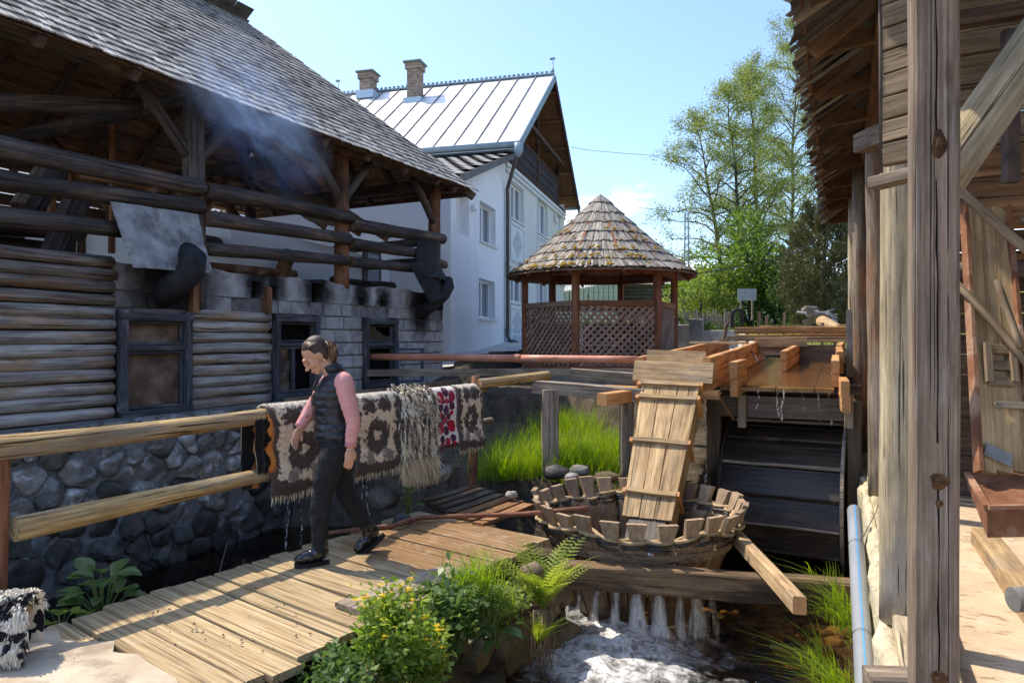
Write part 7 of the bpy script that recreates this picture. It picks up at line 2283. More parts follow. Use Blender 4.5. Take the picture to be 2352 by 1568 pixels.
def woman():
    set_frame(PF)
    t = thing('person', 'woman walking in a black quilted vest, pink sleeves and black trousers', 'person', PF)
    HC = Vector((.172, 0, 1.545)); HM = Matrix.Translation(HC) @ Matrix.Rotation(math.radians(42), 4, 'Y')
    skin = M['skin']
    b = MB()
    for c, r in (((-.012, 0, .022), (.098, .076, .098)), ((.040, 0, -.030), (.060, .062, .088)), ((.040, 0, -.085), (.052, .050, .042)), ((.076, 0, -.108), (.022, .024, .020)), ((.088, 0, .020), (.020, .046, .016)),
                 ((.119, 0, -.042), (.018, .0135, .0145)), ((.106, 0, -.017), (.0135, .010, .032)), ((.097, 0, -.076), (.015, .024, .0085)), ((.096, 0, -.087), (.013, .021, .008)), ((.062, .035, -.040), (.036, .024, .030)), ((.062, -.035, -.040), (.036, .024, .030))):
        ellipsoid(b, c, r, HM)
    for s in (-1, 1):
        ellipsoid(b, (-.008, s * .077, -.018), (.019, .009, .030), HM); ellipsoid(b, (-.004, s * .079, -.042), (.010, .007, .010), HM)
        for dy in (-.009, .009): ellipsoid(b, (.106, dy, -.046), (.011, .008, .008), HM, 8, 6)
    limb(b, [(.03, 0, 1.34, .062), (.070, 0, 1.42, .054), (.115, 0, 1.50, .055)], 18)
    hloft(b, dense([(.01, 0, .86, .10, .145), (.0, 0, .95, .105, .150), (.01, 0, 1.08, .085, .115), (.02, 0, 1.22, .098, .135), (.01, 0, 1.32, .085, .16), (.015, 0, 1.38, .05, .07)]))
    armL = [(.0, .165, 1.335), (-.055, .215, 1.06), (-.035, .222, .865)]
    armR = [(.03, -.160, 1.335), (.170, -.200, 1.125), (.262, -.185, .975)]
    for A, rr in ((armL, (.045, .036, .026)), (armR, (.045, .036, .026))): limb(b, [(*A[0], rr[0]), (*A[1], rr[1]), (*A[2], rr[2])], 14)
    legL = [(.02, .088, .90), (.140, .088, .53), (.160, .085, .14)]
    legR = [(-.01, -.085, .90), (-.045, -.085, .535), (-.225, -.085, .22)]
    for A in (legL, legR): limb(b, [(*A[0], .075), (*A[1], .050), (*A[2], .038)], 14)
    hand(b, armL[2], (.10, .0, -1), (-.15, 1, 0), -1, .18, .45)
    hand(b, armR[2], (.38, .02, -1), (.5, -1, .2), 1, .18, .55)
    body = remeshed(b, 'body', skin, t, .0052, 3)
    for s in (-1, 1):
        tube('eyebrow', [HM @ Vector(p) for p in ((.100, s * .012, .014), (.098, s * .028, .019), (.084, s * .047, .013))], [.0022, .003, .0014], M['hair'], t, 6)
        tube('eyelid', [HM @ Vector(p) for p in ((.094, s * .018, -.012), (.0945, s * .030, -.0155), (.083, s * .044, -.012))], [.0018, .0028, .0016], M['hair'], t, 6)
    for z, m in ((-.0755, 'lip'), (-.0865, 'lip')):
        mb = MB(); ellipsoid(mb, (.0995, 0, z), (.0135, .0215, .0055), HM); mb.build('lip', M[m], t, smooth=True)
    mb = MB()
    ellipsoid(mb, (-.034, 0, .034), (.100, .0815, .094), HM, 24, 16); ellipsoid(mb, (-.075, 0, .010), (.052, .062, .062), HM, 16, 12); ellipsoid(mb, (.012, 0, .080), (.048, .060, .032), HM, 16, 12)
    for s in (-1, 1): ellipsoid(mb, (-.022, s * .062, .030), (.044, .0205, .042), HM); ellipsoid(mb, (-.040, s * .058, -.020), (.034, .024, .045), HM)
    hair = remeshed(mb, 'hair', M['hair'], t, .006, 5)
    rd = random.Random(3)
    sb = MB()
    for k in range(170):                       # strands combed from the brow to the tie
        y = rd.uniform(-.084, .084); z0 = .094 - abs(y) * .60 + rd.uniform(-.006, .006)
        pts = [(.058 - abs(y) * .62, y * .92, z0), (.015, y * 1.0, .120 - y * y * 6.4), (-.045, y * .95, .112 - y * y * 6.5), (-.10, y * .55, .062 + rd.uniform(-.02, .02)), (-.116, y * .15, .055)]
        d = dense([(*(HM @ Vector(p)), .0024) for p in pts], 3)
        V, F = tube_geo([p[:3] for p in d], .0024, 4); sb.add(V, F, mi=1 if rd.random() < .45 else 0)
    o = sb.build('hair_strands', [M['hair'], M['hair_b']], hair, smooth=True); o['kind'] = 'stuff'
    tie = HM @ Vector((-.112, 0, .058)); cb = MB()
    for k in range(64):
        p = tie.copy(); pts = [tuple(p)]
        ox, oy = rd.uniform(-.055, .030), rd.uniform(-.040, .040); ph = rd.uniform(0, 6); L = rd.uniform(.15, .25)
        for j in range(1, 9):
            f = j / 8; e = min(1, f * 2.2)
            pts.append((tie.x - .045 * e - .015 * f + ox * e + .010 * math.sin(ph + f * 13), oy * e + tie.y + .010 * math.cos(ph + f * 12), tie.z + .022 * math.sin(f * 3.1) - L * f))
        V, F = tube_geo(pts, [.006, .0075, .0075, .007, .0065, .006, .005, .004, .002], 5); cb.add(V, F, mi=1 if rd.random() < .6 else 0)
    o = cb.build('ponytail', [M['hair'], M['hair_c']], hair, smooth=True)
    for a, b_ in (((-.108, -.02, .085), (-.112, .055, .030)), ((-.112, .055, .030), (-.105, .060, -.005))):
        tube('hair_clip', [HM @ Vector(a), HM @ Vector(b_)], .0045, M['wool'], hair, 6)
    mb = MB(); ellipsoid(mb, (-.006, .086, -.058), (.006, .005, .008), HM, 8, 6); mb.build('earring', M['pearl'], t, smooth=True)
    def sleeve(A, r0, r1, r2, seed):
        mb = MB(); m = 34; ctrl = dense([(A[0][0], A[0][1] * .80, A[0][2] + .022, r0 * .62), (*A[0], r0), (*((Vector(A[0]) + Vector(A[1])) / 2), (r0 + r1) / 2 + .002), (*A[1], r1), (*((Vector(A[1]) + Vector(A[2])) / 2), (r1 + r2) / 2), (*A[2], r2)], 9)
        pts = [p[:3] for p in ctrl]; rad = [p[3] * (1 + .030 * math.sin(i * 1.9 + seed) * (1 if i > 12 else .4)) for i, p in enumerate(ctrl)]
        V, F = tube_geo(pts, rad, 18); mb.add(V, F)
        q = Vector(A[2]); dq = (Vector(A[2]) - Vector(A[1])).normalized()
        o = mb.build('sleeve', M['pink'], t, smooth=True)
        V, F = tube_geo([q - dq * .045, q - dq * .002], r2 * 1.06, 18); mk('cuff', V, F, M['pinkcuff'], o, smooth=True)
    sleeve([(armL[0][0], armL[0][1] - .005, 1.345), armL[1], (armL[2][0], armL[2][1], armL[2][2] + .01)], .070, .052, .040, 1)
    sleeve([(armR[0][0], armR[0][1] + .005, 1.345), armR[1], (armR[2][0], armR[2][1], armR[2][2] + .012)], .066, .050, .038, 2)
    mb = MB(); hloft(mb, dense([(.02, 0, 1.30, .085, .10), (.04, 0, 1.37, .068, .072), (.062, 0, 1.405, .060, .062)], 3), cap=False); mb.build('shirt_collar', M['pink'], t, smooth=True)
    def quilt(a, z):
        k = abs(math.sin((z - .92) * math.pi / .058)) ** .6
        cr = .012 * math.sin(a * 9 + z * 40) + .010 * math.sin(a * 17 - z * 23)
        return .965 + .055 * k + cr
    base = dense([(.035, 0, .915, .148, .178), (.035, 0, .96, .146, .176), (.040, 0, 1.05, .132, .156), (.050, 0, 1.12, .130, .152), (.055, 0, 1.22, .138, .162), (.040, 0, 1.30, .128, .176), (.022, 0, 1.355, .100, .150), (.030, 0, 1.40, .078, .090), (.045, 0, 1.425, .072, .078)], 12)
    mb = MB(); hloft(mb, base, 56, False, quilt)
    vest = mb.build('quilted_vest', M['vest'], t, smooth=True)
    so = vest.modifiers.new('thick', 'SOLIDIFY'); so.thickness = .008
    tx = bpy.data.textures.new('puckers', 'CLOUDS'); tx.noise_scale = .04; tx.noise_depth = 2
    dm = vest.modifiers.new('puckers', 'DISPLACE'); dm.texture = tx; dm.strength = .014; dm.mid_level = .5; dm.texture_coords = 'LOCAL'
    V = []; F = []; n_ = 26
    for j, (z, r, dx) in enumerate(((1.405, .082, .034), (1.44, .080, .046), (1.478, .081, .056))):
        for i in range(n_ + 1):
            a = math.radians(38 + (360 - 76) * i / n_); V.append((dx + math.cos(a) * r * 1.0, math.sin(a) * r, z - .035 * max(0, math.cos(a)) * (j / 2)))
    for j in range(2):
        for i in range(n_): F.append((j * (n_ + 1) + i, j * (n_ + 1) + i + 1, (j + 1) * (n_ + 1) + i + 1, (j + 1) * (n_ + 1) + i))
    co = mk('collar', V, F, M['vest'], vest, smooth=True); so = co.modifiers.new('thick', 'SOLIDIFY'); so.thickness = .012
    tube('zip', [(.152, .01, 1.40), (.192, .0, 1.30), (.205, .0, 1.21), (.194, 0, 1.12), (.182, 0, 1.02), (.187, 0, .93)], .004, M['iron'], vest, 6)
    b = MB()
    hloft(b, dense([(.02, 0, .80, .124, .160), (.012, 0, .88, .140, .174), (.02, 0, .96, .128, .164), (.025, 0, 1.02, .112, .140)], 5))
    limb(b, [(*legL[0], .108), (.085, .09, .72, .106), (*legL[1], .073), (.158, .088, .36, .070), (.160, .085, .10, .050)], 20)
    limb(b, [(*legR[0], .108), (-.03, -.088, .72, .104), (*legR[1], .073), (-.125, -.086, .39, .070), (-.222, -.085, .225, .052)], 20)
    tr = remeshed(b, 'trousers', M['trousers'], t, .008, 4)
    tx = bpy.data.textures.new('folds', 'CLOUDS'); tx.noise_scale = .075; tx.noise_depth = 2
    dm = tr.modifiers.new('folds', 'DISPLACE'); dm.texture = tx; dm.strength = .022; dm.mid_level = .5; dm.texture_coords = 'LOCAL'
    o0 = Vector((.122, .162, .792)); X = Vector((.86, -.42, .12)).normalized(); Z = Vector((.05, .25, 1)).normalized(); N_ = X.cross(Z) * -1
    def flat(nm, q, off, mat):
        V = [o0 + X * x + Z * z + N_ * off for x, z in q]; mk(nm, V, [tuple(range(len(q)))], mat, tr)
    if N_.y < 0: N_ = -N_
    flat('pocket_patch', [(-.035, -.035), (.030, -.050), (.045, .000), (.006, .040)], .001, M['greycloth'])
    for k in range(3):
        x = .012 - k * .0135; h = .012 + .0085 * k
        flat('white_mark', [(x, -.008), (x + .009, -.008), (x + .009 + h * .0 - .004, h - .008), (x - .004, h - .008 + .004)], .004, M['whiteprint'])
    flat('white_mark', [(-.020, -.0165), (.024, -.0165), (.024, -.0115), (-.020, -.0115)], .004, M['whiteprint'])
    def boot(ankle, ang, pitch):
        Mb = PF @ Matrix.Translation(ankle) @ Matrix.Rotation(ang, 4, 'Z') @ Matrix.Rotation(pitch, 4, 'Y')
        mb = MB()
        mb2 = [((-.010, 0, .02), (.056, .050, .09)), ((.0, 0, -.050), (.072, .046, .060)), ((.075, 0, -.072), (.080, .044, .044)), ((.125, 0, -.082), (.056, .041, .032))]
        for c, r in mb2: ellipsoid(mb, c, r)
        global FR
        f0 = FR.copy(); FR = Mb
        bt = remeshed(mb, 'boot', M['boot'], t, .006, 3)
        V = []; F = []; n_ = 24
        for z in (-.150, -.116):
            for i in range(n_):
                a = 2 * math.pi * i / n_; x = math.cos(a); V.append((.05 + x * .128, math.sin(a) * (.043 if x > 0 else .036), z + (.012 if x > .75 and z < -.1 else 0)))
        for i in range(n_): F.append((i, (i + 1) % n_, n_ + (i + 1) % n_, n_ + i))
        F += [tuple(range(n_ - 1, -1, -1)), tuple(range(n_, 2 * n_))]
        mk('sole', V, F, M['sole'], bt)
        FR = f0
    boot((.162, .085, .152), .0, .0)
    boot((-.235, -.085, .195), .05, math.radians(34))
    pts = [Vector(armL[2]) + Vector((math.cos(a) * .030, math.sin(a) * .026, -.004 + .004 * math.cos(a))) for a in np.linspace(0, 6.283, 22)]
    tube('bracelet', pts, .0022, M['pearl'], t, 5)
    pts = [Vector(armR[2]) + Vector((math.cos(a) * .030, math.sin(a) * .026, .012 * -math.cos(a))) for a in np.linspace(0, 6.283, 22)]
    tube('bracelet', pts, .0018, M['iron'], t, 5)
    set_frame()
def _skin():
    n = NT('skin'); v, r = n.objco(False)
    c = n.ramp(n.noise(v, 9, 4), [(.3, (.56, .30, .19)), (.7, (.66, .38, .26))])
    return n.out(n.bsdf(c, .5, None, .35, **{'Subsurface Weight': .12, 'Subsurface Radius': (.02, .008, .004)}))
M['skin'] = _skin()
M['lip'] = surf('lips', [(.3, (.45, .15, .13)), (.7, (.52, .19, .16))], (9, 9, 9), rough=.45)
M['hair'] = surf('dark_brown_hair', [(.3, (.035, .020, .013)), (.7, (.085, .050, .032))], (40, 40, 9), rough=.5, spec=.4, bump=.5, bscale=(60, 60, 9))
M['hair_b'] = surf('brown_hair', [(.3, (.10, .06, .036)), (.7, (.20, .125, .075))], (40, 40, 9), rough=.4, spec=.6)
M['hair_c'] = surf('sunlit_brown_hair', [(.3, (.15, .075, .034)), (.7, (.32, .165, .07))], (40, 40, 9), rough=.4, spec=.5)  # lighter hair tone, sun on the ponytail put into the colour
M['pearl'] = surf('pearl', [(.3, (.7, .66, .58)), (.7, (.8, .76, .68))], (9, 9, 9), rough=.3, spec=.5)
M['pink'] = surf('pink_jersey', [(.3, (.66, .30, .27)), (.7, (.74, .36, .33))], (12, 12, 12), rough=.9, bump=.25, bscale=(30, 30, 30), var=.02, stain=((.33, .075, .075), .85, (16, 16, 16), .66, .69))
M['pinkcuff'] = surf('pink_rib', [(.3, (.56, .22, .24)), (.7, (.63, .27, .28))], (12, 12, 12), rough=.9, bump=.4, bscale=(90, 90, 2), var=0)
M['vest'] = surf('black_quilted_nylon', [(.3, (.010, .011, .015)), (.7, (.020, .022, .030))], (8, 8, 8), rough=.38, spec=.5, bump=.5, bscale=(26, 26, 26), bdist=.012, var=0)
M['trousers'] = surf('black_jersey', [(.3, (.012, .012, .013)), (.7, (.024, .024, .026))], (14, 14, 14), rough=.85, bump=.3, bscale=(12, 12, 12), bdist=.01, var=0)
M['greycloth'] = surf('grey_cloth', [(.3, (.06, .06, .062)), (.7, (.09, .09, .092))], (14, 14, 14), rough=.9, var=0)
M['whiteprint'] = surf('white_print', [(.3, (.75, .75, .75)), (.7, (.8, .8, .8))], (14, 14, 14), rough=.6, var=0, bump=0)
M['boot'] = surf('black_patent_leather', [(.3, (.008, .008, .010)), (.7, (.016, .016, .020))], (8, 8, 8), rough=.16, spec=.7, bump=.15, bscale=(14, 14, 14), var=0)
M['sole'] = surf('black_rubber', [(.3, (.012, .012, .012)), (.7, (.022, .022, .022))], (8, 8, 8), rough=.7, var=0)
woman()
WZ = -.86
FOAM_C = (.74, 5.80)
def stream_water():
    xs = np.arange(-7, 6.6, .07); ys = np.arange(2.4, 12.5, .07)
    X, Y = np.meshgrid(xs, ys)
    rs = np.random.RandomState(2)
    d = np.sqrt(((X - FOAM_C[0]) / .9) ** 2 + ((Y - FOAM_C[1]) / 1.0) ** 2)
    k = np.exp(-(d / .75) ** 2)
    Z = np.full(X.shape, WZ) + .004 * np.sin(X * 9 + Y * 4) + .004 * np.sin(X * 5 - Y * 11)
    nz_ = np.zeros_like(X)
    m = k > .02
    idx = np.argwhere(m)
    for i, j in idx:
        p = (X[i, j] * 4, Y[i, j] * 4, 1.3)
        nz_[i, j] = abs(noise.noise(p)) * .6 + abs(noise.noise((p[0] * 2.3, p[1] * 2.3, 4))) * .4
    k2 = np.exp(-((X - .86) / .55) ** 2 - ((Y - 5.95) / .26) ** 2)
    Z += k * (nz_ * .15 + .02) + k2 * (.07 + nz_ * .10)
    V = np.stack([X, Y, Z], -1).reshape(-1, 3)
    nx, ny = len(xs), len(ys)
    i = np.arange(ny - 1)[:, None] * nx + np.arange(nx - 1)[None, :]
    F = np.stack([i, i + 1, i + nx + 1, i + nx], -1).reshape(-1, 4)
    n = NT('stream_water')
    pos = n.n('NewGeometry').outputs['Position']
    dd = n.n('VectorMath', {0: n.map(pos, (.95, .9, 0)), 1: (FOAM_C[0] * .95, FOAM_C[1] * .9, 0)}, operation='DISTANCE').outputs['Value']
    fn = n.noise(pos, 5.5, 8, .68, .6)
    foam = n.rng(n.math('ADD', dd, n.math('MULTIPLY', n.math('SUBTRACT', fn, .5), 1.7)), .28, .95, 1, 0)
    d2 = n.n('VectorMath', {0: n.map(pos, (1.3, 2.4, 0)), 1: (.86 * 1.3, 5.95 * 2.4, 0)}, operation='DISTANCE').outputs['Value']
    foam = n.math('MAXIMUM', foam, n.rng(n.math('ADD', d2, n.math('MULTIPLY', n.math('SUBTRACT', fn, .5), .8)), .35, .85, 1, 0))
    fine = n.rng(n.noise(pos, 11, 5, .65, .8), .30, .62)
    foam = n.math('MULTIPLY', foam, n.math('ADD', n.math('MULTIPLY', fine, .75), .25))
    fl = n.math('MULTIPLY', n.rng(n.noise(n.map(pos, (1, .6, 1)), 30, 3, .6), .70, .76), n.rng(dd, 1.7, .9))
    foam = n.math('MAXIMUM', foam, fl)
    bmp = n.bump(n.math('ADD', n.noise(n.map(pos, (1, .7, 1)), 9, 5, .6, .5), n.math('MULTIPLY', n.noise(pos, 30, 3), .35)), .32, .05)
    gl = n.n('BsdfGlossy', {'Color': (1, 1, 1, 1), 'Roughness': .06, 'Normal': bmp}).outputs[0]
    tr = n.n('BsdfTransparent', {'Color': (.68, .57, .38, 1)}).outputs[0]
    fr_ = n.n('Fresnel', {'IOR': 1.33, 'Normal': bmp}).outputs[0]
    w = n.n('MixShader', {0: fr_, 1: tr, 2: gl}).outputs[0]
    fo = n.bsdf(n.mix(fine, (.72, .71, .68), (.90, .91, .92)), .35, n.bump(fn, .8, .05), .5)
    o = mkn('stream_water', V, F, n.out(n.n('MixShader', {0: foam, 1: w, 2: fo}).outputs[0]), smooth=True)
    tag(o, kind='structure')
stream_water()
def bed_stones():
    rs = np.random.RandomState(6); mb = MB()
    for k in range(420):
        x, y = rs.uniform(.0, 3.4), rs.uniform(4.0, 7.6)
        lx, ly, q, t_, g, nn = coords(np.array(x), np.array(y))
        if q > 0 or nn < -2.9: continue
        s = rs.uniform(.03, .11)
        V = []; F = []
        n_ = 8
        for (r, z) in ((1, -.3), (.95, .15), (.55, .42)):
            for i in range(n_):
                a = 2 * math.pi * i / n_; e = rs.uniform(.8, 1.2); V.append((x + math.cos(a) * r * s * e * 1.3, y + math.sin(a) * r * s * e, -1.13 + z * s * 1.1))
        for j in range(2):
            for i in range(n_): F.append((j * n_ + i, j * n_ + (i + 1) % n_, (j + 1) * n_ + (i + 1) % n_, (j + 1) * n_ + i))
        F.append(tuple(2 * n_ + i for i in range(n_))); mb.add(V, F, mi=k % 3)
    o = mb.build('streambed_stones', [M['bedA'], M['bedB'], M['stone_tan']], smooth=True)
    tag(o, 'orange-brown stones and leaves on the stream bed', 'stones', kind='stuff')
M['bedA'] = surf('ochre_bed_stone', [(.3, (.17, .105, .045)), (.7, (.38, .26, .13))], (9, 9, 9), rough=.8)
M['bedB'] = surf('brown_bed_stone', [(.3, (.10, .065, .035)), (.7, (.24, .17, .09))], (9, 9, 9), rough=.8)
bed_stones()
def white_water_mat():
    n = NT('falling_white_water')
    v, r = n.objco(False)
    a = n.rng(n.noise(n.map(v, (34, 34, 7)), 1, 5, .7, .5), .40, .66, .0, .9)
    d = n.bsdf((.80, .82, .84), .25, None, .6)
    tr = n.n('BsdfTransparent', {'Color': (.95, .93, .9, 1)}).outputs[0]
    return n.out(n.n('MixShader', {0: a, 1: tr, 2: d}).outputs[0])
M['spray'] = white_water_mat()
def curtain_mat():
    n = NT('tumbling_water_curtain')
    v, r = n.objco(False)
    at = n.n('Attribute', attribute_name='dens').outputs['Fac']
    a = n.math('MULTIPLY', at, n.rng(n.noise(n.map(v, (30, 30, 5)), 1, 6, .72, .7), .36, .62, .1, 1.0))
    d = n.bsdf((.86, .87, .88), .22, n.bump(n.noise(n.map(v, (30, 30, 8)), 1, 4), .5, .02), .6)
    return n.out(n.n('MixShader', {0: a, 1: n.n('BsdfTransparent', {}).outputs[0], 2: d}).outputs[0])
M['curtain'] = curtain_mat()
def falling_water():
    rd = random.Random(5); mb = MB()
    def ribbon(p0, vel, T, w, n_=7):
        V = []; F = []
        for i in range(n_ + 1):
            t = T * i / n_; p = Vector(p0) + Vector(vel) * t + Vector((0, 0, -4.9 * t * t)); k = w * (.5 + .9 * i / n_) * rd.uniform(.7, 1.2)
            V += [p + Vector((-k, 0, 0)), p + Vector((k, .3 * k, 0))]
        for i in range(n_): F.append((2 * i, 2 * i + 1, 2 * i + 3, 2 * i + 2))
        mb.add(V, F)
    N_ = 27; dens = []
    st = [rd.uniform(.25, 1.0) for k in range(N_ + 1)]
    for layer in range(4):
        na, nv = 150, 22; ph = rd.uniform(0, 99); sp = rd.uniform(-.05, .25) + .06 * layer; z0 = -.36 - .03 * layer; T = math.sqrt((z0 - WZ + .06) / 4.9); V = []; F = []
        for j in range(nv + 1):
            f = j / nv; tt = T * f
            for i in range(na + 1):
                a = math.radians(-172 + 128 * i / na); z = z0 - 4.9 * tt * tt
                r = BRB + (BRT - BRB) * (z0 - BZB) / (BZT - BZB) + .024 + sp * tt + .05 * f * noise.noise((a * 7, f * 3, ph)) + .02 * f * noise.noise((a * 23, f * 9, ph))
                V.append((BC.x + math.cos(a) * r, BC.y + math.sin(a) * r, z + .03 * f * noise.noise((a * 9, ph, 0))))
                q = (a / (2 * math.pi) * N_) % N_; c = abs(q - math.floor(q) - .5) * 2; kk = st[int(q)]
                c = 1 - c if True else c
                w = 1 - abs((q - math.floor(q)) - .5) * 2
                reach = (.10 + 1.15 * f ** 1.1) * kk + .25 * noise.noise((a * 16, f * 5, ph))
                dens.append(max(0.0, min(1.0, (reach - (1 - w) * 1.0) * 2.2)) * (1 - .3 * layer / 3) * (1 if a < math.radians(-62) else .45))
        for j in range(nv):
            for i in range(na): F.append((j * (na + 1) + i, j * (na + 1) + i + 1, (j + 1) * (na + 1) + i + 1, (j + 1) * (na + 1) + i))
        mb.add(V, F)
    o = mb.build('falling_water', M['curtain'], smooth=True)
    at = o.data.attributes.new('dens', 'FLOAT', 'POINT'); at.data.foreach_set('value', dens)
    tag(o, 'white water spurting between the barrel staves into the stream', 'water', kind='stuff')
    mb = MB()
    for k in range(520):
        a = rd.uniform(0, 6.28); r = abs(rd.gauss(0, .42)); x, y = FOAM_C[0] + math.cos(a) * r * 1.2, FOAM_C[1] + math.sin(a) * r; z = WZ + .03 + abs(rd.gauss(0, .10)); s = rd.uniform(.002, .006)
        V = [(x + s, y, z), (x - s, y, z), (x, y + s, z), (x, y - s, z), (x, y, z + s * 1.3), (x, y, z - s)]
        mb.add(V, [(0, 2, 4), (2, 1, 4), (1, 3, 4), (3, 0, 4), (2, 0, 5), (1, 2, 5), (3, 1, 5), (0, 3, 5)])
    def drip(u, v0, v1, Y, n_, w):
        for k in range(n_):
            f = rd.random(); p = P(u + rd.uniform(-2, 2) + 3 * math.sin(f * 5 + u), v0 + (v1 - v0) * f, Y); s = rd.uniform(.003, w); l = s * rd.uniform(1, 4)
            V = [(p.x + s, p.y, p.z), (p.x - s, p.y, p.z), (p.x, p.y + s, p.z), (p.x, p.y - s, p.z), (p.x, p.y, p.z + l), (p.x, p.y, p.z - l)]
            mb.add(V, [(0, 2, 4), (2, 1, 4), (1, 3, 4), (3, 0, 4), (2, 0, 5), (1, 2, 5), (3, 1, 5), (0, 3, 5)])
    for u, n_, v1 in ((1787, 60, 960), (1798, 80, 965), (1882, 60, 970), (1907, 70, 975), (1740, 20, 940), (1845, 18, 940)): drip(u, 893, v1, 8.1, n_, .006)
    drip(1620, 900, 1150, 7.9, 160, .008)
    for u, v0, Y, n_ in ((660, 1150, 5.75, 70), (690, 1150, 5.9, 30), (830, 1095, 6.6, 40), (845, 1090, 6.7, 30)): drip(u, v0, v0 + 110, Y, n_, .005)
    o = mb.build('water_drops', M['spray'], smooth=True)
    tag(o, 'drops and drips from the flume lip, the wet rugs and the splash', 'water', kind='stuff')
    V = []; F = []; n_ = 40
    for j in range(9):
        r = .72 * j / 8
        for i in range(n_): V.append((BC.x + math.cos(i * 2 * math.pi / n_) * r, BC.y + math.sin(i * 2 * math.pi / n_) * r, -.34 - .10 * (1 - j / 8) ** 2 + .008 * math.sin(i * 1.9 + j)))
    for j in range(8):
        for i in range(n_): F.append((j * n_ + i, j * n_ + (i + 1) % n_, (j + 1) * n_ + (i + 1) % n_, (j + 1) * n_ + i))
    o = mk('barrel_water', V, F, M['darkwater'], smooth=True)
    tag(o, kind='structure')
def darkwater(name, base, rough, bs, tint=(.60, .45, .26)):
    n = NT(name)
    pos = n.n('NewGeometry').outputs['Position']
    b = n.bump(n.noise(n.map(pos, bs), 1, 4, .6, .6), .15, .03)
    gl = n.n('BsdfGlossy', {'Color': (1, 1, 1, 1), 'Roughness': rough, 'Normal': b}).outputs[0]
    tr = n.n('BsdfTransparent', {'Color': (*tint, 1)}).outputs[0]
    body = n.n('MixShader', {0: base, 1: tr, 2: n.bsdf((.10, .07, .04), .4)}).outputs[0]
    fl = n.rng(n.noise(n.map(pos, bs), 2.5, 4, .7), .60, .68)  # whitish flecks put glints of wet reflection into the water colour
    body = n.n('MixShader', {0: n.math('MULTIPLY', fl, .6), 1: body, 2: n.bsdf((.8, .8, .8), .5)}).outputs[0]
    return n.out(n.n('MixShader', {0: n.n('Fresnel', {'IOR': 1.33, 'Normal': b}).outputs[0], 1: body, 2: gl}).outputs[0])
M['darkwater'] = darkwater('barrel_water', .8, .1, (12, 12, 12))
M['flumewater'] = darkwater('flume_water', .0, .08, (7, 22, 7), (.88, .75, .55))
falling_water()
def flume_water():
    set_frame(MILLF)
    for q0, q1, y0, y1, dz in ((-1.31, -.10, 8.70, 15.0, .012), (-2.06, -1.42, 8.2, 15.0, .09)):
        V = []; F = []; nx, ny = 14, 60
        for j in range(ny + 1):
            for i in range(nx + 1):
                q, y = q0 + (q1 - q0) * i / nx, y0 + (y1 - y0) * j / ny
                V.append((q, y, 1.10 + .030 * (y - 8.6) + dz + .004 * noise.noise((q * 7, y * 3, 0))))
        for j in range(ny):
            for i in range(nx): a = j * (nx + 1) + i; F.append((a, a + 1, a + nx + 2, a + nx + 1))
        o = mk('flume_water', V, F, M['flumewater'], smooth=True); tag(o, kind='structure')
    set_frame()
flume_water()
def orange_pipe():
    t = thing('drain_pipe', 'orange plastic drain pipe running from the burnt window to the flume', 'pipe', Matrix.Translation(P(1200, 822, 11)))
    a, b = P(842, 819, 11.75), P(1462, 826, 10.3)
    for f0, f1, r in ((0, .60, .056), (.58, 1.0, .056)):
        logp('pipe_length', a.lerp(b, f0), a.lerp(b, f1), r, M['orangepipe'], t, r, 16, 4, 0)
    logp('pipe_socket', a.lerp(b, .575), a.lerp(b, .605), .064, M['orangepipe'], t, .064, 16, 1, 0)
    q = beam('pipe_plank', P(846, 856, 11.6), P(1462, 855, 10.35), .10, .11, M['greyw'], None, ns=3, amp=.008)
    tag(q, 'long dark plank carrying the orange drain pipe', 'plank')
    i = logp('stored_pipe', LOGF @ Vector((-4.7, .9, 2.66)), LOGF @ Vector((-2.9, 1.0, 2.70)), .07, M['rust'], None, .07, 14, 3, 0)
    tag(i, 'rusty brown pipe lying inside the burnt building on the block wall', 'pipe')
orange_pipe()
pole = tube('long_stick', [PZ(752, 1224, .02), PZ(830, 1214, .03), PZ(900, 1208, .03), PZ(935, 1196, .05), PZ(970, 1188, .05), PZ(1080, 1184, .05), P(1200, 1180, 6.45), P(1290, 1172, 6.35), P(1352, 1166, 6.3)], [.018, .020, .021, .025, .021, .021, .022, .023, .024], M['stick'] if 'stick' in M else M['millred'], nr=9)
tag(pole, 'long crooked reddish stick lying over the boardwalk into the barrel', 'stick')
def rock(name, label, c, r, mat, seed, group=None):
    rd = random.Random(seed); V = []; F = []; n_, m_ = 12, 8
    for j in range(m_ + 1):
        ph = math.pi * j / m_
        for i in range(n_):
            a = 2 * math.pi * i / n_; d = Vector((math.sin(ph) * math.cos(a), math.sin(ph) * math.sin(a), math.cos(ph)))
            k = 1 + .28 * noise.noise(d * 1.6 + Vector((seed, 0, 0))); V.append((d.x * r[0] * k, d.y * r[1] * k, d.z * r[2] * k))
    for j in range(m_):
        for i in range(n_): F.append((j * n_ + i, (j + 1) * n_ + i, (j + 1) * n_ + (i + 1) % n_, j * n_ + (i + 1) % n_))
    o = mk(name, V, F, M[mat], None, Matrix.Translation(c), smooth=True); tag(o, label, 'rock', group)
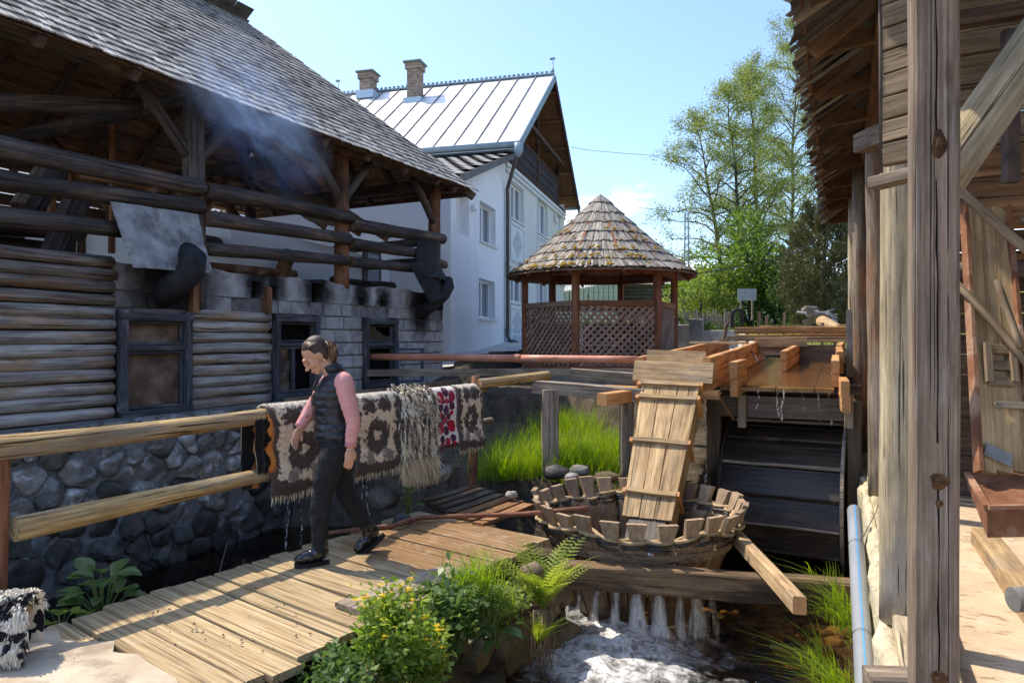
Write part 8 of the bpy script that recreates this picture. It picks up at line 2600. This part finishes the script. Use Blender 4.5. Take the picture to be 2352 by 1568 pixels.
for i, (u, v, Y, r, m, lab) in enumerate(((1276, 1084, 8.0, (.16, .13, .08), 'stone_wet', 'smooth black wet boulder at the edge of the tall grass'), (1332, 1080, 8.0, (.12, .1, .06), 'stone', 'grey stone right of the black boulder'),
        (1395, 1095, 7.9, (.16, .1, .06), 'stone_tan', 'mossy stone between the barrel and the tall grass'), (1175, 1136, 7.3, (.07, .06, .04), 'stone', 'small stone on the gravel beside the slatted platform'), (1315, 1095, 7.9, (.09, .08, .05), 'stone', 'small grey stone touching the black boulder'),
        (1010, 1085, 7.6, (.14, .12, .1), 'stone', 'pale round stone below the floral rug'), (985, 1100, 7.6, (.12, .1, .1), 'stone_wet', 'dark round stone below the shaggy rug'), (880, 1145, 6.9, (.16, .14, .11), 'stone_wet', 'wet dark stone in the ditch behind the woman'),
        (1222, 1318, 5.15, (.085, .08, .08), 'stone_tan', 'pale stone on the bank behind the tall fern'), (925, 1200, 6.5, (.1, .1, .08), 'stone_wet', 'wet stone in the ditch by the round-leaved sprout'))):
    rock('boulder', lab, P(u, v, Y), r, m, i * 3.7 + 1, 'loose stones round the barrel and ditch')
def background_bits():
    b = P(1577, 735, 28); tp = P(1577, 487, 28)
    t = thing('lattice_pole', 'grey steel lattice pole behind the gazebo roof', 'pole', Matrix.Translation(b))
    for s in (-.11, .11): beam('leg', b + Vector((s, 0, 0)), tp + Vector((s * .5, 0, 0)), .05, .05, M['lampgrey'], t, up=(0, 1, 0))
    for k in range(12):
        f = k / 12; w = .11 * (1 - .5 * f); p = b.lerp(tp, f)
        beam('rung', p + Vector((-w, 0, 0)), p + Vector((w, 0, .18)), .03, .03, M['lampgrey'], t)
    def wire(label, a, m, c, r=.009):
        pts = dense([(*a,), (*m,), (*c,)], 10); o = tube('cable', pts, r, M['wire'], nr=5); tag(o, label, 'cable', 'overhead cables')
    wire('thin cable from the white gable to the alders', P(1312, 338, 27), P(1440, 353, 28.5), P(1900, 385, 36))
    wire('cable from the white house past the lattice pole', P(1330, 462, 27.5), P(1577, 488, 28), P(1960, 520, 30))
    wire('slack cable from the mill eave down to the gazebo roof', P(1925, 500, 14.2), P(1800, 590, 15), P(1560, 634, 15), .010)
    wire('lower pair of cables behind the gazebo', P(1420, 520, 40), P(1500, 512, 40), P(1577, 500, 28))
    rd = random.Random(9)
    tf = thing('picket_fence', 'low rough picket fence overgrown with brambles right of the gazebo', 'fence', Matrix.Translation(P(1550, 745, 20)))
    for k in range(22):
        u = 1552 + k * 6.2; beam('picket', P(u, 752, 20.6), P(u + rd.uniform(-2, 2), 716 + rd.uniform(-8, 8), 20.6), .045, .025, M['greyw'], tf, up=(0, 1, 0))
    beam('fence_rail', P(1548, 735, 20.65), P(1690, 733, 20.65), .04, .06, M['greyw'], tf)
    for (u0, u1, v0, v1, Y, lab) in ((1552, 1586, 745, 800, 17.2, 'low stepped concrete block wall beside the gazebo'), (1584, 1612, 732, 800, 16.9, 'taller grey concrete pier right of the stepped wall'), (1610, 1690, 758, 800, 17.0, 'long low concrete kerb wall below the meadow')):
        p0, p1 = P(u0, v1, Y), P(u1, v0, Y)
        o = beam('low_wall', Vector((p0.x, Y, (p0.z + p1.z) / 2)), Vector((p1.x, Y - .1, (p0.z + p1.z) / 2)), .3, p1.z - p0.z, M['concrete'], None, c=.02, ns=3, amp=.01); tag(o, lab, 'wall')
    s = logp('crooked_stump', P(1660, 790, 16.2), P(1668, 742, 16.2), .05, M['rafter'], None, .04, 8, 5, .2, .03); tag(s, 'short crooked dark stake before the meadow', 'stake')
    o = tube('black_hoop', [P(1682, 752, 17.2), P(1682, 718, 17.2), P(1690, 711, 17.2), P(1702, 712, 17.2), P(1704, 724, 17.2), P(1704, 752, 17.2)], .045, M['tinblack'], nr=8); tag(o, 'black bent pipe hoop standing in the meadow grass', 'pipe')
    tb = thing('notice_board', 'blank grey board on two legs in front of the bushes', 'board', Matrix.Translation(P(1716, 735, 22)))
    V, F = box_geo(-.28, .28, -.02, .02, 0, .36); mk('panel', V, F, M['lampgrey'], tb, Matrix.Translation(P(1716, 690, 22)))
    for u in (1702, 1728): beam('leg', P(u, 735, 22.05), P(u, 690, 22.05), .05, .05, M['greyw'], tb, up=(0, 1, 0))
    ts = thing('rubble_pile', 'heap of broken grey slabs at the foot of the juniper', 'rubble', Matrix.Translation(P(1880, 715, 18)))
    for k in range(26):
        p = P(1862 + rd.uniform(0, 50), 728 - abs(rd.gauss(0, 1)) * 9, 17.4 + rd.uniform(0, .9)); d = Vector((rd.uniform(-1, 1), rd.uniform(-.4, .4), rd.uniform(-.2, .2))).normalized() * rd.uniform(.2, .45)
        beam('slab', p, p + d, rd.uniform(.18, .3), .05, M['concrete'], ts, up=(rd.uniform(-.5, .5), rd.uniform(-.5, .5), 1), c=.012)
    l = logp('felled_log', P(1888, 738, 15.5), P(1930, 760, 14.6), .13, M['pale'], None, .12, 12, 4, .06, end=M['newend']); tag(l, 'short pale log end by the concrete pillar', 'log')
    set_frame(MILLF)
    pl = box('concrete_pillar', .05, .33, 11.9, 12.2, .6, 2.10, M['concrete']); tag(pl, 'rough concrete pillar between the flume and the mill posts', 'pillar')
    set_frame()
    c = tube('rusty_chain', [P(1716, 792, 12.2), P(1726, 806, 11.6), P(1737, 822, 11.0), P(1742, 830, 10.6)], .012, M['iron'], nr=5); tag(c, 'rusty chain hanging over the middle flume wall', 'chain')
    n = tube('rope_knot', [P(1706, 792, 12.2), P(1713, 786, 12.1), P(1722, 789, 12.2), P(1712, 792, 12.1), P(1702, 788, 12.2)], .012, M['withy'], nr=5); tag(n, 'knotted straw rope on the flume wall', 'rope')
    s = logp('prop_stick', P(1648, 905, 8.3), P(1684, 962, 8.3), .014, M['millred'], None, .013, 7, 3, .05); tag(s, 'thin stick leaning from the flume lip to the wheel', 'stick')
background_bits()
def litter():
    rd = random.Random(14); mb = MB()
    for k in range(360):
        x, y = rd.uniform(.2, 2.6), rd.uniform(3.0, 4.4)
        if rd.random() < .35: x = rd.uniform(2.1, 5.0)
        p = DECKF @ Vector((x, y, .03 if x < 1.95 else .004)); s = rd.uniform(.003, .011); a = rd.uniform(0, 6)
        ca, sa = math.cos(a) * s, math.sin(a) * s
        mb.add([(p.x + ca * 1.4, p.y + sa * 1.4, p.z), (p.x - sa, p.y + ca, p.z), (p.x - ca, p.y - sa, p.z), (p.x + sa, p.y - ca, p.z), (p.x, p.y, p.z + s * .8)], [(0, 1, 4), (1, 2, 4), (2, 3, 4), (3, 0, 4)], mi=k % 2)
    o = mb.build('path_grit', [M['path'], M['stone_tan']]); tag(o, 'loose grit and crumbs on the path and boardwalk', 'grit', kind='stuff')
litter()
def courtyard():
    V = []; F = []; xs = np.linspace(-5.5, 7.5, 40); ys = np.linspace(12.6, 27, 44)
    for y in ys:
        for x in xs: V.append((x, y, 0))
    X = np.array(V); lx, ly, q, t_, g, nn = coords(X[:, 0], X[:, 1]); Z = height(X[:, 0], X[:, 1])
    ok = ((ly > -.12) | (t_ > 15.7)) & (lx > .15) & (q < -1.2) & (Z > .5)
    V = [(x, y, float(z) + .035) for (x, y, _), z in zip(V, Z)]
    for j in range(len(ys) - 1):
        for i in range(len(xs) - 1):
            f = (j * 40 + i, j * 40 + i + 1, j * 40 + 41 + i, j * 40 + 40 + i)
            if all(ok[k] for k in f): F.append(f)
    o = mk('courtyard_paving', V, F, M['yard']); tag(o, kind='structure')
M['yard'] = surf('pale_concrete_yard', [(.3, (.46, .45, .42)), (.7, (.60, .58, .54))], (1.5, 1.5, 1.5), rough=.95, bump=.3, bscale=(30, 30, 30), var=0)
courtyard()
def smoke():
    n = NT('blue_wood_smoke')
    v = n.n('TexCoord').outputs['Object']
    r = n.n('VectorMath', {0: v}, operation='LENGTH').outputs['Value']
    fo = n.rng(r, .25, .98, 1, 0)
    nz1 = n.noise(n.map(v, (1.3, 1.3, 2.2)), 2.0, 4, .55, .8)
    d = n.math('MULTIPLY', n.math('MULTIPLY', fo, n.rng(nz1, .40, .74)), 1.5)
    vol = n.n('VolumePrincipled', {'Color': (.42, .62, 1.0, 1), 'Density': d, 'Anisotropy': .55}).outputs[0]
    mat = n.out(None, vol)
    set_frame(LOGF)
    V = []; F = []; n_, m_ = 20, 12
    for j in range(m_ + 1):
        for i in range(n_):
            ph = math.pi * j / m_; a = 2 * math.pi * i / n_; V.append((math.sin(ph) * math.cos(a), math.sin(ph) * math.sin(a), math.cos(ph)))
    for j in range(m_):
        for i in range(n_): F.append((j * n_ + i, (j + 1) * n_ + i, (j + 1) * n_ + (i + 1) % n_, j * n_ + (i + 1) % n_))
    o = mk('smoke', V, F, mat, None, Matrix.Translation((-5.45, -.85, 4.2)) @ Matrix.Rotation(math.radians(38), 4, 'Y') @ Matrix.Diagonal((1.35, .75, .80, 1)), smooth=True)
    set_frame()
    tag(o, 'wisp of blue smoke drifting out under the shingled eave', 'smoke', kind='stuff')
smoke()
